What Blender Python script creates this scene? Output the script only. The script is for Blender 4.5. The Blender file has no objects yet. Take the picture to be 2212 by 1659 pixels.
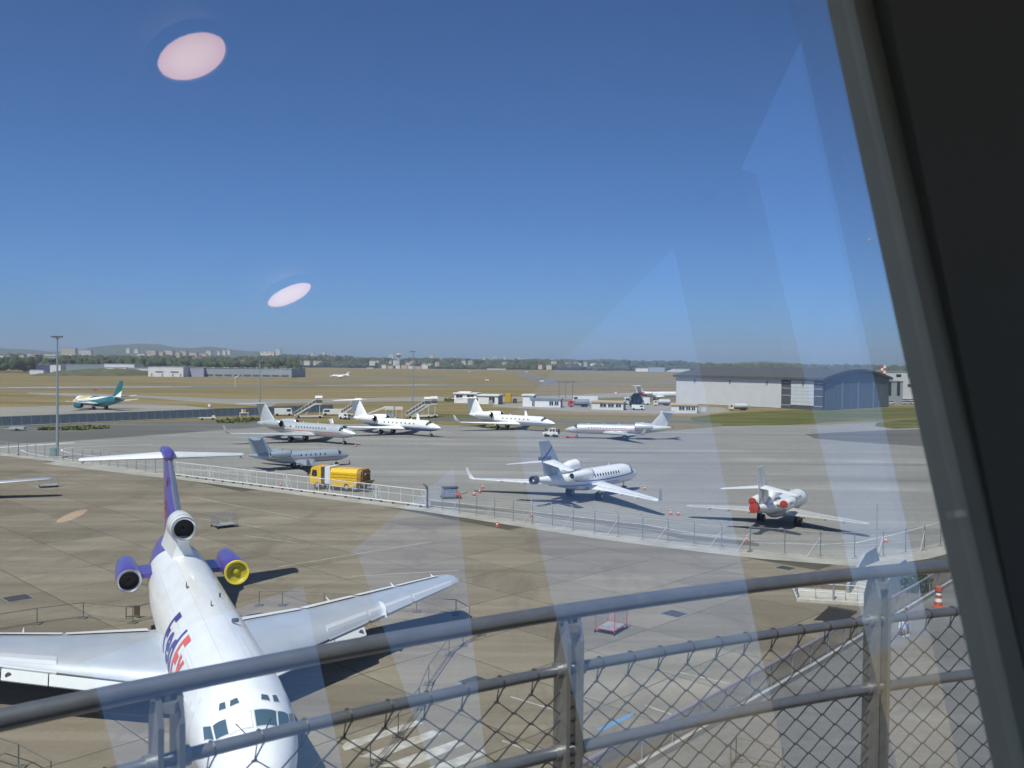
import bpy, bmesh, math, random
from mathutils import Vector, Matrix
random.seed(7)
R = math.radians
SC = bpy.context.scene
COL = SC.collection

# ---------------------------------------------------------------- camera, world, sun, exposure
CAM_F, CAM_H, CAM_P, CAM_R = 1950.0, 16.6, 0.023, R(0.6)      # focal length in units of a 2212 wide frame
_fw = Vector((0, math.cos(CAM_P), -math.sin(CAM_P)))
_r0 = Vector((1, 0, 0)); _u0 = Vector((0, math.sin(CAM_P), math.cos(CAM_P)))
_rt = _r0*math.cos(CAM_R) + _u0*math.sin(CAM_R)
_up = _u0*math.cos(CAM_R) - _r0*math.sin(CAM_R)
cam_d = bpy.data.cameras.new('camera'); cam = bpy.data.objects.new('camera', cam_d); COL.objects.link(cam)
cam.matrix_world = Matrix(((_rt.x, _up.x, -_fw.x, 0), (_rt.y, _up.y, -_fw.y, 0), (_rt.z, _up.z, -_fw.z, CAM_H), (0, 0, 0, 1)))
cam_d.sensor_width = 36; cam_d.sensor_fit = 'HORIZONTAL'; cam_d.lens = 36*CAM_F/2212
cam_d.clip_start = 0.02; cam_d.clip_end = 60000
cam_d.dof.use_dof = True; cam_d.dof.focus_distance = 90.0; cam_d.dof.aperture_fstop = 9.0
SC.camera = cam
SUN_EL, SUN_DIR = R(58), Vector((-0.45, -0.89, 0)).normalized()     # direction towards the sun on the ground
W = bpy.data.worlds.new('World'); SC.world = W; W.use_nodes = True
_n = W.node_tree.nodes; _l = W.node_tree.links
_sky = _n.new('ShaderNodeTexSky'); _sky.sky_type = 'NISHITA'; _sky.sun_disc = False
_sky.sun_elevation = SUN_EL; _sky.sun_rotation = math.atan2(SUN_DIR.x, SUN_DIR.y)
_sky.altitude = 50; _sky.air_density = 0.56; _sky.dust_density = 1.1; _sky.ozone_density = 10.0
_wb = _n.new('ShaderNodeMixRGB'); _wb.blend_type = 'MULTIPLY'; _wb.inputs[0].default_value = 1.0; _wb.inputs[2].default_value = (0.80, 0.97, 1.05, 1)      # white balance of the whole sky
_l.new(_sky.outputs[0], _wb.inputs[1]); _l.new(_wb.outputs[0], _n['Background'].inputs[0]); _n['Background'].inputs[1].default_value = 0.109
sun_d = bpy.data.lights.new('sun', 'SUN'); sun = bpy.data.objects.new('sun', sun_d); COL.objects.link(sun)
sun_d.energy = 4.8; sun_d.angle = R(0.5); sun_d.color = (1.0, 0.935, 0.81)
_sd = Vector((SUN_DIR.x*math.cos(SUN_EL), SUN_DIR.y*math.cos(SUN_EL), math.sin(SUN_EL)))
sun.rotation_euler = _sd.to_track_quat('Z', 'Y').to_euler(); sun.location = (0, 0, 60)
SC.view_settings.view_transform = 'Standard'; SC.view_settings.look = 'None'
SC.view_settings.gamma = 1; SC.view_settings.use_curve_mapping = False; SC.view_settings.exposure = 0.43
SC.render.engine = 'CYCLES'
SC.cycles.max_bounces = 6; SC.cycles.transparent_max_bounces = 16; SC.cycles.glossy_bounces = 3; SC.cycles.diffuse_bounces = 2; SC.cycles.volume_bounces = 0

# ---------------------------------------------------------------- placing by survey: a sight line met with a level plane or a distance
def ray(x, y):
    return (_fw*CAM_F + _rt*(x-1106) - _up*(y-829.5)).normalized()
def gp(x, y, z=0.0):
    d = ray(x, y); t = (z-CAM_H)/d.z
    return Vector((d.x*t, d.y*t, z))
def at(x, y, dist):
    d = ray(x, y); t = dist/d.y
    return Vector((d.x*t, dist, CAM_H+d.z*t))

# ---------------------------------------------------------------- materials
MATS = {}
def mat(name, col, rough=0.55, metal=0.0, var=0.0, scale=1.0, bump=0.0, spec=0.5, dirt=None, dscale=(1, 1, 1), detail=6, coat=0.0):
    if name in MATS: return MATS[name]
    m = bpy.data.materials.new(name); m.use_nodes = True
    nt = m.node_tree; b = nt.nodes['Principled BSDF']
    b.inputs['Roughness'].default_value = rough; b.inputs['Metallic'].default_value = metal
    b.inputs['Specular IOR Level'].default_value = spec; b.inputs['Coat Weight'].default_value = coat
    c4 = (*col, 1)
    b.inputs['Base Color'].default_value = c4
    if var > 0 or bump > 0 or dirt:
        tc = nt.nodes.new('ShaderNodeTexCoord'); mp = nt.nodes.new('ShaderNodeMapping'); mp.inputs['Scale'].default_value = dscale
        nt.links.new(tc.outputs['Object'], mp.inputs[0])
        nz = nt.nodes.new('ShaderNodeTexNoise'); nz.inputs['Scale'].default_value = scale; nz.inputs['Detail'].default_value = detail; nz.inputs['Roughness'].default_value = 0.6
        nt.links.new(mp.outputs[0], nz.inputs[0])
        cr = nt.nodes.new('ShaderNodeValToRGB'); cr.color_ramp.elements[0].position = 0.3; cr.color_ramp.elements[1].position = 0.7
        lo = tuple(max(0, c*(1-var)) for c in col) if not dirt else dirt
        cr.color_ramp.elements[0].color = (*lo, 1); cr.color_ramp.elements[1].color = (*[min(1, c*(1+var)) for c in col], 1)
        nt.links.new(nz.outputs[0], cr.inputs[0]); nt.links.new(cr.outputs[0], b.inputs['Base Color'])
        if bump > 0:
            bp = nt.nodes.new('ShaderNodeBump'); bp.inputs['Strength'].default_value = bump; bp.inputs['Distance'].default_value = 0.02
            nt.links.new(nz.outputs[0], bp.inputs['Height']); nt.links.new(bp.outputs[0], b.inputs['Normal'])
    MATS[name] = m
    return m

class NT:                                                   # tiny node helper
    def __init__(s, name):
        s.m = bpy.data.materials.new(name); s.m.use_nodes = True; s.t = s.m.node_tree; s.b = s.t.nodes['Principled BSDF']; MATS[name] = s.m
        s.tc = s.t.nodes.new('ShaderNodeTexCoord')
    def n(s, typ, **k):
        x = s.t.nodes.new('ShaderNode'+typ)
        for a, v in k.items(): setattr(x, a, v)
        return x
    def l(s, a, b): s.t.links.new(a, b)
    def val(s, sock, v):
        if hasattr(v, 'links') or isinstance(v, bpy.types.NodeSocket): s.l(v, sock)
        else: sock.default_value = v
    def math(s, op, a, b=0.0, c=None):
        x = s.n('Math', operation=op); s.val(x.inputs[0], a); s.val(x.inputs[1], b)
        if c is not None: s.val(x.inputs[2], c)
        return x.outputs[0]
    def noise(s, vec, scale, detail=5, rough=0.6):
        x = s.n('TexNoise'); x.inputs['Scale'].default_value = scale; x.inputs['Detail'].default_value = detail; x.inputs['Roughness'].default_value = rough
        if vec is not None: s.l(vec, x.inputs[0])
        return x.outputs[0]
    def map(s, scale=(1, 1, 1), rot=(0, 0, 0), loc=(0, 0, 0), vec=None):
        x = s.n('Mapping'); x.inputs['Scale'].default_value = scale; x.inputs['Rotation'].default_value = rot; x.inputs['Location'].default_value = loc
        s.l(vec or s.tc.outputs['Object'], x.inputs[0]); return x.outputs[0]
    def ramp(s, fac, stops, const=False):
        x = s.n('ValToRGB'); e = x.color_ramp.elements
        if const: x.color_ramp.interpolation = 'CONSTANT'
        while len(e) < len(stops): e.new(0.5)
        for q, (p, c) in zip(e, stops): q.position = p; q.color = (*c, 1) if len(c) == 3 else c
        s.l(fac, x.inputs[0]); return x.outputs[0]
    def mix(s, fac, a, b, blend='MIX'):
        x = s.n('MixRGB', blend_type=blend)
        s.val(x.inputs[0], fac)
        for k, v in ((1, a), (2, b)):
            if isinstance(v, tuple): x.inputs[k].default_value = (*v, 1) if len(v) == 3 else v
            else: s.l(v, x.inputs[k])
        return x.outputs[0]
    def step(s, v, edge): return s.math('GREATER_THAN', v, edge)
    def xyz(s, vec=None):
        x = s.n('SeparateXYZ'); s.l(vec or s.tc.outputs['Object'], x.inputs[0]); return x.outputs

WHITE = lambda: mat('white_paint', (0.80, 0.80, 0.79), 0.3, var=0.03, scale=0.7, coat=0.3)
DARK = lambda: mat('dark_rubber', (0.015, 0.015, 0.016), 0.8)
STEEL = lambda: mat('galvanised_steel', (0.42, 0.44, 0.45), 0.45, 0.6, var=0.12, scale=6)
BLACKHOLE = lambda: mat('engine_interior', (0.012, 0.012, 0.014), 0.6)
GLASSD = lambda: mat('dark_glazing', (0.02, 0.028, 0.036), 0.08, spec=0.8)
CHROME = lambda: mat('polished_metal', (0.72, 0.73, 0.75), 0.22, 0.9)

# ---------------------------------------------------------------- mesh building
SPLIT = {'skin_joint', 'antenna', 'flap_fairing', 'flap_gap', 'flap', 'slat', 'leading_edge_flap', 'gear_door', 'hub', 'roller', 'spike', 'side_glazing', 'tread', 'leg', 'brace', 'rib', 'post', 'wall_lamp', 'rail_clamp', 'platform', 'parapet', 'rear_wall', 'transom', 'rim', 'line_wire', 'cladding_rail', 'door_outline', 'rudder_gap'}
class MB:
    def __init__(s): s.v = []; s.f = []
    def add(s, vs, fs):
        o = len(s.v); s.v += [tuple(v) for v in vs]; s.f += [tuple(i+o for i in f) for f in fs]; return s
    def box(s, c, d, rz=0.0, M=None, taper=1.0):
        x, y, z = (q/2 for q in d); vs = []
        ca, sa = math.cos(rz), math.sin(rz)
        for k, t in ((-1, 1.0), (1, taper)):
            for a, b in ((-1, -1), (1, -1), (1, 1), (-1, 1)):
                px, py = a*x*t, b*y*t
                vs.append((c[0]+px*ca-py*sa, c[1]+px*sa+py*ca, c[2]+k*z))
        if M: vs = [M @ Vector(v) for v in vs]
        return s.add(vs, [(3, 2, 1, 0), (4, 5, 6, 7), (0, 1, 5, 4), (1, 2, 6, 5), (2, 3, 7, 6), (3, 0, 4, 7)])
    def prism(s, poly, a, b, axis='y'):                 # polygon (u,v) extruded from a to b along an axis
        n = len(poly)
        def P(u, v, w): return {'y': (u, w, v), 'x': (w, u, v), 'z': (u, v, w)}[axis]
        vs = [P(u, v, a) for u, v in poly]+[P(u, v, b) for u, v in poly]
        fs = [tuple(range(n))[::-1], tuple(range(n, 2*n))]+[(i, (i+1) % n, n+(i+1) % n, n+i) for i in range(n)]
        return s.add(vs, fs)
    def bar(s, p, q, w, h=None):                        # square bar between two points
        return s.tube([p, q], w/2*1.2, 4)
    def tube(s, pts, r, n=8, cap=True):
        pts = [Vector(p) for p in pts]; m = len(pts)
        rs = r if isinstance(r, (list, tuple)) else [r]*m
        rings = []; prev = None
        for i, p in enumerate(pts):
            t = (pts[min(i+1, m-1)]-pts[max(i-1, 0)]).normalized()
            if prev is None:
                a = t.cross(Vector((0, 0, 1)))
                if a.length < 1e-3: a = t.cross(Vector((1, 0, 0)))
            else: a = prev-t*prev.dot(t)
            a.normalize(); prev = a; b = t.cross(a)
            off = math.pi/4 if n == 4 else 0
            rings.append([p+(a*math.cos(off+2*math.pi*k/n)+b*math.sin(off+2*math.pi*k/n))*rs[i] for k in range(n)])
        return s.loft(rings, cap, cap)
    def loft(s, rings, c0=True, c1=True):
        n = len(rings[0]); vs = [v for r in rings for v in r]; fs = []
        for i in range(len(rings)-1):
            for k in range(n):
                fs.append((i*n+k, i*n+(k+1) % n, (i+1)*n+(k+1) % n, (i+1)*n+k))
        if c0: fs.append(tuple(range(n))[::-1])
        if c1: fs.append(tuple((len(rings)-1)*n+k for k in range(n)))
        return s.add(vs, fs)
    def lathe(s, prof, c=(0, 0, 0), axis='z', n=16, c0=True, c1=True):     # prof: (r, h)
        rings = []
        for r, h in prof:
            ring = []
            for k in range(n):
                a = 2*math.pi*k/n; u, v = r*math.cos(a), r*math.sin(a)
                q = {'z': (u, v, h), 'x': (h, u, v), 'y': (u, h, v)}[axis]
                ring.append((c[0]+q[0], c[1]+q[1], c[2]+q[2]))
            rings.append(ring)
        return s.loft(rings, c0, c1)
    def pieces(s):                                      # connected pieces as builders of their own
        par = list(range(len(s.v)))
        def find(i):
            while par[i] != i: par[i] = par[par[i]]; i = par[i]
            return i
        for f in s.f:
            for k in f[1:]: par[find(k)] = find(f[0])
        grp = {}
        for f in s.f: grp.setdefault(find(f[0]), []).append(f)
        out = []
        for fs in grp.values():
            ids = sorted({i for f in fs for i in f}); mp = {i: k for k, i in enumerate(ids)}; q = MB(); q.v = [s.v[i] for i in ids]; q.f = [tuple(mp[i] for i in f) for f in fs]; out.append(q)
        return out
    def build(s, name, m=None, parent=None, smooth=False, loc=None, ang=35):
        if name in SPLIT and parent is not None:
            ps = s.pieces()
            if len(ps) > 1: return [q.build1(name, m, parent, smooth, loc, ang) for q in ps][0]
        return s.build1(name, m, parent, smooth, loc, ang)
    def build1(s, name, m=None, parent=None, smooth=False, loc=None, ang=35):
        me = bpy.data.meshes.new(name); me.from_pydata(s.v, [], s.f); me.update()
        bm = bmesh.new(); bm.from_mesh(me); bmesh.ops.recalc_face_normals(bm, faces=bm.faces)
        if smooth:
            for f in bm.faces: f.smooth = True
            for e in bm.edges:
                if len(e.link_faces) == 2 and e.calc_face_angle(0) > R(ang): e.smooth = False
        bm.to_mesh(me); bm.free()
        return link(name, me, m, parent, loc)
def link(name, me, m=None, parent=None, loc=None):
    o = bpy.data.objects.new(name, me)
    if m and len(me.materials) == 0: me.materials.append(m)
    COL.objects.link(o)
    if parent: o.parent = parent
    if loc is not None: o.location = loc
    return o
def tag(o, label, cat, group=None):
    o['label'] = label; o['category'] = cat
    if group: o['group'] = group
    return o
def thing(name, label, cat, loc=(0, 0, 0), rz=0.0, group=None):
    o = bpy.data.objects.new(name, None); COL.objects.link(o); o.location = loc; o.rotation_euler = (0, 0, rz); o.empty_display_size = 0.5
    return tag(o, label, cat, group)
def struct(o): o['kind'] = 'structure'; return o
def stuff(o): o['kind'] = 'stuff'; return o
KIDS = lambda o: [c for c in COL.objects if c.parent is o]
def copy_tree(o, parent=None):
    kids = KIDS(o); c = o.copy(); COL.objects.link(c); c.parent = parent
    for k in kids: copy_tree(k, c)
    return c
def dup(o, loc, rz, label=None, scale=None):
    c = copy_tree(o); c.location = loc; c.rotation_euler = (0, 0, rz)
    if label: c['label'] = label
    if scale: c.scale = scale
    return c
def text_mesh(body, size=1.0, bold=0.0):
    cu = bpy.data.curves.new('lettering', 'FONT'); cu.body = body; cu.size = size; cu.offset = bold; cu.resolution_u = 3
    o = bpy.data.objects.new('lettering', cu); COL.objects.link(o)
    dg = bpy.context.evaluated_depsgraph_get(); me = bpy.data.meshes.new_from_object(o.evaluated_get(dg))
    bpy.data.objects.remove(o); bpy.data.curves.remove(cu)
    return me
# ================================================================ the setting: ground sheets
A46 = R(46); AX1 = Vector((math.cos(A46), math.sin(A46), 0)); AX2 = Vector((math.sin(A46), -math.cos(A46), 0))
def sheet(name, pts, z, m, parent=None):
    me = bpy.data.meshes.new(name); me.from_pydata([(p[0], p[1], z) for p in pts], [], [tuple(range(len(pts)))]); me.update()
    bm = bmesh.new(); bm.from_mesh(me)
    for f in bm.faces:
        if f.normal.z < 0: f.normal_flip()
    bmesh.ops.triangulate(bm, faces=bm.faces); bm.to_mesh(me); bm.free()
    return link(name, me, m, parent)
def psheet(name, ppts, z, m, parent=None): return sheet(name, [gp(x, y, z) for x, y in ppts], z, m, parent)

g = NT('dry_grass')                                   # straw-dry airfield grass with mown strips and greener patches
v = g.map((1, 1, 1), (0, 0, -A46))
n1 = g.noise(g.map((0.012, 0.05, 1), (0, 0, -A46)), 1.0, 5); n2 = g.noise(v, 0.35, 6, 0.7); n3 = g.noise(g.map((0.004, 0.02, 1), (0, 0, -A46), (3, 9, 0)), 1.0, 4)
n4 = g.noise(v, 2.5, 4, 0.7)
c = g.ramp(n1, [(0.40, (0.175, 0.138, 0.064)), (0.5, (0.265, 0.2, 0.106)), (0.60, (0.345, 0.26, 0.14))])
c = g.mix(g.ramp(n3, [(0.50, (0, 0, 0)), (0.64, (0.6, 0.6, 0.6))]), c, (0.15, 0.15, 0.055))
c = g.mix(g.ramp(n2, [(0.35, (0.55, 0.55, 0.55)), (0.7, (0, 0, 0))]), c, (0.10, 0.085, 0.035))
c = g.mix(0.3, c, g.ramp(n4, [(0.3, (0.09, 0.08, 0.03)), (0.7, (0.34, 0.26, 0.12))]))
g.l(c, g.b.inputs['Base Color']); g.b.inputs['Roughness'].default_value = 0.95; g.b.inputs['Specular IOR Level'].default_value = 0.1
gr = NT('green_verge')
n1 = gr.noise(gr.map((0.03, 0.12, 1), (0, 0, -A46)), 1.0, 6); n2 = gr.noise(None, 0.8, 6, .7); gr.l(gr.tc.outputs['Object'], n2.node.inputs[0])
c = gr.ramp(n1, [(0.3, (0.075, 0.09, 0.022)), (0.5, (0.12, 0.125, 0.035)), (0.68, (0.22, 0.185, 0.075))])
c = gr.mix(gr.ramp(n2, [(0.4, (0.4, 0.4, 0.4)), (0.65, (0, 0, 0))]), c, (0.05, 0.06, 0.018))
gr.l(c, gr.b.inputs['Base Color']); gr.b.inputs['Roughness'].default_value = 0.95; gr.b.inputs['Specular IOR Level'].default_value = 0.1

def pavement(name, base, dark, light, ang, sx=0.01, sy=0.25, fine=1.2, stain=0.6, oil=0.5):
    p = NT(name)
    st = p.noise(p.map((sx, sy, 1), (0, 0, -ang)), 1.0, 6, 0.65)           # tyre and sweeping streaks
    st2 = p.noise(p.map((sx*2.2, sy*2.6, 1), (0, 0, -ang+0.12), (40, 7, 0)), 1.0, 6, 0.7)
    big = p.noise(p.map((0.05, 0.05, 1)), 1.0, 5, 0.6); fin = p.noise(p.map(), fine, 8, 0.75)
    c = p.ramp(st, [(0.38, dark), (0.46, base), (0.53, base), (0.62, light)])
    c = p.mix(p.ramp(st2, [(0.38, (oil, oil, oil)), (0.46, (0, 0, 0))]), c, dark)
    c = p.mix(p.ramp(big, [(0.42, (stain, stain, stain)), (0.58, (0, 0, 0))]), c, tuple(0.78*a for a in base))
    c = p.mix(0.35, c, p.ramp(fin, [(0.28, tuple(0.55*a for a in base)), (0.72, tuple(1.35*a for a in base))]))
    p.l(c, p.b.inputs['Base Color']); p.b.inputs['Roughness'].default_value = 0.88; p.b.inputs['Specular IOR Level'].default_value = 0.25
    return p.m
FAR_PAVE = pavement('far_apron_concrete', (0.25, 0.243, 0.224), (0.135, 0.133, 0.127), (0.35, 0.34, 0.312), A46, 0.008, 0.16)
TARMAC = pavement('old_tarmac', (0.135, 0.132, 0.122), (0.085, 0.084, 0.08), (0.19, 0.185, 0.17), A46, 0.01, 0.1)
TAXI = pavement('taxiway_concrete', (0.29, 0.272, 0.235), (0.22, 0.21, 0.19), (0.36, 0.34, 0.29), A46, 0.006, 0.05)
RUN = pavement('runway_asphalt', (0.18, 0.172, 0.16), (0.13, 0.127, 0.12), (0.24, 0.23, 0.21), R(37), 0.004, 0.04)
LINEW = mat('white_road_paint', (0.72, 0.72, 0.69), 0.7, var=0.25, scale=1.5, dirt=(0.32, 0.32, 0.3))

ground = struct(sheet('ground', [(-7500, -250), (7500, -250), (7500, 7000), (-7500, 7000)], -0.06, MATS['dry_grass']))
# far apron: everything from the security fence out to the grass
far_apron = struct(psheet('far_apron', [(-260, 1010), (-60, 964), (150, 953), (330, 940), (560, 923), (700, 916), (900, 915), (1060, 922), (1180, 931), (1340, 941), (1480, 928),
    (1560, 921), (1640, 919), (1800, 917), (1990, 905), (2160, 898), (2500, 900), (2700, 1150), (2500, 1700), (1000, 1500), (300, 1080), (-260, 1080)], -0.02, FAR_PAVE))
tarmac_band = struct(psheet('old_tarmac_road', [(-300, 980), (-60, 968), (150, 958), (330, 946), (560, 930), (560, 912), (470, 908), (300, 912), (0, 921), (-300, 935)], -0.03, TARMAC))
tw1 = struct(psheet('taxiway', [(-300, 935), (0, 921), (300, 909), (430, 899), (470, 884), (400, 876), (300, 872), (190, 874), (110, 877), (0, 880), (-300, 890)], -0.04, TAXI))
tw2 = struct(psheet('taxiway', [(430, 899), (560, 886), (560, 877), (400, 866), (300, 858), (150, 855), (60, 851), (60, 848), (200, 850), (330, 855), (480, 861), (640, 862), (900, 858), (1100, 858),
    (1470, 844), (1470, 852), (1330, 858), (1110, 868), (960, 866), (800, 868), (600, 871), (560, 890)], -0.045, TAXI))
def line_strip(name, a, b, wd, z, m):                # a strip of pavement between two points on the ground
    d = (b-a).normalized(); s = Vector((-d.y, d.x, 0))*wd/2
    return struct(sheet(name, [a-s, b-s, b+s, a+s], z, m))
ra, rb = gp(0, 838), gp(1459, 827.5); rd = (rb-ra).normalized()
line_strip('runway', ra-rd*600, rb+rd*900, 45, -0.04, RUN)
rs = Vector((-rd.y, rd.x, 0))
for k, (px, ln, off) in enumerate([(20, 70, 6), (200, 90, 9), (250, 80, -5), (800, 90, 8), (840, 70, -7)]):       # touchdown and edge bars
    c = gp(px, 837-0.0078*px); c = ra+rd*(c-ra).dot(rd)+rs*off
    line_strip('runway_marking', c-rd*ln/2, c+rd*ln/2, 3.2, -0.025, LINEW)
struct(psheet('taxiway', [(1105, 806), (1135, 806), (1180, 815), (1215, 826), (1160, 829)], -0.045, RUN))
struct(psheet('taxiway', [(830, 816), (1000, 816), (960, 819), (860, 820), (640, 825), (640, 823.5)], -0.045, RUN))
c1 = psheet('painted_line', [(-200, 974), (0, 965.5), (160, 955.5), (160, 956.8), (0, 967.2), (-200, 976)], -0.008, LINEW); struct(c1)
def paint_path(pp, wd, z=0.006, m=None):
    P = [gp(x, y) for x, y in pp]; b = MB(); n = len(P); L = []
    for i in range(n):
        d = (P[min(i+1, n-1)]-P[max(i-1, 0)]).normalized(); s = Vector((-d.y, d.x, 0))*wd/2; L.append((P[i]-s, P[i]+s))
    for i in range(n-1):
        b.add([(*L[i][0][:2], z), (*L[i+1][0][:2], z), (*L[i+1][1][:2], z), (*L[i][1][:2], z)], [(0, 1, 2, 3)])
    return struct(b.build('painted_line', m or LINEW))
paint_path([(45, 972), (62, 979), (90, 984), (115, 988), (170, 994)], 0.35, -0.008)
paint_path([(330, 960), (230, 963), (160, 966), (135, 970), (133, 974), (150, 978), (185, 983), (250, 990)], 0.35, -0.008)
# greener verge strips beyond the apron and round the hangar
struct(psheet('grass_verge', [(1560, 919.5), (1500, 912), (1490, 902), (1560, 893), (1700, 886), (1900, 882), (2080, 880), (2130, 886), (2060, 897), (1860, 908), (1700, 918), (1630, 920)], -0.035, MATS['green_verge']))
struct(psheet('grass_verge', [(1895, 912), (1990, 904), (2120, 900), (2120, 912), (2000, 924), (1930, 926), (1890, 920)], -0.012, MATS['green_verge']))
struct(psheet('tarmac_patch', [(1740, 938), (1850, 932), (2050, 925), (2150, 925), (2150, 965), (2000, 965), (1850, 955), (1760, 947)], -0.012, TARMAC))
struct(psheet('grass_verge', [(930, 893), (1030, 897), (1190, 905), (1190, 921), (1060, 913), (900, 905)], -0.035, MATS['green_verge']))
struct(psheet('tarmac_patch', [(1060, 878), (1240, 889), (1500, 895), (1580, 890), (1560, 880), (1440, 876), (1240, 868), (1090, 872), (1070, 874)], -0.03, TAXI))
struct(psheet('access_road', [(930, 902), (1100, 905), (1300, 912), (1480, 908), (1560, 916), (1560, 920), (1480, 913), (1300, 917), (1100, 911), (930, 908)], -0.03, TARMAC))

# near apron: weathered concrete slabs, laid square to the airfield
ns = NT('weathered_slab')
oi = ns.n('ObjectInfo'); geo = ns.n('NewGeometry')
pos = geo.outputs['Position']
def pmap(sc, rz, loc=(0, 0, 0)):
    x = ns.n('Mapping'); x.inputs['Scale'].default_value = sc; x.inputs['Rotation'].default_value = (0, 0, rz); x.inputs['Location'].default_value = loc; ns.l(pos, x.inputs[0]); return x.outputs[0]
a1 = ns.noise(pmap((0.03, 0.33, 1), -R(20)), 1.0, 6, 0.68); a2 = ns.noise(pmap((0.2, 0.06, 1), -R(35), (5, 2, 0)), 1.0, 6, 0.7)
a3 = ns.noise(pmap((0.07, 0.07, 1), 0, (1, 8, 0)), 1.0, 5, 0.6); a4 = ns.noise(pmap((1, 1, 1), 0), 3.0, 8, 0.8)
c = ns.ramp(a1, [(0.36, (0.188, 0.160, 0.115)), (0.5, (0.252, 0.219, 0.163)), (0.64, (0.332, 0.292, 0.22))])
c = ns.mix(ns.ramp(a2, [(0.36, (0.7, 0.7, 0.7)), (0.48, (0, 0, 0))]), c, (0.165, 0.138, 0.104))
c = ns.mix(ns.ramp(a3, [(0.54, (0, 0, 0)), (0.7, (0.55, 0.55, 0.55))]), c, (0.31, 0.265, 0.20))
c = ns.mix(0.3, c, ns.ramp(a4, [(0.25, (0.11, 0.093, 0.07)), (0.75, (0.36, 0.31, 0.245))]))
rv = ns.math('MULTIPLY_ADD', oi.outputs['Random'], 0.20, 0.70)
hs = ns.n('HueSaturation'); ns.l(c, hs.inputs['Color']); ns.l(rv, hs.inputs['Value'])
ns.l(hs.outputs[0], ns.b.inputs['Base Color']); ns.b.inputs['Roughness'].default_value = 0.9; ns.b.inputs['Specular IOR Level'].default_value = 0.2
JOINT = mat('joint_sealant', (0.07, 0.066, 0.045), 0.95, var=0.3, scale=0.5)
FENCE_P = [(-160, 966), (40, 983), (200, 1001), (379, 1028), (921, 1097), (1037, 1115), (1204, 1140.5), (1297, 1154.6), (1503, 1180), (1620, 1193), (1745, 1203), (1812, 1208), (1890, 1206), (1975, 1194), (2060, 1174), (2150, 1150)]
fence_w = [gp(x, y) for x, y in FENCE_P]
near_poly = [fence_w[0]+Vector((-120, 20, 0))]+[p+Vector((0, -1.6, 0)) for p in fence_w]+[Vector((140, 60, 0)), Vector((140, 4, 0)), Vector((-140, 4, 0))]
near_apron = struct(sheet('near_apron', near_poly, -0.012, JOINT))
def inside(p, poly):
    r = False; j = len(poly)-1
    for i in range(len(poly)):
        a, b = poly[i], poly[j]
        if (a.y > p.y) != (b.y > p.y) and p.x < (b.x-a.x)*(p.y-a.y)/(b.y-a.y)+a.x: r = not r
        j = i
    return r
SL = 5.9
def slab_mesh(s, b=0.014):
    o, i = s/2-0.03, s/2-0.07
    vs = [(x*o, y*o, -0.05) for x, y in ((-1, -1), (1, -1), (1, 1), (-1, 1))]+[(x*o, y*o, -b) for x, y in ((-1, -1), (1, -1), (1, 1), (-1, 1))]+[(x*i, y*i, 0) for x, y in ((-1, -1), (1, -1), (1, 1), (-1, 1))]
    fs = [(8, 9, 10, 11)]
    for k in range(4): fs += [(k, (k+1) % 4, 4+(k+1) % 4, 4+k), (4+k, 4+(k+1) % 4, 8+(k+1) % 4, 8+k)]
    me = bpy.data.meshes.new('concrete_slab'); me.from_pydata(vs, [], fs); me.update(); me.materials.append(MATS['weathered_slab']); return me
slab_me = slab_mesh(SL)
org = Vector((-7.68, 39.3, 0)); cand = []; rest = MB()
for i in range(-26, 30):
    for j in range(-26, 30):
        c = org+AX1*(i+0.5)*SL+AX2*(j+0.5)*SL
        cs = [c+AX1*a*SL/2+AX2*b*SL/2 for a in (-1, 1) for b in (-1, 1)]
        if not all(inside(q, near_poly) for q in cs): 
            if inside(c, near_poly): cand.append((999, c, True))
            continue
        vis = any(q.y > 30 and abs(q.x/q.y) < 0.62 for q in cs)
        cand.append((c.length if vis else 500+c.length, c, False))
cand.sort(key=lambda t: t[0]); kept = 0
for d, c, edge in cand:
    dz = random.uniform(-0.004, 0.003)
    if d < 400 and kept < 290:
        o = link('concrete_slab', slab_me, None, near_apron); o.location = (c.x, c.y, dz); o.rotation_euler = (0, 0, A46); kept += 1
    elif edge:
        q = 12
        for i_ in range(q):
            for j_ in range(q):
                cc = c+AX1*((i_+.5)/q-.5)*SL+AX2*((j_+.5)/q-.5)*SL
                if inside(cc, near_poly):
                    h = SL/q/2; rest.add([(*(cc+AX1*a*h+AX2*b*h)[:2], dz) for a, b in ((-1, -1), (1, -1), (1, 1), (-1, 1))], [(0, 1, 2, 3)])
    else:
        h = SL/2-0.02
        rest.add([(*(c+AX1*a*h+AX2*b*h)[:2], dz) for a, b in ((-1, -1), (1, -1), (1, 1), (-1, 1))], [(0, 1, 2, 3)])
o = rest.build('outer_slabs', MATS['weathered_slab'], near_apron); stuff(o)
bd = [p+Vector((0, -1.55, 0)) for p in fence_w]
# pale plain concrete margin along the security fence
MARG = mat('pale_concrete', (0.33, 0.315, 0.275), 0.9, var=0.22, scale=0.4, detail=8)
mb = MB()
for i in range(len(fence_w)-1):
    a, b = fence_w[i], fence_w[i+1]
    n0 = Vector((0, -1, 0))
    mb.add([(a.x, a.y+1.2, 0.012), (b.x, b.y+1.2, 0.012), (b.x, b.y-2.6, 0.012), (a.x, a.y-2.6, 0.012)], [(0, 1, 2, 3)])
struct(mb.build('fence_margin', MARG))
struct(psheet('concrete_ramp', [(90, 1001), (165, 992), (410, 1030), (420, 1038), (330, 1030)], 0.018, MARG))
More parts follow.
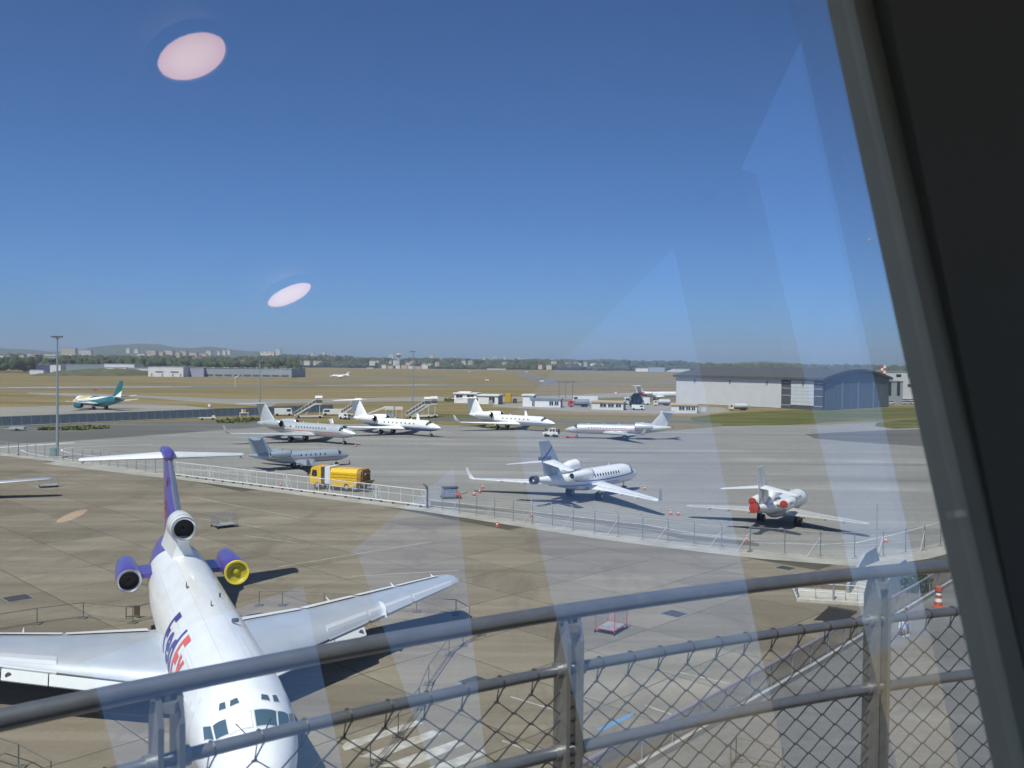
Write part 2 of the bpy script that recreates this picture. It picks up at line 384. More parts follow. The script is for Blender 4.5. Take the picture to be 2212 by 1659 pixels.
# painted markings and covers near the tower
BLUEP = mat('blue_road_paint', (0.06, 0.18, 0.38), 0.7, var=0.25, scale=2, dirt=(0.12, 0.2, 0.3))
def pquad(name, pts, z=0.008, m=None): return struct(psheet(name, pts, z, m or LINEW))
WORN = mat('worn_white_paint', (0.46, 0.45, 0.41), 0.8, scale=1.6, var=0.1, dirt=(0.24, 0.215, 0.17), detail=9)
for q in ([(738, 1612), (750, 1602), (900, 1556), (915, 1562), (745, 1622)], [(775, 1634), (935, 1577), (955, 1585), (815, 1640)], [(820, 1655), (990, 1597), (1008, 1606), (880, 1660)],
          [(900, 1668), (1040, 1617), (1050, 1628), (935, 1680)]): pquad('crossing_stripe', q, 0.008, WORN)
pquad('bay_marking', [(1290, 1574), (1372, 1536), (1362, 1549), (1296, 1582)], 0.008, BLUEP)
pquad('bay_marking', [(1165, 1632), (1196, 1613), (1208, 1616), (1160, 1640)], 0.008, BLUEP)
for a, b in (((1103, 1505), (1245, 1548)), ((1392, 1523), (1450, 1543)), ((1465, 1452), (1590, 1480)), ((1085, 1600), (1190, 1640))): paint_path([a, b], 0.12, .006, WORN)
for pp in ([(432, 1077), (540, 1098), (645, 1118)], [(525, 1156), (645, 1173)], [(430, 1120), (560, 1139)], [(600, 1225), (930, 1170)], [(760, 1245), (990, 1232)]): paint_path(pp, .13, .005, WORN)
COVER = mat('iron_cover', (0.05, 0.047, 0.042), 0.7, var=0.25, scale=4)
for k, (x, y, w, lb) in enumerate([(38, 1292, 1.5, 'dark square iron drain cover in the apron near the left edge'), (1028, 1473, 1.3, 'dark iron drain cover just right of the white airliner nose'), (1457, 1326, 1.3, 'dark iron drain cover beyond the red and silver cage'),
        (1697, 1227, 1.2, 'small dark drain cover close to the security fence'), (372, 1201, 1.0, 'thin dark drain cover left of the white tail fin')]):
    p = gp(x, y); t = thing('drain_cover', lb, 'drain cover', (p.x, p.y, 0.0), A46, 'drain covers in the near apron')
    b = MB(); b.box((0, 0, 0.006), (w, w, 0.016)); b.build('cover_plate', COVER, t)
    b = MB(); 
    for q in (-1, 1): b.box((q*w/2+q*0.04, 0, 0.008), (0.06, w+0.14, 0.02)); b.box((0, q*w/2+q*0.04, 0.008), (w, 0.06, 0.02))
    b.build('rim', STEEL(), t)
# ================================================================ aircraft building kit (local frame: x aft from the nose, +y starboard, z up from the ground)
def lerp_tab(tab, x):
    if x <= tab[0][0]: return tab[0][1:]
    for a, b in zip(tab, tab[1:]):
        if x <= b[0]:
            t = (x-a[0])/(b[0]-a[0]); t2 = t*t*(3-2*t)*0.35+t*0.65
            return tuple(p+(q-p)*t2 for p, q in zip(a[1:], b[1:]))
    return tab[-1][1:]
class Fus:
    def __init__(s, tab): s.tab = tab                     # rows: x, top, bottom, half width
    def pt(s, x, a, off=0.0):
        zt, zb, hw = lerp_tab(s.tab, x); zc = zb+(zt-zb)*0.5; hh = (zt-zb)/2
        y, z = hw*math.sin(a), hh*math.cos(a)
        n = Vector((0, math.sin(a)/max(hw, 1e-3), math.cos(a)/max(hh, 1e-3))).normalized()
        return Vector((x, y+n.y*off, zc+z+n.z*off))
    def mesh(s, b, nx=60, na=32, x0=None, x1=None):
        x0 = s.tab[0][0] if x0 is None else x0; x1 = s.tab[-1][0] if x1 is None else x1
        xs = sorted(set([x0+(x1-x0)*i/nx for i in range(nx+1)]+[t[0] for t in s.tab if x0 <= t[0] <= x1]))
        b.loft([[s.pt(x, 2*math.pi*k/na) for k in range(na)] for x in xs]); return b
    def quad(s, b, c, off=0.012, n=4):                    # c: four (x, angle) corners
        g = []
        for i in range(n+1):
            for j in range(n+1):
                u, v = i/n, j/n
                x = (c[0][0]*(1-u)+c[1][0]*u)*(1-v)+(c[3][0]*(1-u)+c[2][0]*u)*v
                a = (c[0][1]*(1-u)+c[1][1]*u)*(1-v)+(c[3][1]*(1-u)+c[2][1]*u)*v
                g.append(s.pt(x, a, off))
        return b.add(g, [(i*(n+1)+j, (i+1)*(n+1)+j, (i+1)*(n+1)+j+1, i*(n+1)+j+1) for i in range(n) for j in range(n)])
    def oval(s, b, x, a, rx, ra, off=0.012, n=10, p=1.0):
        vs = [s.pt(x, a, off)]
        for k in range(n):
            t = 2*math.pi*k/n; cx, cy = math.cos(t), math.sin(t)
            cx = math.copysign(abs(cx)**p, cx); cy = math.copysign(abs(cy)**p, cy)
            vs.append(s.pt(x+rx*cx, a+ra*cy, off))
        return b.add(vs, [(0, 1+k, 1+(k+1) % n) for k in range(n)])
    def band(s, b, xa, xb, zfun, w, side, off=0.008, n=40):    # a painted line along the flank at height zfun(x)
        P = []
        for i in range(n+1):
            x = xa+(xb-xa)*i/n; zt, zb, hw = lerp_tab(s.tab, x); zc = (zt+zb)/2; hh = (zt-zb)/2
            for dz in (-w/2, w/2):
                q = max(-0.999, min(0.999, (zfun(x)+dz-zc)/hh)); P.append(s.pt(x, side*math.acos(q), off))
        return b.add(P, [(2*i, 2*i+1, 2*i+3, 2*i+2) for i in range(n)])
AF = [(1.0, 0.0), (0.75, 0.055), (0.5, 0.085), (0.25, 0.098), (0.1, 0.07), (0.03, 0.042), (0, 0), (0.03, -0.03), (0.1, -0.04), (0.3, -0.045), (0.6, -0.03)]
def surf(b, secs, sgn=1, vert=False, th=1.0):           # secs: (span, xLE, z, chord, thickness factor); vert: span is height, third value is y
    rings = []
    for sp, xl, z, ch, tk in secs:
        ring = []
        for u, w in AF:
            h = w*ch*tk*th
            if vert: h = (abs(w)*0.9 if w >= 0 else -abs(w)*0.9)*ch*tk*th; ring.append((xl+u*ch, z+h*1.0, sp))
            else: ring.append((xl+u*ch, sgn*sp, z+h))
        rings.append(ring)
    return b.loft(rings)
SYM = [(1.0, 0.004), (0.7, 0.04), (0.4, 0.055), (0.15, 0.045), (0.04, 0.025), (0, 0), (0.04, -0.025), (0.15, -0.045), (0.4, -0.055), (0.7, -0.04), (1.0, -0.004)]
def fin(b, secs):                                       # secs: (z, xLE, chord, thickness factor)
    return b.loft([[(xl+u*ch, w*ch*tk, z) for u, w in SYM] for z, xl, ch, tk in secs])
def wheel(b, c, r, w): b.lathe([(r*0.55, -w/2), (r*0.92, -w/2), (r, -w/2*0.6), (r, w/2*0.6), (r*0.92, w/2), (r*0.55, w/2)], c, 'y', 14)
def gear(root, name, x, y, r, w, top, gap, tilt=0.0):
    b = MB(); b.tube([(x+tilt, y, top), (x, y, r)], [r*0.27, r*0.2], 8); b.tube([(x+tilt*0.5+0.35, y, top), (x+0.02, y, r*1.5)], r*0.1, 6); b.tube([(x, y-gap/2, r), (x, y+gap/2, r)], r*0.14, 6)
    g = b.build(name, mat('gear_leg', (0.5, 0.5, 0.5), 0.4, 0.5), root, True)
    for q in (-1, 1):
        b = MB(); wheel(b, (x, y+q*gap/2, r), r, w); t = b.build('tyre', DARK(), g, True)
    b = MB()
    for q in (-1, 1): b.lathe([(r*0.5, -0.02), (r*0.5, 0.02)], (x, y+q*(gap/2+w/2+0.003), r), 'y', 12)
    b.build('hub', mat('wheel_hub', (0.45, 0.45, 0.44), 0.4, 0.5), g)
    return g
def nacelle(root, name, x0, ln, r, y, z, m, lip=None, cover=None, rear_cover=None, rex=0.72, tiltin=0.0):
    b = MB(); prof = [(r*0.80, 0.10), (r*0.90, 0.0), (r*0.985, 0.12*r), (r*1.05, ln*0.18), (r*1.06, ln*0.4), (r*0.98, ln*0.7), (r*rex, ln), (r*rex*0.9, ln), (r*rex*0.86, ln*0.93)]
    b.lathe([(a, x0+h) for a, h in prof], (0, y, z), 'x', 28, False, False)
    e = b.build(name, m, root, True)
    b = MB(); b.lathe([(r*0.79, x0+0.16), (r*0.84, x0+0.0), (r*0.93, x0-0.035), (r*1.0, x0+0.06*r), (r*1.03, x0+0.25*r)], (0, y, z), 'x', 28, False, False); b.build('intake_lip', lip or CHROME(), e, True)
    b = MB(); b.lathe([(r*0.80, x0+0.15), (r*0.82, x0+r*0.9), (r*0.10, x0+r*0.9), (0.01, x0+r*0.55)], (0, y, z), 'x', 28, False, True); b.build('fan', BLACKHOLE(), e, True)
    b = MB(); b.lathe([(r*rex*0.95, x0+ln-0.005), (r*rex*0.8, x0+ln-r*0.5), (0.02, x0+ln-r*0.3)], (0, y, z), 'x', 24, False, True); b.build('exhaust', BLACKHOLE(), e, True)
    for cv, xx, rr, sg in ((cover, x0, r, -1), (rear_cover, x0+ln, r*rex*1.08, 1)):
        if cv:
            b = MB(); b.lathe([(rr*1.02, xx-sg*0.12), (rr*1.04, xx+sg*0.05), (rr*0.92, xx+sg*0.10), (rr*0.45, xx+sg*0.10), (rr*0.40, xx+sg*0.14), (0.01, xx+sg*0.15)], (0, y, z), 'x', 24, False, True); b.build('engine_cover', cv, e, True)
    return e

def livery(name, base, metal=0.0, rough=0.3, belly=None, bz=None, coat=0.4, curve=None, dirt=0.05):
    g = NT(name); X, Y, Z = g.xyz()
    nz = g.noise(g.map((0.6, 2, 2)), 0.8, 5, 0.65)
    c = g.mix(g.ramp(nz, [(0.35, (dirt*5, dirt*5, dirt*5)), (0.6, (0, 0, 0))]), base, tuple(0.86*q for q in base))
    if belly:
        for col, (k0, kx) in zip(belly, bz):                 # below the line z = k0 + kx*x
            lim = g.math('MULTIPLY_ADD', X, kx, k0); c = g.mix(g.math('LESS_THAN', Z, lim), c, col)
    if curve: c = curve(g, c, X, Y, Z)
    g.l(c, g.b.inputs['Base Color']); g.b.inputs['Metallic'].default_value = metal; g.b.inputs['Roughness'].default_value = rough; g.b.inputs['Coat Weight'].default_value = coat
    return g.m

def jet(name, label, cfg, main=None, hd=None, group=None, cat='aircraft'):
    C = cfg; L, r, rh, zb = C['L'], C['r'], C['rh'], C['zb']; zt = zb+2*rh; zn = zb+C.get('nz', 0.75)*rh; nl = C['nl']; ts = C['ts']; ze = C['ze']
    root = thing(name, label, cat, group=group)
    if main is not None:
        nv = Vector((math.cos(hd), math.sin(hd), 0)); root.location = Vector((main.x, main.y, 0))+nv*C['mx']; root.rotation_euler = (0, 0, hd+math.pi)
    tab = []
    for t, tp, bt, hw in ((0, .01, .01, .02), (.03, .07, .16, .14), (.1, .19, .38, .32), (.25, .40, .64, .57), (.42, .56, .82, .76), (.52, .68, .89, .85), (.66, .90, .95, .93), (.82, .98, .99, .98), (1, 1, 1, 1)):
        tab.append((nl*t, zn+(zt-zn)*tp, zn-(zn-zb)*bt, r*hw))
    for s in (0, .2, .4, .6, .8, .93, 1):
        tp = zt-(zt-ze-r*.12)*(s**1.9); bt = zb+(ze-r*.12-zb)*(s**1.15); tab.append((ts+(L-ts)*s, tp, bt, r*(1-.87*s**1.35)))
    F = Fus(tab); body = C['body']; trim = C.get('trim', body)
    b = MB(); F.mesh(b, 50, 28); b.build('fuselage', body, root, True)
    # glazing
    for sg in (-1, 1):
        for x0, x1, a0, a1 in ((.50, .655, 2, 36), (.535, .70, 40, 60), (.60, .72, 63, 78)):
            b = MB(); F.quad(b, [(nl*x0, sg*R(a0)), (nl*(x0+.01), sg*R(a1)), (nl*(x1+.01), sg*R(a1)), (nl*x1, sg*R(a0))], 0.015); b.build('windscreen', GLASSD(), root, True)
    n, wx0, wx1, wa, wr = C['win']; wm = C.get('wmat') or GLASSD(); skip = C.get('skipwin', ())
    for sg in (-1, 1):
        for k in range(n):
            x = wx0+(wx1-wx0)*k/(n-1); m = wm
            b = MB(); F.oval(b, x, sg*R(wa), wr[0], wr[1]/rh, 0.014, 12, C.get('wp', 0.6)); b.build('cabin_window', mat('window_blind', (0.7, 0.7, 0.68), 0.5) if k in skip else m, root)
        b = MB(); dx = nl*1.05
        for q in ((dx, dx+0.02, 48, 112), (dx+.85, dx+.87, 48, 112)): F.quad(b, [(q[0], sg*R(q[2])), (q[1], sg*R(q[2])), (q[1], sg*R(q[3])), (q[0], sg*R(q[3]))], 0.006)
        for a in (48, 112): F.quad(b, [(dx, sg*R(a-.4)), (dx+.87, sg*R(a-.4)), (dx+.87, sg*R(a+.4)), (dx, sg*R(a+.4))], 0.006)
        b.build('cabin_door', mat('panel_gap', (0.25, 0.25, 0.26), 0.6), root)
    for col, zf, w, xa, xb in C.get('lines', ()):
        for sg in (-1, 1):
            b = MB(); F.band(b, xa, xb, zf, w, sg); b.build('cheat_line', col, root)
    # belly fairing and wings
    rx, rc, zr = C['rx'], C['rc'], C['wz']; hs, tipc, swp = C['span']/2, C['tc'], math.tan(R(C['sw'])); dih = math.tan(R(C.get('dih', 3)))
    if C.get('fair', True):
        b = MB(); rings = []
        for t, k in ((0, .15), (.12, .62), (.3, .95), (.6, 1), (.85, .75), (1, .15)):
            x = rx-0.8+(rc+2.6)*t; rings.append([(x, r*1.05*k*math.sin(2*math.pi*q/20), zb+rh*.42+rh*.55*k*math.cos(2*math.pi*q/20)) for q in range(20)])
        b.loft(rings); b.build('belly_fairing', body, root, True)
    wmt = C.get('wing', trim)
    for sg in (-1, 1):
        b = MB(); tx = rx+(hs-r*.6)*swp; kk = C.get('kink', .33); ky = r*.6+(hs-r*.6)*kk
        S = [(r*.5, rx, zr, rc, 1.15), (ky, rx+(ky-r*.6)*swp, zr+(ky-r)*dih, rc*(1-kk)*.82+tipc*kk, .95), (hs*.97, tx*1-.03*hs*swp, zr+(hs*.97-r)*dih, tipc*1.06, .8), (hs, tx+.25*tipc*.3, zr+(hs-r)*dih, tipc*.72, .6)]
        surf(b, S, sg); w = b.build('wing', wmt, root, True)
        b = MB(); zs = zr+(ky-r)*dih
        for fr in (.25, .5, .72):                                   # flap track fairings
            yy = r*.6+(hs-r*.6)*fr; xe = rx+(yy-r*.6)*swp+(rc*(1-fr)+tipc*fr)*.80; b.tube([(xe-.9, sg*yy, zr+(yy-r)*dih-.08), (xe, sg*yy, zr+(yy-r)*dih-.16), (xe+.75, sg*yy, zr+(yy-r)*dih-.05)], [.03, .1, .02], 6)
        b.build('flap_fairing', wmt, w, True)
        # control-surface gap along the trailing edge
        b = MB()
        for f0, f1 in ((.08, .40), (.42, .68), (.70, .93)):
            q = []
            for fr in (f0, f1):
                yy = r*.6+(hs-r*.6)*fr; ch = rc*(1-fr)*(.9 if fr > .1 else 1)+tipc*fr; xl = rx+(yy-r*.6)*swp; q.append((xl+ch*.76, sg*yy, zr+(yy-r)*dih+ch*.072)); 
            b.tube(q, 0.018, 4)
        b.build('flap_gap', mat('panel_gap', (0.25, 0.25, 0.26), 0.6), w)
        if C.get('wl'):
            h, out, sweep = C['wl']; zt0 = zr+(hs-r)*dih; b = MB(); rings = []
            for t in (0, .25, .6, 1):
                yy = sg*(hs-.03+out*(t**.75)); zz = zt0+h*(t**1.35); ch = tipc*(.85-.5*t); xl = tx+.1*tipc+sweep*t
                rings.append([(xl+u*ch, yy+sg*v*ch*.8*-1, zz+v*ch*.25) for u, v in AF])
            b.loft(rings); b.build('winglet', C.get('wlm', wmt), w, True)
    # fin and tailplane
    fx, fch, fz0, fz1, ftx, ftc = C['fin']
    b = MB(); fin(b, [(fz0-.4, fx-.3, fch+.3, 1), (fz0, fx, fch, 1), (fz1, ftx, ftc, .85)]); fn = b.build('tail_fin', C.get('finm', trim), root, True)
    if C.get('dorsal', True):
        b = MB(); fin(b, [(zt-.35, fx-fch*.75, fch*1.1, .35), (fz0+(fz1-fz0)*.16, fx+(ftx-fx)*.16-.05, fch*.3, .7)]); b.build('dorsal_fillet', C.get('finm', trim), fn, True)
    b = MB(); hx = fz0+(fz1-fz0)*.5; gx = lambda z: (fx+(ftx-fx)*(z-fz0)/(fz1-fz0), fch+(ftc-fch)*(z-fz0)/(fz1-fz0))
    for sg in (-1, 1):
        P = []
        for z in (fz0+.15, fz1-.15): xl, ch = gx(z); P.append((xl+ch*.7, sg*(.045*ch), z))
        b.tube(P, 0.014, 4)
    b.build('rudder_gap', mat('panel_gap', (0.25, 0.25, 0.26), 0.6), fn)
    hz, hx0, hc, hspan, htc, hsw, hdih = C['tail']
    for sg in (-1, 1):
        b = MB(); surf(b, [(0.0, hx0, hz, hc, 1), (hspan/2*.96, hx0+hspan/2*.96*math.tan(R(hsw)), hz+hspan/2*.96*math.tan(R(hdih)), htc*1.05, .9), (hspan/2, hx0+hspan/2*math.tan(R(hsw))+.1, hz+hspan/2*math.tan(R(hdih)), htc*.7, .6)], sg, th=.8)
        b.build('tailplane', C.get('tailm', trim), root, True)
    if C.get('bullet', True):
        b = MB(); b.loft([[(hx0+t*(hc+.5)-.5, k*.16*math.sin(2*math.pi*q/12), hz+k*.16*math.cos(2*math.pi*q/12)+.02) for q in range(12)] for t, k in ((0, .1), (.2, .9), (.6, 1), (1, .2))]); b.build('tail_bullet', C.get('finm', trim), root, True)
    # engines
    if 'eng' in C:
        ex, el, er, ey, ez = C['eng']
        for sg in (-1, 1):
            e = nacelle(root, 'engine', ex, el, er, sg*ey, ez, C.get('engm', trim), C.get('lip'), C.get('cov'), C.get('rcov'))
            b = MB()
            if C.get('underwing'): b.prism([(ex+el*.25, ez+er*.8), (ex+el*.5, ez+er*1.5), (ex+el*1.15, ez+er*1.5), (ex+el*.95, ez+er*.6)], sg*ey-.12, sg*ey+.12, 'y')
            else: b.box((ex+el*.55, sg*(r*.7+ey-er)/2+sg*.1, ez-.02), (el*.55, abs(ey-er-r*.5)+.4, .26))
            b.build('pylon', C.get('engm', trim), e)
    if 'ceng' in C:
        cx, cl, cr, cz = C['ceng']
        e = nacelle(root, 'centre_engine', cx, 1.5, cr, 0, cz, C.get('engm', trim), C.get('lip'), C.get('ccov'))
        b = MB(); b.loft([[(x, rr*math.sin(2*math.pi*q/20), z+rr*math.cos(2*math.pi*q/20)) for q in range(20)] for x, rr, z in ((cx+.5, cr*1.0, cz), (cx+1.6, cr*1.02, cz-.02), (cx+cl*.45, cr*.95, cz-.3), (cx+cl*.75, cr*.7, cz-.75))])
        b.prism([(cx+.45, cz-.2), (cx+1.3, zt-.4), (cx+cl*.7, zt-.5), (cx+cl*.7, cz-.6)], -cr*.38, cr*.38, 'y'); b.build('intake_duct', C.get('engm', trim), e, True)
        b = MB(); b.lathe([(.42*r, L-.5), (.40*r, L+.25), (.35*r, L+.25), (.3*r, L-.1), (.02, L-.1)], (0, 0, ze), 'x', 20, True, True); nz_ = b.build('jet_pipe', C.get('pipe') or mat('jet_pipe_metal', (0.12, 0.12, 0.125), 0.4, 0.6), e, True)
        if C.get('pcov'):
            b = MB(); b.lathe([(.47*r, L-.05), (.47*r, L+.3), (.1, L+.36), (.01, L+.36)], (0, 0, ze), 'x', 20, True, True); b.build('engine_cover', C['pcov'], e, True)
    # undercarriage
    gx0, mx, my, gr = C['gx'], C['mx'], C['my'], C['gr']
    gear(root, 'nose_gear', gx0, 0, gr*.66, gr*.4, zb+rh*.5, gr*.75, .25)
    for sg in (-1, 1): gear(root, 'main_gear', mx, sg*my, gr, gr*.55, zr+.15, gr*1.05)
    b = MB()
    for sg in (-1, 1): b.box((mx, sg*(my+gr*.62), zb+.1), (1.0, .04, .75))
    b.build('gear_door', trim, root)
    b = MB()
    for k in C.get('ant', (0.35, 0.45)): b.box((L*k, 0, lerp_tab(tab, L*k)[0]+.12), (.35, .03, .32), taper=.6)
    b.build('antenna', trim, root)
    root_F[root.name] = F
    return root
root_F = {}
def put_text(root, fus, body, size, x0, a0, side, m, name='lettering', bold=0.0, off=0.02, xs=1.0, dirv=None):
    """wrap lettering round the fuselage flank; reads towards the nose on starboard (side=1), towards the tail on port"""
    me = text_mesh(body, size, bold); bm = bmesh.new(); bm.from_mesh(me)
    for k in range(1, 14):
        bmesh.ops.bisect_plane(bm, geom=bm.verts[:]+bm.edges[:]+bm.faces[:], plane_co=(0, size*k/14, 0), plane_no=(0, 1, 0))
    for v in bm.verts:
        u, h = v.co.x*xs, v.co.y
        x = x0-u if side > 0 else x0+u
        zt, zb, hw = lerp_tab(fus.tab, x); rr = ((zt-zb)/2+hw)/2
        v.co = fus.pt(x, side*(a0-h/rr), off)
    bm.to_mesh(me); bm.free(); me.update()
    return link(name, me, m, root)
def flat_text(root, body, size, origin, ux, uy, m, name='lettering', bold=0.0):
    me = text_mesh(body, size, bold); o = Vector(origin); ux = Vector(ux); uy = Vector(uy)
    for v in me.vertices: v.co = o+ux*v.co.x+uy*v.co.y
    me.update(); return link(name, me, m, root)
# ================================================================ aircraft on the field
PURPLE = mat('purple_paint', (0.085, 0.06, 0.30), 0.32, var=0.1, scale=0.8, coat=0.4)
ORANGE = mat('orange_lettering', (0.66, 0.09, 0.045), 0.45)
VIOLET = mat('violet_lettering', (0.06, 0.04, 0.24), 0.4)
YCOV = mat('yellow_cover', (0.72, 0.58, 0.02), 0.5, var=0.1, scale=3)
REDCOV = mat('red_canvas', (0.36, 0.035, 0.03), 0.75, var=0.2, scale=5)
LINEG = mat('panel_gap', (0.25, 0.25, 0.26), 0.6)
# ---- the white freighter in front of the tower
fr_nose, fr_h = Vector((-7.66, 28.27, 0)), -0.445
fr = thing('cargo_airliner', 'large white three-engined cargo airliner with purple tail parked nose towards the tower', 'aircraft', fr_nose, math.atan2(math.cos(fr_h), math.sin(fr_h)))
FT = [(0, 2.76, 2.70, .03), (.12, 3.02, 2.42, .30), (.4, 3.30, 2.16, .58), (1.0, 3.70, 1.84, 1.0), (1.75, 4.05, 1.58, 1.34), (2.2, 4.38, 1.48, 1.48), (2.75, 4.82, 1.40, 1.61), (3.4, 5.08, 1.33, 1.72), (4.5, 5.27, 1.27, 1.83),
      (6, 5.35, 1.25, 1.88), (12, 5.35, 1.25, 1.88), (20, 5.35, 1.25, 1.88), (24, 5.35, 1.30, 1.88), (27, 5.34, 1.60, 1.80), (30, 5.30, 2.25, 1.60), (33, 5.15, 3.00, 1.22), (35.5, 4.85, 3.55, .80), (37.3, 4.60, 3.85, .42)]
FF = Fus(FT)
FRW = livery('freighter_skin', (0.80, 0.80, 0.785), 0, 0.33, dirt=0.13,
    curve=lambda g, c, X, Y, Z: g.mix(g.step(g.math('ADD', X, g.math('MULTIPLY', Z, 0.55)), 31.6), c, (0.085, 0.06, 0.30)))
b = MB(); FF.mesh(b, 90, 48); b.build('fuselage', FRW, fr, True)
FWS = mat('cockpit_glass', (0.05, 0.085, 0.09), 0.05, spec=1.0)
FRM = mat('window_frame_grey', (0.52, 0.53, 0.52), 0.4)
def fr_win(name, c, m=FWS):
    cx = sum(q[0] for q in c)/4; ca = sum(q[1] for q in c)/4
    b = MB(); FF.quad(b, [(cx+(x-cx)*1.13, R(ca+(a-ca)*1.09)) for x, a in c], 0.012, 6); fo = b.build('window_surround', FRM, fr, True)
    b = MB(); FF.quad(b, [(x, R(a)) for x, a in c], 0.022, 6); b.build(name, m, fo, True)
for sg in (-1, 1):
    fr_win('windscreen', [(2.04, sg*2.5), (2.12, sg*31), (2.58, sg*30), (2.52, sg*2.5)], FWS if sg < 0 else mat('painted_glint_screen', (.75, .77, .77), .15))  # starboard pane painted pale to imitate the sun's reflection
    fr_win('windscreen', [(2.17, sg*34), (2.36, sg*52), (2.80, sg*50), (2.60, sg*33)])
    fr_win('side_window', [(2.42, sg*55), (2.85, sg*68), (3.25, sg*62), (2.90, sg*53)])
    fr_win('eyebrow_window', [(2.92, sg*13), (2.94, sg*24), (3.16, sg*22), (3.15, sg*14)])
    fr_win('eyebrow_window', [(2.98, sg*29), (3.1, sg*37), (3.34, sg*34), (3.24, sg*28)])
    b = MB(); p, q = FF.pt(1.86, R(sg*12), .03), FF.pt(2.3, R(sg*22), .04); b.tube([p, q], .018, 5); b.build('wiper', DARK(), fr)
b = MB()
for x0, x1, a0, a1 in ((4.6, 5.5, 52, 112),):
    for sg in (1, -1):
        for q in ((x0, x0+.03), (x1-.03, x1)): FF.quad(b, [(q[0], R(sg*a0)), (q[1], R(sg*a0)), (q[1], R(sg*a1)), (q[0], R(sg*a1))], .008)
for sg in (1,): 
    for a in (-22, 52): FF.quad(b, [(6.2, R(a)), (9.4, R(a)), (9.4, R(a+.5)), (6.2, R(a+.5))], .008)
b.build('door_outline', LINEG, fr)
b = MB()
for x in (6, 8.2, 10.5, 12.8, 15.2, 17.4, 19.7, 21.9, 24.2):
    FF.quad(b, [(x, -R(120)), (x+.018, -R(120)), (x+.018, R(120)), (x, R(120))], .004, 24)
for a_ in (-78, -46, -14, 14, 46, 78): FF.quad(b, [(5.6, R(a_)), (26, R(a_)), (26, R(a_+.45)), (5.6, R(a_+.45))], .004, 24)
b.build('skin_joint', mat('skin_joint_grey', (0.45, 0.45, 0.45), 0.6), fr)
b = MB(); b.box((18.4, .55, 5.42), (.45, .03, .28), taper=.5); b.box((14.2, -.1, 5.46), (.3, .03, .24), taper=.5); b.box((16.2, -.75, 5.30), (.08, .08, .18)); b.lathe([(.16, 5.28), (.15, 5.40), (.02, 5.42)], (11.4, -.75, 0), 'z', 12); b.build('antenna', mat('dark_antenna', (0.07, 0.07, 0.075), 0.5), fr)
# lettering on the starboard flank, reading towards the nose
for ch_, x_, m_ in (('F', 15.35, VIOLET), ('e', 14.1, VIOLET), ('d', 12.95, VIOLET), ('E', 11.55, ORANGE), ('x', 10.25, ORANGE)): put_text(fr, FF, ch_, 2.65, x_, R(92), 1, m_, bold=0.07, off=.02, xs=0.78)
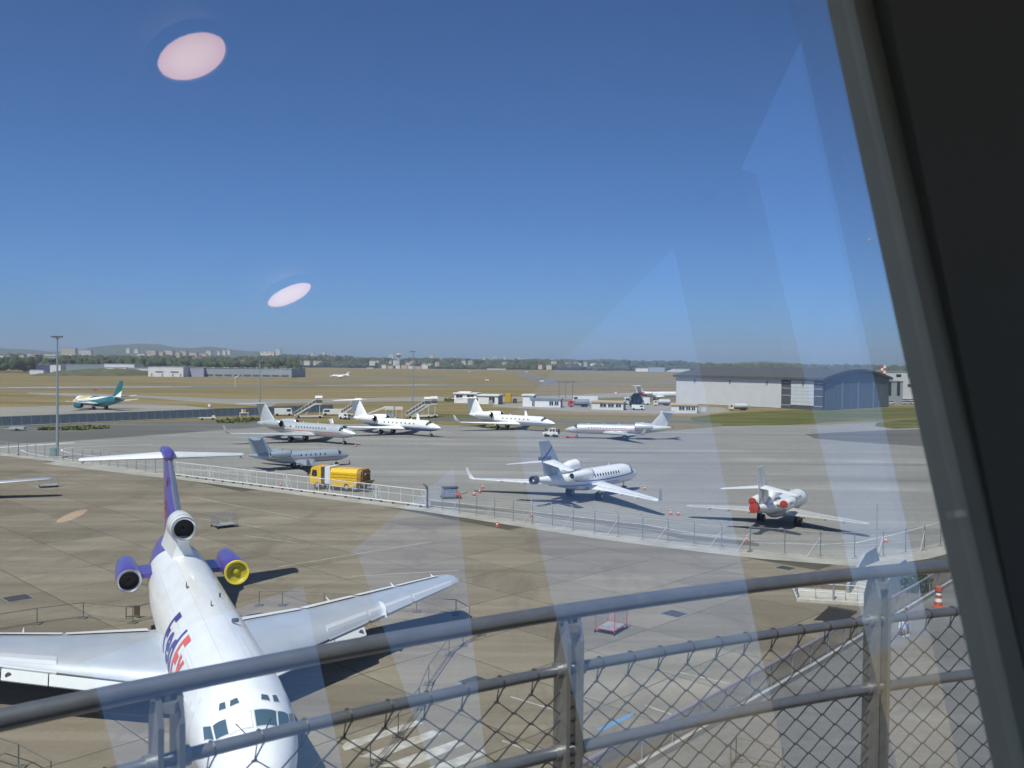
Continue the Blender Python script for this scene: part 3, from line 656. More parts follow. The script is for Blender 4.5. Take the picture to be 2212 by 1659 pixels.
# wings
WGREY = mat('wing_grey', (0.52, 0.545, 0.57), 0.3, 0.35, var=0.08, scale=0.6); WLT = mat('wing_light', (0.70, 0.71, 0.71), 0.35, var=0.04, scale=1)
for sg in (-1, 1):
    b = MB(); surf(b, [(1.2, 13.6, 1.95, 9.8, 1.1), (1.9, 14.1, 1.98, 9.2, 1.1), (6.0, 16.85, 2.24, 6.6, 1.0), (11, 20.2, 2.50, 4.4, .95), (15.9, 23.5, 2.76, 2.4, .9), (16.3, 23.78, 2.77, 2.1, .75), (16.45, 24.3, 2.77, 1.3, .4)], sg)
    w = b.build('wing', WGREY, fr, True)
    b = MB()                                                # bright leading edge slats
    for y0, y1 in ((6.3, 8.9), (9.1, 12.2), (12.4, 15.6)):
        rings = []
        for t in (0, 1):
            y = y0+(y1-y0)*t; xl = 14.1+(y-1.9)*.672; z = 1.98+(y-1.9)*.056; ch = 9.2-(y-1.9)*.48
            rings.append([(xl-.03+u*ch*.10, sg*y, z+v*ch*.80) for u, v in ((1.1, .095), (.5, .08), (0, .0), (.3, -.05), (.6, .02))])
        b.loft(rings)
    b.build('slat', mat('slat_alloy', (.66, .67, .69), .3, .3), w, True)
    b = MB()                                                # drooped leading-edge flap under the inboard wing
    for y0, y1 in ((3.0, 6.6), (6.65, 8.6)):
        P = []
        for y in (y0, y1):
            xl = 14.1+(y-1.9)*.672; z = 1.98+(y-1.9)*.056; P += [(xl+.05, sg*y, z-.10), (xl-.52, sg*y, z-.46), (xl-.48, sg*y, z-.52), (xl+.12, sg*y, z-.17)]
        b.add(P, [(0, 1, 5, 4), (1, 2, 6, 5), (2, 3, 7, 6), (3, 0, 4, 7), (0, 3, 2, 1), (4, 5, 6, 7)])
    b.build('leading_edge_flap', mat('flap_pale_grey', (.55, .57, .57), .4), w)
    b = MB(); y = 8.3; b.lathe([(.13, -.02), (.13, .03)], (14.1+(y-1.9)*.672-.30, sg*y, 1.98+(y-1.9)*.056-.27), 'x', 12); b.build('landing_light', mat('lamp_glass_dark', (0.12, 0.12, 0.14), 0.2), w)
    b = MB()                                                # trailing edge panels
    for y0, y1 in ((2.1, 6.0), (6.15, 9.4), (9.6, 12.2), (12.4, 15.5)):
        P = []
        for y in (y0, y1):
            xl = 14.1+(y-1.9)*.672; ch = (9.2-(y-1.9)*.634) if y < 6.1 else (6.6-(y-6)*.42); z = 1.98+(y-1.9)*.056+.07*ch*.65
            P += [(xl+ch*.74, sg*y, z+ch*.022), (xl+ch*1.0, sg*y, z-ch*.035)]
        b.add([(p[0], p[1], p[2]+.012) for p in P], [(0, 1, 3, 2)])
    b.build('flap', WLT, w)
    b = MB(); y = 10.1; xl = 14.1+(y-1.9)*.672; z = 1.98+(y-1.9)*.056; b.prism([(xl-.25, z-.12), (xl-.1, z+.33), (xl+.5, z+.55), (xl+1.9, z+.36), (xl+1.5, z+.2)], sg*y-.03, sg*y+.03, 'y'); b.build('wing_fence', WLT, w)
    b = MB()
    for y, o in ((8, 0), (12.3, 0), (15.2, 0)):
        xl = 14.1+(y-1.9)*.672; ch = 6.6-(y-6)*.42; b.tube([(xl+ch*.9, sg*y, 2.0+(y-1.9)*.056), (xl+ch*1.12, sg*y, 2.1+(y-1.9)*.056)], [.07, .02], 6)
    b.build('flap_fairing', WLT, w, True)
b = MB(); rings = []
for t, k in ((0, .2), (.1, .75), (.3, 1), (.7, 1), (.9, .7), (1, .2)): rings.append([(12.6+11*t, 2.25*k*math.sin(2*math.pi*q/24), 1.85+.82*k*math.cos(2*math.pi*q/24)) for q in range(24)])
b.loft(rings); b.build('belly_fairing', WLT, fr, True)
# tail
FINM = livery('freighter_fin_purple', (0.085, 0.06, 0.30), 0, 0.32)
b = MB(); fin(b, [(5.0, 27.4, 9.6, .9), (6.9, 28.6, 8.6, .95), (8.2, 31.2, 6.7, 1), (10.2, 34.6, 4.5, 1)]); fn = b.build('tail_fin', FINM, fr, True)
b = MB(); b.tube([(28.75, 0, 7.4), (31.2, 0, 8.2), (34.58, 0, 10.1)], [.16, .15, .12], 10); b.build('fin_leading_edge', CHROME(), fn, True)
b = MB(); b.loft([[(x, k*math.sin(2*math.pi*q/14), 10.22+k*1.05*math.cos(2*math.pi*q/14)) for q in range(14)] for x, k in ((34.0, .06), (34.5, .32), (35.6, .42), (37.8, .40), (39.6, .25), (40.6, .05))]); b.build('tail_bullet', FINM, fn, True)
for sg in (-1, 1):
    b = MB(); surf(b, [(.1, 35.1, 10.05, 3.9, .9), (.4, 35.35, 10.04, 3.75, .9), (5.3, 38.45, 9.72, 1.75, .85), (5.45, 38.75, 9.71, 1.2, .5)], sg, th=.85); tp = b.build('tailplane', WLT, fr, True)
    b = MB(); b.tube([(38.1, sg*.5, 10.17), (39.85, sg*5.2, 9.80)], .03, 4); b.build('elevator_gap', LINEG, tp)
    b = MB(); b.lathe([(.02, 38.0), (.09, 38.35), (.09, 38.8), (.02, 39.2)], (0, sg*5.2, 9.62), 'x', 8); b.build('balance_weight', LINEG, tp, True)
FWHITE = livery('freighter_intake_white', (0.78, 0.79, 0.78), 0, 0.3)
ce = nacelle(fr, 'centre_engine', 25.2, 1.6, .68, 0, 6.98, FWHITE, mat('intake_rim', (0.55, 0.56, 0.57), 0.3, 0.8))
b = MB(); b.loft([[(x, w*math.sin(2*math.pi*q/24), z+h*math.cos(2*math.pi*q/24)) for q in range(24)] for x, w, h, z in ((26.0, .71, .72, 6.98), (26.8, .74, .77, 6.95), (28.2, .70, .82, 6.8), (30, .58, .85, 6.4), (32, .45, .8, 5.9), (34, .3, .6, 5.3))], False, True); b.build('intake_duct', FWHITE, ce, True)
b = MB(); b.loft([[(25.75, -.32, 6.5), (25.75, .32, 6.5), (30, .55, 6.5), (30, -.55, 6.5)], [(25.9, -.34, 5.9), (25.9, .34, 5.9), (30.5, .62, 5.9), (30.5, -.62, 5.9)], [(25.7, -.62, 5.2), (25.7, .62, 5.2), (31, .8, 5.1), (31, -.8, 5.1)]]); b.build('intake_neck', FWHITE, ce, True)
for sg in (-1, 1):
    e = nacelle(fr, 'side_engine', 25.2, 4.5, .64, sg*2.88, 4.28, PURPLE, mat('intake_rim', (0.55, 0.56, 0.57), 0.3, 0.8), None, rex=.85)
    b = MB(); b.box((27.7, sg*2.0, 4.22), (2.4, 1.0, .26)); b.build('pylon', PURPLE, e)
    if sg < 0:
        b = MB(); b.lathe([(.60, 25.13), (.50, 25.26), (.30, 25.32), (.2, 25.28), (.12, 25.18), (.01, 25.16)], (0, -2.88, 4.28), 'x', 28, False, True); b.build('cover_dish', mat('cover_dish_olive', (.40, .34, .015), .45, var=.15, scale=5), e, True)
        b = MB(); b.lathe([(.58, 25.16), (.585, 25.08), (.69, 25.06), (.71, 25.14), (.70, 25.24)], (0, -2.88, 4.28), 'x', 28, False, False); b.build('cover_rim', YCOV, e, True)
# titles on the fin, starboard face
flat_text(fr, 'Fed', .95, (34.6, .30, 7.75), (-.86, .02, .5), (.1, 0, 1), mat('white_paint', (0.8, 0.8, 0.79)), bold=.02)
flat_text(fr, 'Ex', .95, (33.35, .36, 8.3), (-.86, .02, .5), (.1, 0, 1), ORANGE, bold=.02)
flat_text(fr, 'Ex', 1.5, (33.6, .46, 6.35), (-1, 0, .25), (.05, 0, 1), ORANGE, bold=.03)
gear(fr, 'nose_gear', 4.9, 0, .42, .28, 1.7, .5, .2)
for sg in (-1, 1): gear(fr, 'main_gear', 20.6, sg*2.86, .62, .42, 2.1, .85)
b = MB()
for sg in (-1, 1): b.box((4.7, sg*.45, 1.05), (1.5, .03, .6))
b.build('gear_door', WHITE(), fr)

# ---- business jets
RED = mat('red_line_paint', (0.52, 0.05, 0.04), 0.4)
SILV = livery('silver_skin', (0.58, 0.60, 0.60), 0.35, 0.33)
SLATE = livery('pale_slate_skin', (0.40, 0.46, 0.52), 0.3, 0.35)
GLB = dict(L=29.5, r=1.35, rh=1.35, zb=1.25, nl=5.0, ts=19.5, ze=3.35, rx=10.3, rc=6.6, wz=1.55, span=28.6, tc=1.5, sw=35, dih=2.6, win=(14, 6.6, 17.2, 70, (.13, .2)), fin=(22.6, 4.9, 3.3, 7.5, 26.3, 2.9),
    tail=(7.45, 26.2, 2.7, 9.7, 1.2, 33, -1), eng=(18.9, 5.0, .78, 2.25, 3.55), gx=3.3, mx=16.3, my=2.1, gr=.55, wl=(1.6, .7, 1.3), wp=.55, ant=(.22, .36, .5))
g1 = jet('business_jet', 'silver business jet with thin red line, behind the slate jet, nose pointing right', dict(GLB, body=SILV, win=(14, 6.6, 17.2, 70, (.13, .2)), skipwin=(0, 12), lines=((RED, lambda x: 2.28+0.004*x, .11, 3.2, 25),)),
    gp(644, 952.3), math.atan2(-8.3, 12.8), 'business jets parked on the far apron')
g2 = jet('business_jet', 'silver business jet with red line facing left behind a white tow tractor', dict(GLB, body=SILV, skipwin=(13,), lines=((RED, lambda x: 2.28+0.004*x, .11, 3.2, 25),)),
    gp(1349, 948), math.pi-R(7), 'business jets parked on the far apron')
g2.scale = (.82, .82, .82); g2.location = gp(1349, 948)+Vector((math.cos(math.pi-R(7)), math.sin(math.pi-R(7)), 0))*16.3*.82
WHB = livery('white_skin_blue_belly', (0.80, 0.80, 0.79), 0, 0.28, belly=[(0.45, 0.47, 0.48), (0.03, 0.09, 0.36)], bz=[(2.02, 0.012), (1.62, 0.028)])
WHG = livery('white_skin_grey_belly', (0.80, 0.80, 0.79), 0, 0.28, belly=[(0.12, 0.13, 0.16), (0.50, 0.51, 0.53)], bz=[(2.02, 0.005), (1.90, 0.005)])
GULF = dict(L=27.5, r=1.2, rh=1.24, zb=1.15, nl=4.9, ts=19.0, ze=3.35, rx=9.8, rc=6.4, wz=1.45, span=28.0, tc=1.5, sw=32, dih=3.2, fin=(21.9, 5.0, 3.2, 7.55, 25.0, 3.0),
    tail=(7.5, 24.9, 2.7, 10.5, 1.3, 30, -1), eng=(18.0, 5.0, .80, 2.15, 3.45), gx=2.9, mx=16.2, my=2.1, gr=.52, wl=(1.7, .75, 1.2), wp=.95, ant=(.32, .5))
OVALG = mat('grey_window', (0.13, 0.13, 0.135), 0.25)
g3 = jet('business_jet', 'white business jet with royal blue belly and eight oval windows', dict(GULF, body=WHB, trim=WHITE(), wmat=OVALG, win=(8, 7.0, 16.0, 72, (.25, .19))), gp(836, 936.4), math.atan2(-8, 11.4), 'business jets parked on the far apron')
g4 = jet('business_jet', 'white business jet with grey belly parked by the grass, left of the tow tractor', dict(GULF, body=WHG, trim=WHITE(), wmat=OVALG, win=(7, 7.4, 15.2, 72, (.25, .19))), gp(1085, 926), math.atan2(-7.8, 10.4), 'business jets parked on the far apron')
CHL = dict(L=20.2, r=1.12, rh=1.12, zb=.95, nl=3.8, ts=13.2, ze=2.85, rx=7.2, rc=4.7, wz=1.2, span=20.6, tc=1.2, sw=30, dih=2.5, win=(6, 5.6, 10.4, 70, (.13, .2)), fin=(15.0, 4.0, 2.7, 6.0, 17.6, 2.7),
    tail=(5.95, 17.5, 2.5, 7.6, 1.2, 28, -2), eng=(12.9, 3.9, .62, 1.85, 2.95), gx=2.6, mx=10.8, my=1.5, gr=.45, wl=(1.1, .45, .8), wp=.55, ant=(.3,))
g5 = jet('business_jet', 'pale slate-blue business jet with T-tail parked beyond the yellow sweeper truck', dict(CHL, body=SLATE, lines=((RED, lambda x: 1.82+.004*x, .09, 2.4, 17),)), gp(641, 1011), math.atan2(5, 6.2), 'business jets parked on the far apron')
g5.scale = (.84, .84, .84); g5.location = gp(641, 1011)+Vector((6.2, 5, 0)).normalized()*10.8*.84
BLUEL = mat('blue_line_paint', (0.03, 0.06, 0.33), 0.35); SKYL = mat('sky_blue_paint', (0.12, 0.33, 0.62), 0.35)
F7S = livery('falcon_white_blue_swirl', (0.78, 0.79, 0.80), 0, 0.28)
F7X = dict(L=22.6, r=1.23, rh=1.25, zb=1.15, nl=4.3, ts=13.5, ze=3.2, rx=8.6, rc=5.0, wz=1.5, span=27.4, tc=1.1, sw=33, dih=.9, win=(12, 6.2, 12.8, 68, (.14, .19)), fin=(16.6, 4.0, 3.7, 7.6, 19.6, 2.1),
    tail=(5.15, 18.3, 2.6, 9.4, 1.2, 30, -7), eng=(13.6, 4.0, .56, 1.85, 3.35), ceng=(13.9, 6, .62, 4.35), gx=3.0, mx=12.2, my=2.2, gr=.5, wl=(1.5, .45, 1.0), wp=.5, dorsal=False, bullet=False, ant=(.3,))
FINB = livery('falcon_fin', (0.30, 0.36, 0.44), 0.1, 0.3, curve=lambda g, c, X, Y, Z: g.mix(g.math('COMPARE', g.math('ADD', g.math('MULTIPLY', X, .85), Z), 23.2, .16), c, (0.03, 0.07, 0.33)))
f7 = jet('trijet', 'white three-engined jet with blue swirl lines and upturned wingtips, tail towards the tower', dict(F7X, body=F7S, finm=FINB, lines=((BLUEL, lambda x: 2.2+.0075*(x-9)**2 if x < 16 else 2.57, .13, 2.0, 15.8), (SKYL, lambda x: 1.75+.0045*(x-9)**2, .16, 6, 20))),
    gp(1262.5, 1076), R(51), 'trijets near the security fence')
for sd in (-1, 1): flat_text(f7, 'VN-G468', .62, (21.9 if sd > 0 else 19.0, sd*.2, 5.35), ((-1 if sd > 0 else 1), 0, 0), (0, 0, 1), mat('registration_ink', (0.05, 0.08, 0.16), .5), bold=.01)
F50 = dict(L=17.9, r=.97, rh=1.0, zb=1.0, nl=3.5, ts=10.4, ze=2.75, rx=6.9, rc=4.1, wz=1.22, span=18.8, tc=1.0, sw=27, dih=1.0, win=(7, 4.8, 8.2, 66, (.14, .19)), fin=(13.0, 3.6, 3.0, 6.7, 15.4, 1.8),
    tail=(4.55, 14.3, 2.2, 7.6, 1.0, 28, -5), eng=(10.6, 3.1, .48, 1.6, 2.75), ceng=(11.0, 5, .5, 3.5), gx=2.3, mx=9.6, my=1.95, gr=.45, wp=.5, dorsal=False, bullet=False, ant=(.3,))
F5S = livery('small_trijet_white', (0.78, 0.78, 0.77), 0, 0.3, belly=[(0.50, 0.47, 0.42)], bz=[(1.55, .02)])
FIN5 = livery('small_trijet_fin', (0.62, 0.65, 0.68), 0.05, 0.3, curve=lambda g, c, X, Y, Z: g.mix(g.math('COMPARE', g.math('ADD', X, Z), 19.6, .09), c, (0.05, 0.07, 0.14)))
f5 = jet('trijet', 'smaller white three-engined jet with red engine covers, tail towards the tower', dict(F50, body=F5S, finm=FIN5, rcov=REDCOV, pcov=REDCOV), gp(1683.6, 1132.2), R(57), 'trijets near the security fence')
flat_text(f5, 'M-CFLY', .34, (13.2, 2.1, 2.72), (-1, 0, 0), (0, 0, 1), mat('registration_blue', (0.06, 0.08, 0.25), .5), bold=.01)
put_text(g3, root_F[g3.name], 'LX-GJM', .5, 20.6, R(76), -1, mat('registration_grey', (0.16, 0.17, 0.2), .5), bold=.008)
put_text(g5, root_F[g5.name], 'OE-HTZ', .42, 12.2, R(80), 1, mat('registration_grey', (0.16, 0.17, 0.2), .5), bold=.008)
for o_, z_, x_ in ((g1, 5.2, 25.4), (g2, 5.2, 25.4), (g3, 5.3, 24.6), (g4, 5.3, 24.6)):
    b = MB()
    for sd in (-1, 1): b.box((x_, sd*.17, z_), (.5, .02, .3))
    b.build('fin_flag', mat('flag_red', (0.45, 0.08, 0.1), .5), o_)

# ---- airliners further out
def teal_paint(g, c, X, Y, Z):
    u = g.math('SUBTRACT', X, g.math('MULTIPLY', Z, 1.6))
    c = g.mix(g.step(u, -1.2), c, (0.62, 0.46, 0.16)); c = g.mix(g.step(u, 3.6), c, (0.82, 0.82, 0.78)); c = g.mix(g.step(u, 4.4), c, (0.013, 0.135, 0.155))
    c = g.mix(g.step(u, 9.0), c, (0.82, 0.82, 0.78)); c = g.mix(g.step(u, 9.8), c, (0.08, 0.085, 0.11))
    lim = g.math('MULTIPLY_ADD', g.math('POWER', g.math('MAXIMUM', g.math('SUBTRACT', X, 4.0), 0.001), 2.0), .0072, 2.6)
    c = g.mix(g.math('MULTIPLY', g.math('LESS_THAN', Z, g.math('ADD', lim, .75)), g.step(X, 4.6)), c, (0.84, 0.84, 0.80))
    c = g.mix(g.math('MULTIPLY', g.math('LESS_THAN', Z, lim), g.step(X, 5.0)), c, (0.013, 0.135, 0.155))
    return c
TEAL = livery('teal_gold_white_skin', (0.84, 0.84, 0.80), 0, 0.3, curve=teal_paint)
TLP = mat('teal_paint', (0.013, 0.135, 0.155), 0.3)
TEALFIN = livery('teal_fin', (0.013, 0.135, 0.155), 0, .3, curve=lambda g, c, X, Y, Z: g.mix(g.math('LESS_THAN', Z, g.math('MULTIPLY_ADD', X, .62, -9.5)), c, (0.84, 0.84, 0.80)))
AIRL = dict(L=27.0, r=1.55, rh=1.62, zb=1.1, nl=4.4, ts=17.5, ze=3.5, rx=9.5, rc=5.8, wz=1.9, span=26.0, tc=1.4, sw=27, dih=6, win=(18, 6, 19, 72, (.11, .16)), fin=(20.6, 4.6, 4.0, 9.6, 24.6, 1.9),
    tail=(4.3, 22.4, 3.0, 10.5, 1.2, 30, 6), eng=(8.2, 3.4, .85, 4.6, 1.35), underwing=True, gx=3.0, mx=14.4, my=2.3, gr=.52, wp=.7, bullet=False, ant=(.3,))
m = gp(216, 884.3)
al = jet('airliner', 'teal, white and gold airliner taxiing beyond the blast fence', dict(AIRL, body=TEAL, trim=mat('pale_grey_paint', (.66, .67, .66), .35), finm=TEALFIN, engm=TLP, wmat=mat('pale_window', (.4, .42, .42), .3)), m, R(149))
CRJ = dict(L=25.5, r=1.3, rh=1.35, zb=1.2, nl=4.0, ts=17.5, ze=3.1, rx=10.5, rc=4.6, wz=1.5, span=21, tc=1.2, sw=26, dih=3, win=(12, 5, 17, 72, (.11, .15)), fin=(20.4, 4.0, 3.2, 6.6, 22.8, 2.6), tail=(6.6, 22.6, 2.4, 8.2, 1.2, 24, 0), eng=(17.6, 4.0, .68, 2.1, 3.2), gx=2.6, mx=14.2, my=1.9, gr=.5)
RTAIL = livery('regional_red_tail', (0.74, 0.74, 0.74), 0, .3, curve=lambda g, c, X, Y, Z: g.mix(g.math('MULTIPLY', g.step(X, 19.6), g.math('LESS_THAN', Z, 3.7)), c, (0.35, 0.03, 0.05)))
p = gp(1418, 864)
jet('regional_jet', 'white T-tailed regional jet with dark red rear fuselage, left of the big hangar', dict(CRJ, body=RTAIL, trim=WHITE(), finm=mat('pale_grey_paint', (.66, .67, .66))), p, R(18))
p = gp(736, 816.5); jet('small_aeroplane', 'tiny white jet out on the dry grass field', dict(CHL, body=WHITE(), win=(3, 5.6, 9, 70, (.13, .2))), p, R(190))
p = gp(1450, 803.5); jet('small_aeroplane', 'tiny white jet at the far treeline beside the big hangar', dict(CHL, body=WHITE(), win=(3, 5.6, 9, 70, (.13, .2))), p, R(175))
# a light aircraft passing over the field, right of the picture
p = at(1874, 522, 900)
fly = jet('flying_aeroplane', 'tiny pale aeroplane flying in the sky above the hangar', dict(CHL, body=mat('hazy_white', (.7, .72, .74), .5), win=(2, 5.6, 9, 70, (.13, .2))), None, None)
fly.location = p; fly.rotation_euler = (0, 0, R(-80)); fly.scale = (.5, .5, .5)
# propeller transport mostly beyond the left edge: its wing reaches into the picture
tip = gp(107, 1033, 2.3); PROP = dict(L=20, r=1.3, rh=1.4, zb=1.0, nl=3.2, ts=11, ze=2.2, rx=5.5, rc=4.2, wz=1.5, span=29, tc=1.6, sw=6, dih=3.2, win=(6, 5, 12, 72, (.2, .2)), fin=(16, 3.4, 2.8, 5.6, 17.6, 1.8), tail=(2.6, 15.6, 2.6, 9, 1.4, 10, 0), eng=(3.6, 4.5, .6, 3.2, 1.9), underwing=True, gx=2.2, mx=7.5, my=3.2, gr=.5, bullet=False)
hdp = R(-78)
pr = jet('propeller_airliner', 'pale straight-winged aircraft at the left edge, only its wing in view', dict(PROP, body=mat('alu_skin', (.55, .57, .58), .3, .5), win=(4, 5, 12, 72, (.2, .2))), None, None)
ex = Vector((math.cos(hdp+math.pi), math.sin(hdp+math.pi), 0)); ey = Vector((-ex.y, ex.x, 0))
# which wing reaches right in the picture: take the tip with larger x
sgp = 1 if ey.x > 0 else -1
pr.rotation_euler = (0, 0, hdp+math.pi); pr.location = Vector((tip.x, tip.y, 0))-ex*7.3-ey*sgp*14.4
# ================================================================ fences, vehicles, ground equipment
struct(psheet('drain_strip', [(930, 1083), (1014, 1089.6), (1118, 1102.6), (1204, 1112.3), (1295, 1123.2), (1400, 1135), (1475, 1155), (1640, 1172), (1640, 1180), (1475, 1164), (1400, 1147), (1295, 1135), (1204, 1121), (1118, 1108), (1014, 1098), (930, 1091)], -0.010, TARMAC))
paint_path([(928, 1079), (1118, 1101.5), (1204, 1111), (1400, 1134), (1500, 1152), (1640, 1167)], .16, -0.004)
paint_path([(928, 1092), (1118, 1110), (1170, 1116)], .16, -0.004); paint_path([(1210, 1124), (1310, 1136)], .16, -0.004); paint_path([(1630, 1172), (1760, 1176), (1850, 1172), (1950, 1150), (2060, 1120)], .14, -0.004)
WFR = mat('white_gate_paint', (0.74, 0.74, 0.72), 0.45, var=0.06, scale=3)
def mesh_sheet(name, tint, op):
    g = NT(name); t = g.n('BsdfTransparent'); mx = g.n('MixShader'); g.b.inputs['Base Color'].default_value = (*tint, 1); g.b.inputs['Roughness'].default_value = .6
    out = g.t.nodes['Material Output']; mx.inputs[0].default_value = op; g.l(t.outputs[0], mx.inputs[1]); g.l(g.b.outputs[0], mx.inputs[2]); g.l(mx.outputs[0], out.inputs[0]); return g.m
CHAIN = mesh_sheet('chain_link', (0.45, 0.46, 0.46), .10); GMESH = mesh_sheet('gate_infill_mesh', (0.42, 0.42, 0.41), .16)
# white sliding gate in six leaves
ga, gb = gp(379, 1028), gp(921, 1097); gd = (gb-ga); gl = gd.length; gd.normalize(); gn = 6; gate_rz = math.atan2(gd.y, gd.x)
ordn = ['first', 'second', 'third', 'fourth', 'fifth', 'last']
for k in range(gn):
    w = gl/gn; c = ga+gd*(k+.5)*w
    t = thing('sliding_gate', f'white tubular sliding gate leaf, {ordn[k]} of six counted from the airliner tail', 'gate', c, gate_rz, 'white sliding gate leaves')
    h = 2.0; hw = w/2-.05
    b = MB()
    for z in (.28, 1.25, h): b.box((0, 0, z), (2*hw, .08 if z > .3 else .14, .11 if z < .3 else (.075 if z > 1.9 else .03)))
    b.build('rail', WFR, t)
    n = 4
    for j in range(n+1):
        b = MB(); b.box((-hw+2*hw*j/n, .002, (h+.28)/2), (.05, .05, h-.28)); b.build('upright', WFR, t)
    for sg in (-1, 1):
        b = MB(); b.tube([(sg*hw, .05, .3), (sg*(hw-.8), .05, h)], .02, 6); b.tube([(sg*hw, .05, h), (sg*(hw-.8), .05, .3)], .02, 6); b.build('brace', WFR, t)
    b = MB(); b.add([(-hw, -.05, .3), (hw, -.05, .3), (hw, -.05, h), (-hw, -.05, h)], [(0, 1, 2, 3)]); b.build('infill_mesh', GMESH, t)
    b = MB()
    for j in (-.8, -.3, .3, .8): b.box((hw*j, 0, .11), (.22, .16, .2)); b.lathe([(.09, -.07), (.09, .07)], (hw*j, -.1, .1), 'y', 10)
    b.build('roller', mat('roller_dark', (.08, .08, .08), .6), t)
    b = MB()
    for j in range(4): x = -hw+2*hw*(j+.5)/4; b.tube([(x, 0, h), (x, .06, h+.3), (x, .25, h+.5)], .010, 5)
    b.build('spike', STEEL(), t)
# chain link security fence with cranked posts
PGREY = mat('fence_post_grey', (0.20, 0.215, 0.215), 0.55, 0.3)
PCONC = mat('fence_post_light', (0.52, 0.53, 0.53), 0.6)
def fence_run(pts, label, sp=2.55, h=2.1, crank=True, brace_every=2, flag=None):
    t = thing('security_fence', label, 'fence', pts[0]); o = pts[0]
    pos = []; acc = 0
    seg = [(a, b, (b-a).length) for a, b in zip(pts, pts[1:])]
    tot = sum(s[2] for s in seg); n = max(2, int(tot/sp))
    for k in range(n+1):
        d = tot*k/n
        for a, b, l in seg:
            if d <= l+1e-6: pos.append((a+(b-a)*(d/l)-o, (b-a).normalized())); break
            d -= l
    for k, (p, dr) in enumerate(pos):
        nr = Vector((-dr.y, dr.x, 0)); nr = nr if nr.y > 0 else -nr
        b = MB(); q = [p, p+Vector((0, 0, h))]
        if crank: q += [p+Vector((0, 0, h+.12))+nr*.04-dr*.05, p+Vector((0, 0, h+.45))+nr*.1-dr*.38]
        b.tube(q, .042, 7); post = b.build('post', PGREY, t, True)
        b = MB(); b.box((p.x, p.y, .06), (.35, .35, .12)); b.build('footing', MARG, post)
        if k % brace_every == 0 and brace_every < 50:
            b = MB(); b.tube([p+Vector((0, 0, h*.78)), p-dr*1.15-nr*.2], .028, 6); b.build('brace', PCONC, t, True)
    b = MB()
    for z in (.12, h*.5, h-.03): b.tube([p+Vector((0, 0, z)) for p, d in pos], .012, 4)
    if crank:
        for e in (.2, .4): b.tube([p+Vector((0, 0, h+e))-d*.3*e for p, d in pos], .008, 4)
    b.build('line_wire', PCONC, t)
    b = MB()
    for (p, d), (q, e) in zip(pos, pos[1:]): b.add([p+Vector((0, 0, .05)), q+Vector((0, 0, .05)), q+Vector((0, 0, h)), p+Vector((0, 0, h))], [(0, 1, 2, 3)])
    b.build('chain_link', CHAIN, t)
    return t
fence_run([gp(921, 1097), gp(1037, 1115), gp(1204, 1140.5), gp(1297, 1154.6), gp(1503, 1180), gp(1620, 1193)], 'chain link security fence with cranked posts in front of the trijets')
fence_run([gp(1620, 1193), gp(1745, 1203), gp(1812, 1208), gp(1890, 1206), gp(1975, 1194), gp(2060, 1174), gp(2150, 1150)], 'chain link fence with straight posts curving behind the concrete stairs', 2.9, 2.3, False, 2)
fence_run([gp(40, 983), gp(200, 1001), gp(379, 1028)], 'faint chain link fence between the lamp mast and the white gate', 2.6, 2.1, False, 99)
fence_run([gp(-160, 966), gp(40, 983)], 'faint chain link fence left of the tall lamp mast', 2.6, 2.1, False, 99)
b = MB(); e = gp(923, 1097.5); b.tube([e, e+Vector((0, 0, 2.3)), e+Vector((-.1, 0, 2.5)), e+Vector((-.5, .1, 2.75))], .1, 8)
tag(b.build('gate_post', mat('gate_post_dark', (.12, .13, .14), .5, .3), None, True), 'thick dark cranked post ending the white sliding gate', 'post')
b = MB(); e = gp(1893, 1200); b.tube([e, e+Vector((0, 0, 4.6))], .05, 7); b.box((e.x, e.y, .15), (.4, .4, .3)); tag(b.build('flag_pole', STEEL(), None, True), 'slim grey pole beside the fence above the concrete stairs', 'pole')

# blast fence of leaning panels
ba, bb = gp(-40, 923.5), gp(722, 890); bd_ = (bb-ba); bl = bd_.length; bd_.normalize(); bz_ = math.atan2(bd_.y, bd_.x)
bf = thing('blast_fence', 'long dark blue-grey blast fence of leaning panels in front of the taxiway', 'blast fence', ba, bz_)
BFP = mat('blast_panel', (0.085, 0.11, 0.135), 0.45, 0.25, var=0.2, scale=.6); BFR = mat('blast_frame', (0.22, 0.27, 0.29), .5, .3)
npan = 46; pw = bl/npan; pm = None
for k in range(npan):
    if pm is None:
        b = MB(); b.add([(.06, 0, .22), (pw-.06, 0, .22), (pw-.06, .9, 2.35), (.06, .9, 2.35), (.06, .06, .2), (pw-.06, .06, .2), (pw-.06, .96, 2.33), (.06, .96, 2.33)], [(0, 1, 2, 3), (7, 6, 5, 4), (0, 4, 5, 1), (1, 5, 6, 2), (2, 6, 7, 3), (3, 7, 4, 0)])
        o = b.build('panel', BFP, bf); pm = o.data
    else: o = link('panel', pm, None, bf)
    o.location = (k*pw, 0, random.uniform(-.02, .02))
fm = None
for k in range(npan+1):
    if fm is None:
        b = MB(); b.tube([(0, -.03, .05), (0, .93, 2.45)], .05, 4); b.tube([(0, .9, 2.3), (0, 1.9, .02)], .05, 4); o = b.build('strut', BFR, bf); fm = o.data
    else: o = link('strut', fm, None, bf)
    o.location = (k*pw, 0, 0)
b = MB(); b.box((bl/2, -.25, .06), (bl, .35, .12)); b.build('kerb', mat('pale_concrete', (.33, .315, .275)), bf)
b = MB(); b.box((bl/2, .93, 2.43), (bl, .07, .06)); b.build('top_rail', BFR, bf)

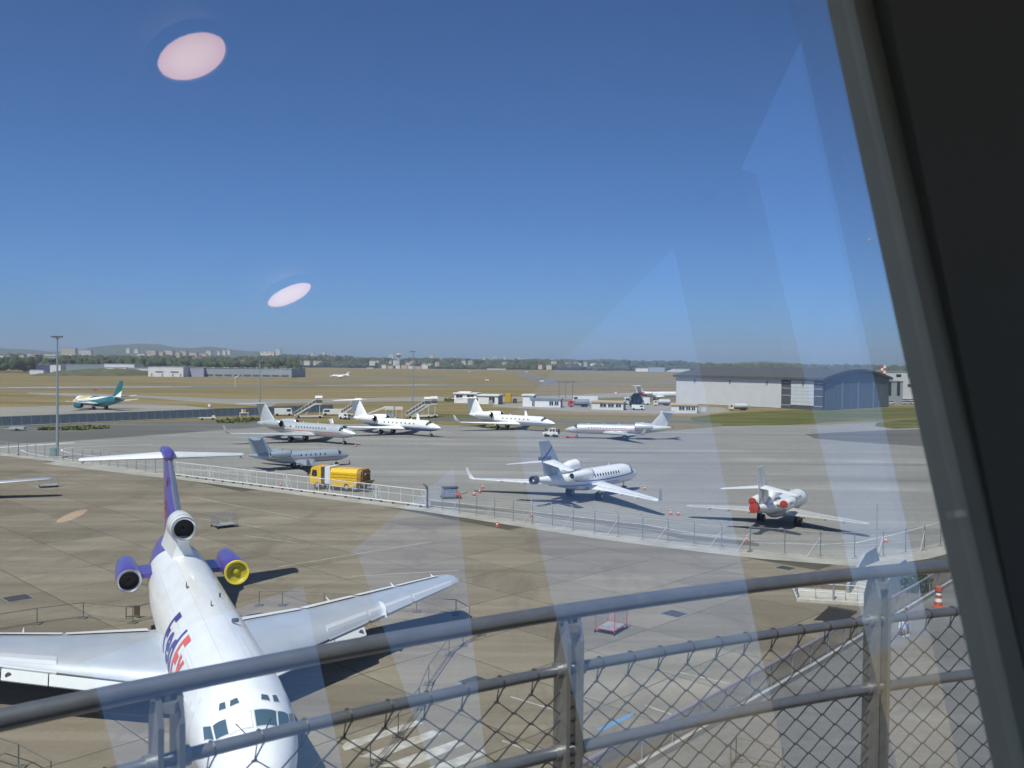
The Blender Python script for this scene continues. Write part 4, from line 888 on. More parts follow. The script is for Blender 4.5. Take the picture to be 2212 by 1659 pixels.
# floodlight masts
MAST = mat('mast_grey', (0.33, 0.37, 0.38), 0.5, 0.4)
def mast(px, py, h, label, cross=True):
    p = gp(px, py); t = thing('floodlight_mast', label, 'lamp mast', p, 0, 'floodlight masts')
    b = MB(); b.tube([(0, 0, 0), (0, 0, h)], [.26, .11], 10); b.build('pole', MAST, t, True)
    b = MB(); b.box((0, 0, h-.15), (1.7, .12, .12)); b.box((0, 0, h-.35), (.12, 1.5, .1)); b.build('crossarm', MAST, t)
    for x in (-.75, -.25, .25, .75):
        b = MB(); b.box((x, -.15, h-.02), (.36, .4, .16), M=None); b.build('floodlight', mat('lamp_housing', (.12, .13, .14), .5), t)
    b = MB(); b.tube([(0, 0, h), (0, 0, h+1.0)], .02, 5); b.build('lightning_rod', MAST, t)
    b = MB(); b.box((-.55, -.2, .8), (1.0, .6, 1.6)); b.build('control_box', mat('cabinet_green', (.16, .26, .26), .5), t); b = MB(); b.box((0, 0, .1), (2.4, 2.0, .2)); b.build('plinth', MARG, t)
    return t
mast(124, 988, 20.3, 'tall grey floodlight mast with green cabinet at the left, before the blast fence')
mast(561, 893, 16.9, 'thin floodlight mast rising behind the silver jet tail')
mast(891, 900, 19.9, 'grey floodlight mast with cross arm rising behind the boarding stairs')

# yellow sweeper truck
YEL = mat('sweeper_yellow', (0.74, 0.45, 0.012), 0.4, var=0.1, scale=2.5, coat=.2); ORB = mat('rusty_orange', (.36, .17, .03), .7, var=.4, scale=4, dirt=(.12, .09, .05))
p1, p2 = gp(699, 1055), gp(775, 1060); tr_rz = math.atan2((p2-p1).y, (p2-p1).x)
tr = thing('sweeper_truck', 'yellow runway sweeper truck with white side panel behind the white gate', 'truck', p1+(p2-p1).normalized()*(-1.3), tr_rz)    # local x runs from cab to rear
b = MB(); b.prism([(0.0, .75), (0, 1.7), (.18, 2.75), (.4, 2.95), (1.65, 2.95), (1.65, .75)], -1.22, 1.22, 'y'); cab_ = b.build('cab', YEL, tr)
b = MB(); b.add([(-.02, -1.05, 1.72), (-.02, 1.05, 1.72), (.15, 1.0, 2.68), (.15, -1.0, 2.68)], [(0, 1, 2, 3)]); b.build('windscreen', GLASSD(), cab_)
for sg in (-1, 1):
    b = MB(); b.prism([(.25, 1.75), (.38, 2.55), (1.0, 2.55), (1.1, 1.85), (.9, 1.7)], sg*1.225, sg*1.235, 'y'); b.build('side_window', GLASSD(), cab_)
    b = MB(); b.tube([(.1, sg*1.2, 2.3), (-.1, sg*1.45, 2.3)], .03, 5); b.box((-.1, sg*1.5, 2.1), (.1, .14, .6)); b.build('mirror', DARK(), cab_)
b = MB(); b.box((4.2, 0, .85), (8.0, .9, .28)); b.build('chassis', mat('chassis_dark', (.06, .06, .06), .7), tr)
b = MB(); b.box((1.95, 0, 1.9), (.55, 2.2, 1.9)); b.build('engine_bay', mat('bay_dark', (.07, .055, .07), .7), tr)
b = MB(); b.box((2.62, 0, 1.95), (.78, 2.5, 2.2)); b.build('side_panel', mat('panel_white', (.62, .66, .70), .45), tr)
b = MB(); b.prism([(1.25, 1.0), (1.25, 2.4), (.95, 2.85), (-.95, 2.85), (-1.25, 2.4), (-1.25, 1.0)], 3.03, 6.9, 'x'); ho = b.build('hopper', YEL, tr)
b = MB()
for sg in (-1, 1):
    for z in (1.42, 1.78, 2.15): b.box((4.96, sg*1.265, z), (3.7, .05, .05))
b.build('rib', mat('sweeper_yellow_dark', (.45, .27, .01), .5), ho)
for x0, x1 in ((3.1, 5.2), (5.6, 6.9)):
    for sg in (-1, 1):
        b = MB(); b.prism([(x0, .98), (x1, .98), (x1-.2, .55), (x0+.2, .55)], sg*1.18, sg*1.26, 'y'); b.build('skirt', YEL, ho)
b = MB(); b.prism([(1.2, 1.2), (1.2, 2.3), (.9, 2.8), (-.9, 2.8), (-1.2, 2.3), (-1.2, 1.2)], 6.92, 7.45, 'x'); rr_ = b.build('rear_door', ORB, tr)
b = MB()
for sg in (-1, 1): b.tube([(7.5, sg*1.0, 1.1), (7.62, sg*.95, 2.5), (7.4, sg*.7, 2.85)], .07, 6)
b.tube([(7.55, -.9, 1.7), (7.7, -.3, 2.3), (7.7, .4, 2.25), (7.6, .9, 1.5)], .1, 8); b.box((7.75, 0, 1.15), (.4, 2.3, .35)); b.tube([(7.8, -1.2, 1.2), (8.1, -1.3, 1.3)], .12, 8); b.tube([(7.8, 1.2, 1.2), (8.1, 1.3, 1.3)], .12, 8); b.build('rear_gear', mat('gear_mixed', (.2, .13, .06), .6, .2, var=.5, scale=6), rr_, True)
for x in (1.1, 5.4, 6.6):
    for sg in (-1, 1):
        b = MB(); wheel(b, (x, sg*1.05, .52), .52, .34); w_ = b.build('wheel', DARK(), tr, True); b = MB(); b.lathe([(.26, 0), (.2, sg*.03)], (x, sg*1.23, .52), 'y', 12); b.build('hub', mat('wheel_hub', (.45, .45, .44)), w_)
b = MB(); b.lathe([(.1, 2.95), (.1, 3.1), (.04, 3.15)], (.8, 0, 0), 'z', 10); b.build('beacon', mat('amber_lens', (.7, .25, .02), .3), cab_)

# white tow tractor and red tow bar
p1, p2 = gp(1180, 943.2), gp(1206, 944.3); ta = math.atan2((p2-p1).y, (p2-p1).x)
tt = thing('tow_tractor', 'white four-wheel drive tow tractor in front of the silver jet', 'vehicle', p1-(p2-p1).normalized()*.6, ta)
WH2 = mat('tractor_white', (.72, .70, .64), .4, var=.05, scale=3)
b = MB(); b.prism([(0, .55), (0, 1.0), (.1, 1.1), (1.35, 1.2), (3.6, 1.2), (3.6, .55)], -.8, .8, 'y'); bo_ = b.build('body', WH2, tt)
b = MB(); b.prism([(1.3, 1.18), (1.65, 1.95), (3.0, 2.0), (3.1, 1.18)], -.74, .74, 'y'); cb = b.build('cab', WH2, tt)
for sg in (-1, 1):
    for q in ([(1.55, 1.25), (1.78, 1.85), (2.2, 1.88), (2.2, 1.25)], [(2.32, 1.25), (2.32, 1.88), (2.85, 1.9), (2.92, 1.25)]):
        b = MB(); b.prism(q, sg*.742, sg*.752, 'y'); b.build('side_window', GLASSD(), cb)
b = MB(); b.add([(1.36, -.66, 1.24), (1.36, .66, 1.24), (1.63, .62, 1.88), (1.63, -.62, 1.88)], [(0, 1, 2, 3)]); b.build('windscreen', GLASSD(), cb)
b = MB(); b.lathe([(.1, 2.0), (.1, 2.16), (.04, 2.2)], (2.2, 0, 0), 'z', 8); b.build('beacon', mat('amber_lens', (.7, .25, .02), .3), cb)
b = MB(); b.box((3.35, 0, 1.35), (.55, 1.3, .75)); b.build('rear_rack', mat('chassis_dark', (.06, .06, .06), .7), tt)
for x in (.75, 2.75):
    for sg in (-1, 1):
        b = MB(); wheel(b, (x, sg*.72, .38), .38, .24); b.build('wheel', DARK(), tt, True)
        b = MB(); b.lathe([(.46, -.1), (.46, .1)], (x, sg*.74, .5), 'y', 12, False, False); b.build('wheel_arch', DARK(), tt)
q1, q2 = gp(1211, 945), gp(1242, 946.5); tb = thing('tow_bar', 'red tow bar linking the white tractor to the jet nose wheel', 'tow bar', q1, math.atan2((q2-q1).y, (q2-q1).x)); ln = (q2-q1).length
b = MB(); b.tube([(0, 0, .45), (ln, 0, .35)], .09, 8); b.tube([(ln*.35, 0, .42), (ln*.55, .5, .3), (ln*.8, 0, .36)], .06, 6); b.tube([(ln*.35, 0, .42), (ln*.55, -.5, .3), (ln*.8, 0, .36)], .06, 6); b.build('bar', mat('red_towbar', (.6, .06, .03), .5), tb, True)
for sg in (-1, 1):
    b = MB(); wheel(b, (ln*.5, sg*.45, .2), .2, .14); b.build('wheel', DARK(), tb, True)

# boarding stairs
STW = mat('stairs_white', (.62, .61, .57), .5, var=.1, scale=2); STG = mat('stairs_canopy', (.11, .105, .10), .4, var=.2, scale=2)
def air_stairs(px, py, rz, label, hgt=4.0, run=5.2):
    t = thing('boarding_stairs', label, 'boarding stairs', gp(px, py), rz, 'mobile boarding stairs')
    for sg in (-1, 1):
        b = MB(); b.prism([(0, .5), (0, .9), (run, hgt+.25), (run+1.9, hgt+.25), (run+1.9, hgt-.1), (run, hgt-.2)], sg*.85-.05, sg*.85+.05, 'y'); b.build('side_panel', STW, t)
        b = MB(); n = 6
        for k in range(n+1):
            x = run*k/n; z = .7+(hgt-.5)*k/n; b.tube([(x, sg*.86, z), (x, sg*.86, z+1.05)], .035, 5)
        b.tube([(0, sg*.86, 1.75), (run, sg*.86, hgt+1.3), (run+1.9, sg*.86, hgt+1.3)], .045, 6); b.build('handrail', STW, t)
        b = MB()
        for k in range(1, n+1):
            x0, x1 = run*(k-1)/n+.08, run*k/n-.08; f = (hgt-.5)/run
            b.prism([(x0, .85+f*x0), (x1, .85+f*x1), (x1, 1.6+f*x1), (x0, 1.6+f*x0)], sg*.87, sg*.88, 'y')
        b.build('side_glazing', STG, t)
    b = MB()
    for k in range(16): x = run*(k+.5)/16; b.box((x, 0, .5+(hgt-.5)*(k+.5)/16), (run/16, 1.6, .08))
    b.box((run+.95, 0, hgt), (1.9, 1.7, .12)); b.build('tread', mat('tread_grey', (.25, .25, .25), .7), t)
    b = MB(); rings = []
    for x in (run-.1, run+1.95): rings.append([(x, .92*math.cos(a), hgt+1.2+1.15*math.sin(a)) for a in [math.pi*k/8 for k in range(9)]]+[(x, .84*math.cos(a), hgt+1.2+1.05*math.sin(a)) for a in [math.pi*k/8 for k in range(8, -1, -1)]])
    b.loft(rings); b.build('canopy', STW, t)
    for sg in (-1, 1): b = MB(); b.box((run+.95, sg*.88, hgt+.9), (1.85, .04, 1.5)); b.build('canopy_curtain', STG, t)
    b = MB(); b.box((run*.55, 0, .6), (run*1.05, 1.5, .35)); b.tube([(run*.5, .5, .7), (run*.85, .5, hgt-.4)], .09, 6); b.tube([(run*.5, -.5, .7), (run*.85, -.5, hgt-.4)], .09, 6); b.tube([(run+1.2, .6, .7), (run+1.2, .6, hgt-.1)], .1, 6); b.tube([(run+1.2, -.6, .7), (run+1.2, -.6, hgt-.1)], .1, 6); b.box((run+1.2, 0, .6), (1.8, 1.5, .35)); b.build('chassis', STW, t)
    for x in (1.2, run+1.3):
        for sg in (-1, 1):
            b = MB(); wheel(b, (x, sg*.7, .36), .36, .22); b.build('wheel', DARK(), t, True)
air_stairs(636, 903, R(10), 'white covered boarding stairs behind the silver jet fuselage', 4.2, 6.0)
air_stairs(877, 903, R(8), 'covered boarding stairs standing by the lamp mast, nearer of the pair', 4.0, 5.4)
air_stairs(892, 901, R(6), 'covered boarding stairs partly hidden, further right of the pair by the lamp mast', 4.0, 5.4)
air_stairs(737, 899, R(12), 'white boarding stairs just left of the blue-bellied jet tail', 3.2, 4.2)

# ground vehicles behind the jets
def gse(name, px, py, rz, label, L, Wd, Hh, cabw, bodycol, wheels=2, cab_h=None, win=True):
    t = thing(name, label, 'vehicle', gp(px, py), rz, 'airport ground vehicles'); m = mat(bodycol[0], bodycol[1], .4, var=.05, scale=3)
    ch = cab_h or Hh
    b = MB(); b.prism([(0, .45), (0, ch*.6), (.3, ch), (cabw, ch), (cabw, .45)], -Wd/2, Wd/2, 'y'); c = b.build('cab', m, t)
    b = MB(); b.box(((cabw+L)/2+.02, 0, (.45+Hh)/2), (L-cabw-.05, Wd, Hh-.45)); b.build('body', m, t)
    if win:
        for sg in (-1, 1): b = MB(); b.prism([(.32, ch*.58), (.45, ch*.9), (cabw-.15, ch*.9), (cabw-.15, ch*.58)], sg*(Wd/2+.004), sg*(Wd/2+.014), 'y'); b.build('side_window', GLASSD(), c)
        b = MB(); b.add([(-.01, -Wd*.42, ch*.62), (-.01, Wd*.42, ch*.62), (.28, Wd*.4, ch*.96), (.28, -Wd*.4, ch*.96)], [(0, 1, 2, 3)]); b.build('windscreen', GLASSD(), c)
    for k in range(wheels):
        x = .8+(L-1.6)*k/(wheels-1)
        for sg in (-1, 1): b = MB(); wheel(b, (x, sg*(Wd/2-.1), .4), .4, .25); b.build('wheel', DARK(), t, True)
    return t
WHV = ('vehicle_white', (.70, .70, .68))
gse('loader_truck', 697, 897, R(12), 'white cargo loader with dark wheel arches behind the silver jet', 7.2, 2.4, 1.9, 2.2, WHV)
t = gse('baggage_tug', 755, 906, R(150), 'small white baggage tug under the blue-bellied jet tail', 3.4, 1.6, 1.7, 1.5, WHV)
gse('service_van', 631, 898, R(-165), 'white service van behind the silver jet tail fin', 5.2, 2.0, 2.3, 1.7, WHV)
gse('delivery_van', 1392, 886, R(165), 'small white van parked right of the conifer', 4.6, 1.9, 1.9, 1.6, WHV)
for k, (x, y, rz, lb) in enumerate([(1228, 879, 8, 'silver tanker truck with red nose between the white huts'), (1412, 876, 5, 'fuel tanker truck parked right of the conifer'), (1575, 886, 3, 'white fuel tanker in front of the hangar wall')]):
    t = thing('tanker_truck', lb, 'truck', gp(x, y), R(rz), 'fuel tankers'); b = MB(); b.prism([(0, .5), (0, 1.6), (.2, 2.6), (1.9, 2.6), (1.9, .5)], -1.2, 1.2, 'y'); c = b.build('cab', mat(*(('cab_red', (.5, .06, .05)) if k == 0 else ('cab_cream', (.66, .62, .5)))), t)
    b = MB(); b.prism([(.25, 1.6), (.35, 2.4), (1.3, 2.4), (1.3, 1.6)], -1.215, -1.205, 'y'); b.build('side_window', GLASSD(), c)
    b = MB(); b.lathe([(.02, 2.2), (.8, 2.3), (1.15, 2.6), (1.18, 8.2), (.8, 8.6), (.02, 8.7)], (0, 0, 2.05), 'x', 16); b.build('tank', mat(*(('tank_steel', (.5, .52, .54), .25, .6) if k == 0 else ('tank_white', (.5, .5, .5), .4))), t, True)
    b = MB(); b.box((5, 0, .75), (8, 1.2, .3)); b.build('chassis', DARK(), t)
    for xx in (1.1, 5.8, 7.2):
        for sg in (-1, 1): b = MB(); wheel(b, (xx, sg*1.0, .5), .5, .3); b.build('wheel', DARK(), t, True)
    t.scale = (.8, .8, .8) if k else (.95, .95, .95)
for x, y, lb in ((1237, 871, 'white bus parked behind the silver tanker truck'), (1348, 874, 'white coach behind the yellow-edged hut')): gse('airport_bus', x, y, R(4), lb, 10.5, 2.6, 3.0, 2.0, WHV)
# belt loader and equipment trailer behind the blue-bellied jet
t = thing('belt_loader', 'white belt loader with raised conveyor behind the blue-bellied jet', 'vehicle', gp(800, 905), R(8), 'airport ground vehicles')
b = MB(); b.prism([(-1, 1.2), (4.6, 3.4), (4.6, 3.8), (-1, 1.6)], -.5, .5, 'y'); b.build('conveyor', STW, t); b = MB(); b.box((2.5, 0, .9), (5, 1.9, .8)); b.build('body', STW, t); b = MB(); b.box((5.4, 0, 3.2), (2.6, 2, .9)); b.box((8.2, 0, 3.15), (2.2, 2, .8)); b.build('platform', STW, t)
b = MB()
for x in (4.4, 6.4, 7.4, 9.1):
    for sg in (-1, 1): b.tube([(x, sg*.9, .4), (x, sg*.9, 2.9)], .07, 5)
b.build('frame', STW, t)
for x in (1, 4):
    for sg in (-1, 1): b = MB(); wheel(b, (x, sg*.9, .4), .4, .25); b.build('wheel', DARK(), t, True)
t = thing('equipment_shelter', 'grey ground power unit under a yellow-topped shelter behind the blue-bellied jet', 'equipment', gp(838, 903), R(6))
b = MB(); b.box((0, 0, 2.55), (4.2, 2.4, .14)); b.build('roof', mat('shelter_yellow', (.45, .33, .12), .6), t); b = MB()
for x in (-2, 2):
    for y in (-1.1, 1.1): b.tube([(x, y, 0), (x, y, 2.5)], .06, 5)
b.build('post', STEEL(), t); b = MB(); b.box((.6, 0, .95), (2.2, 1.6, 1.7)); b.build('power_unit', mat('unit_grey', (.28, .32, .36), .5), t)
t = thing('equipment_cart', 'white cart with orange and white barrels on top, left of the silver jet tail', 'cart', gp(527, 903.5), R(20))
b = MB(); b.box((0, 0, 1.55), (2.6, 1.5, .14)); b.build('deck', STW, t); b = MB()
for x in (-1.1, 1.1):
    for y in (-.6, .6): b.tube([(x, y, .05), (x, y, 1.5)], .09, 5)
b.build('leg', STW, t)
for x, mm in ((-.4, STW), (.35, mat('barrel_orange', (.55, .25, .04), .6))): b = MB(); b.lathe([(.3, 1.62), (.32, 2.0), (.3, 2.6)], (x, 0, 0), 'z', 12); b.build('barrel', mm, t, True)
t = thing('flat_trailer', 'low white trailer against the foot of the blast fence', 'trailer', gp(448, 906.5), R(20)); b = MB(); b.box((0, 0, .55), (4.5, 1.8, .18)); b.box((1.6, 0, .85), (.9, 1.5, .5)); b.build('deck', STW, t)
for x in (-1.4, 1.4):
    for sg in (-1, 1): b = MB(); wheel(b, (x, sg*.8, .28), .28, .2); b.build('wheel', DARK(), t, True)
t = thing('flat_trailer', 'grey equipment trailer at the left edge before the blast fence', 'trailer', gp(38, 930), R(10)); b = MB(); b.box((0, 0, .6), (3.2, 1.6, .5)); b.box((-2.2, 0, .45), (1.4, .1, .1)); b.build('deck', mat('trailer_grey', (.4, .43, .45), .5), t)
for sg in (-1, 1): b = MB(); wheel(b, (0, sg*.8, .28), .28, .2); b.build('wheel', DARK(), t, True)
# scrub patches by the blast fence
def scrub(name, pts, n, hmax, label):
    b = MB()
    for _ in range(n):
        u = random.random(); a = pts[0]; c_ = pts[1]; x = a[0]+(c_[0]-a[0])*u; y = a[1]+(c_[1]-a[1])*u+random.gauss(0, .42)*pts[2]*(1.15-abs(2*u-1))
        q = gp(x, y); h = random.uniform(.25, hmax)
        for _ in range(14):
            a_ = random.uniform(0, 6.28); r_ = random.uniform(.05, .7); c0 = q+Vector((math.cos(a_)*r_, math.sin(a_)*r_, random.uniform(.02, h))); s = random.uniform(.12, .3); d1 = Vector((random.gauss(0, 1), random.gauss(0, 1), random.gauss(0, 1))).normalized()*s; d2 = d1.cross(Vector((random.gauss(0, 1), random.gauss(0, 1), random.gauss(0, 1)))).normalized()*s
            b.add([c0-d1, c0+d2, c0+d1, c0-d2], [(0, 1, 2, 3)])
    o = b.build(name, mat('scrub_leaf', (.13, .14, .035), .8, var=.5, scale=.4, dirt=(.05, .07, .015)))
    stuff(o); o['label'] = label; o['category'] = 'shrubs'
scrub('scrub', [(85, 929), (232, 925), 3.2], 170, .75, 'low green and straw scrub patch in front of the blast fence')
scrub('scrub', [(470, 913), (560, 908), 2.6], 140, .95, 'green weeds growing left of the silver jet tail')
scrub('scrub', [(960, 866), (985, 866), 1.5], 60, 1.6, 'bushes left of the first white hut')

# traffic cones
def cone_mesh():
    b1 = MB(); b1.box((0, 0, .03), (.42, .42, .06)); b1.lathe([(.17, .06), (.125, .28)], (0, 0, 0), 'z', 12, True, False); b1.lathe([(.10, .40), (.062, .58)], (0, 0, 0), 'z', 12, False, False); b1.lathe([(.045, .66), (.03, .75)], (0, 0, 0), 'z', 12, False, True)
    b2 = MB(); b2.lathe([(.127, .28), (.102, .40)], (0, 0, 0), 'z', 12, False, False); b2.lathe([(.064, .58), (.047, .66)], (0, 0, 0), 'z', 12, False, False); return b1, b2
CO = mat('cone_orange', (.42, .10, .06), .7); CW = mat('cone_white', (.75, .74, .72), .5)
cz = [(1043, 1055, 'rearmost of three traffic cones beyond the left tip of the blue-lined trijet wing'), (1036, 1065, 'middle of three traffic cones left of the blue-lined trijet wingtip'), (1024, 1070, 'nearest of three traffic cones left of the blue-lined trijet'), (1149, 1116, 'traffic cone under the blue-lined trijet stabiliser shadow'),
      (1074, 1138, 'traffic cone at the foot of the fence, left of the trijets'), (1393, 1058, 'traffic cone right of the blue-lined trijet nose'), (1449, 1112, 'left traffic cone of the pair at the end of the trijet wing shadow'), (1465, 1113, 'right traffic cone of the pair at the end of the trijet wing shadow'),
      (1612, 1170, 'traffic cone between the fence and the red-covered trijet'), (768, 965, 'traffic cone at the nose of the silver jet'), (755, 1003, 'traffic cone at the nose of the slate jet'), (973, 945.5, 'small cone before the nose of the blue-bellied jet'), (606, 1050, 'traffic cone behind the white gate, left of the sweeper truck'), (1913, 1172, 'traffic cone right of the red-covered trijet wing')]
first = None
for x, y, lb in cz:
    if first is None:
        first = thing('traffic_cone', lb, 'traffic cone', gp(x, y), 0, 'orange and white traffic cones'); c1_, c2_ = cone_mesh(); c1_.build('cone_body', CO, first); c2_.build('reflective_band', CW, first); first.scale = (.95, .95, .95)
    else: dup(first, gp(x, y), random.uniform(0, 3), lb)

# wire cages and crowd barriers
def cage(px, py, rz, label, d, red=False, z=.3, pitch=.16):
    t = thing('wire_cage', label, 'wire cage', gp(px, py), rz, 'wire cage trolleys'); L_, W_, H_ = d
    m1 = mat('cage_red', (.5, .08, .06), .5) if red else STEEL()
    b = MB()
    for x in (-L_/2, L_/2):
        for y in (-W_/2, W_/2): b.tube([(x, y, .08), (x, y, z+H_)], .03, 5)
    for zz in (z, z+H_):
        b.tube([(-L_/2, -W_/2, zz), (L_/2, -W_/2, zz), (L_/2, W_/2, zz), (-L_/2, W_/2, zz), (-L_/2, -W_/2, zz)], .028, 5)
    b.build('frame', m1, t)
    b = MB(); n = int(L_/pitch)
    for k in range(1, n): x = -L_/2+L_*k/n; [b.tube([(x, y, z), (x, y, z+H_)], .008, 3, False) for y in (-W_/2, W_/2)]
    n = int(W_/pitch)
    for k in range(1, n): y = -W_/2+W_*k/n; [b.tube([(x, y, z), (x, y, z+H_)], .008, 3, False) for x in (-L_/2, L_/2)]
    n = int(H_/pitch)
    for k in range(1, n): zz = z+H_*k/n; b.tube([(-L_/2, -W_/2, zz), (L_/2, -W_/2, zz), (L_/2, W_/2, zz), (-L_/2, W_/2, zz), (-L_/2, -W_/2, zz)], .008, 3, False)
    b.build('wire_mesh', STEEL(), t)
    b = MB(); b.box((0, 0, z-.03), (L_, W_, .04)); b.build('floor', mat('cage_floor', (.3, .3, .3), .6, var=.3, scale=5), t)
    for x in (-L_/2, L_/2):
        for y in (-W_/2, W_/2): b = MB(); wheel(b, (x, y, .1), .1, .06); b.build('castor', DARK(), t)
cage(485, 1138, R(40), 'grey wire cage trolley alone on the apron right of the airliner tail', (2.0, 1.6, 1.0))
cage(1320, 1362, R(58), 'wire cage trolley with red frame in front of the tower railing', (1.8, 1.3, 1.15), True)
cage(105, 1052, R(30), 'faint wire cage trolley beneath the wing at the left edge', (2.0, 1.4, 1.0))
t = thing('pallet_trolley', 'blue-grey loaded trolley with a red drum behind the fence', 'trolley', gp(972, 1076), R(15)); b = MB(); b.box((0, 0, .7), (1.9, 1.2, .9)); b.build('load', mat('crate_blue_grey', (.16, .19, .25), .7, var=.3, scale=3), t); b = MB(); b.box((0, 0, .2), (2.2, 1.3, .12)); b.tube([(1.1, 0, .3), (2.2, 0, .7)], .05, 5); b.box((0, 0, 1.35), (2, 1.2, .06)); b.build('frame', mat('chassis_dark', (.06, .06, .06)), t)
for x in (-.95, .95):
    for y in (-.6, .6): b = MB(); b.tube([(x, y, .2), (x, y, 1.35)], .035, 5); b.build('post', STEEL(), t)
b = MB(); b.lathe([(.28, -.3), (.32, 0), (.28, .3)], (.9, -.6, .45), 'x', 12); b.build('drum', mat('red_canvas', (.55, .04, .03)), t, True)
# rope-rail barrier round the freighter
RAILM = mat('barrier_rail', (.16, .15, .13), .6, .2)
def rope_run(pp, label, z=1.0, posts=1):
    P = [gp(x, y) for x, y in pp]; t = thing('rail_barrier', label, 'barrier', P[0], 0, 'low rail barriers round the airliner'); o = P[0]; P = [p-o for p in P]
    for p in P: b = MB(); b.tube([p, p+Vector((0, 0, z))], .03, 6); b.box((p.x, p.y, .03), (.5, .5, .06)); b.build('post', RAILM, t)
    b = MB(); b.tube([p+Vector((0, 0, z)) for p in P], .028, 6); b.build('top_rail', RAILM, t)
    b = MB(); b.tube([p+Vector((0, 0, .12)) for p in P], .022, 5); b.build('low_rail', RAILM, t)
rope_run([(-60, 1372), (80, 1348), (180, 1335), (287, 1346), (350, 1330)], 'low dark rail barrier left of the airliner, above its wing')
rope_run([(560, 1308), (610, 1308), (700, 1312), (790, 1318), (900, 1322), (985, 1328)], 'low dark rail barrier behind the right wing of the airliner')
rope_run([(985, 1328), (1014, 1345)], 'short end of the low barrier beyond the right wing tip')
rope_run([(1040, 1372), (1000, 1395), (970, 1415), (926, 1478), (905, 1530), (860, 1590), (800, 1660)], 'low dark rail barrier curving round right of the airliner nose')
rope_run([(-20, 1640), (40, 1660), (110, 1700)], 'pale low rail at the bottom left corner')
p = gp(287, 1336); t = thing('sign_board', 'small dark framed sign board on legs behind the left wing', 'sign', p, R(15)); b = MB()
for q in ((-.4, 0, .4), (.4, 0, .4)): b.box(q, (.05, .05, .8))
b.box((0, 0, .8), (.85, .05, .05)); b.box((0, 0, .15), (.85, .05, .05)); b.build('frame', mat('sign_frame', (.05, .05, .05), .5), t); b = MB(); b.box((.22, .01, .48), (.3, .04, .56)); b.build('board', mat('sign_dark', (.09, .07, .05), .5), t)
# ================================================================ museum forecourt at the right: concrete stairs, mesh wall, walker
CONC = mat('grey_concrete', (.30, .295, .28), .9, var=.2, scale=1.2, detail=8); CONCB = mat('blue_grey_concrete', (.24, .27, .30), .85, var=.15, scale=1.5, detail=8)
# forecourt paving, smoother than the apron
FORE = pavement('forecourt_asphalt', (.165, .165, .165), (.125, .125, .127), (.22, .22, .215), R(62), .05, .3, 2.0, .4, .3)
fw_a, fw_b = gp(1330, 1690), gp(2150, 1205)
struct(psheet('forecourt', [(1330, 1690), (1386, 1656), (1751, 1446), (1886, 1362.6), (2066, 1252.6), (2150, 1203), (2500, 1230), (2900, 1500), (2700, 2300), (1300, 2300), (1050, 1860)], .012, FORE))
def poly_wall(name, label):
    base = [gp(1180, 1776), gp(1386, 1656), gp(1751, 1446), gp(1886, 1362.6), gp(2066, 1252.6), gp(2180, 1186)]
    t = thing(name, label, 'fence', base[0]); o = base[0]; P = [p-o for p in base]; h = 1.45
    b = MB()
    for a, c in zip(P, P[1:]):
        m = (a+c)/2; L_ = (c-a).length; b.box((m.x, m.y, .14), (L_, .35, .28), math.atan2((c-a).y, (c-a).x))
    b.build('kerb', CONC, t)
    b = MB(); b.tube([p+Vector((0, 0, h)) for p in P], .085, 8); b.build('handrail', mat('mauve_rail', (.23, .20, .24), .5, .2), t, True)
    for a, c in zip(P, P[1:]):
        n = max(2, int((c-a).length/2.1))
        for k in range(n):
            p = a+(c-a)*(k/n); b = MB(); b.tube([p+Vector((0, 0, .2)), p+Vector((0, 0, h))], .04, 6); b.build('post', STEEL(), t)
    b = MB()
    for a, c in zip(P, P[1:]): b.add([a+Vector((0, 0, .3)), c+Vector((0, 0, .3)), c+Vector((0, 0, h-.08)), a+Vector((0, 0, h-.08))], [(0, 1, 2, 3)])
    b.build('mesh_panel', mesh_sheet('tinted_mesh', (.16, .16, .165), .5), t)
poly_wall('mesh_fence', 'diagonal fence with mauve handrail and tinted mesh between apron and forecourt')
# concrete stairs climbing away behind the fence
sb = gp(1866, 1292); st_dir = R(47)
st = thing('concrete_stairs', 'grey concrete stairs with solid side walls at the right, before the curved fence', 'stairs', sb, st_dir)     # local x climbs away
n = 9; rise, go = .19, .34
for k in range(n):
    b = MB(); b.box((go*(k+.5), 0, rise*(k+1)/2), (go-.004, 2.0, rise*(k+1))); b.build('step', mat('step_concrete', (.44, .42, .37), .9, var=.15, scale=2), st)
for sg in (-1, 1):
    b = MB(); L_ = go*n; up_ = .85 if sg > 0 else .25; b.prism([(-.2, 0), (-.2, up_), (L_*.9, rise*n+up_+.1), (L_+1.7, rise*n+up_+.3), (L_+2.6, rise*n-.2), (L_+2.6, 0)], sg*1.1-.1, sg*1.1+.1, 'y'); b.build('side_wall', CONCB, st)
b = MB(); b.box((go*n+1.3, 0, rise*n/2), (2.58, 2.0, rise*n)); b.build('landing', CONC, st)
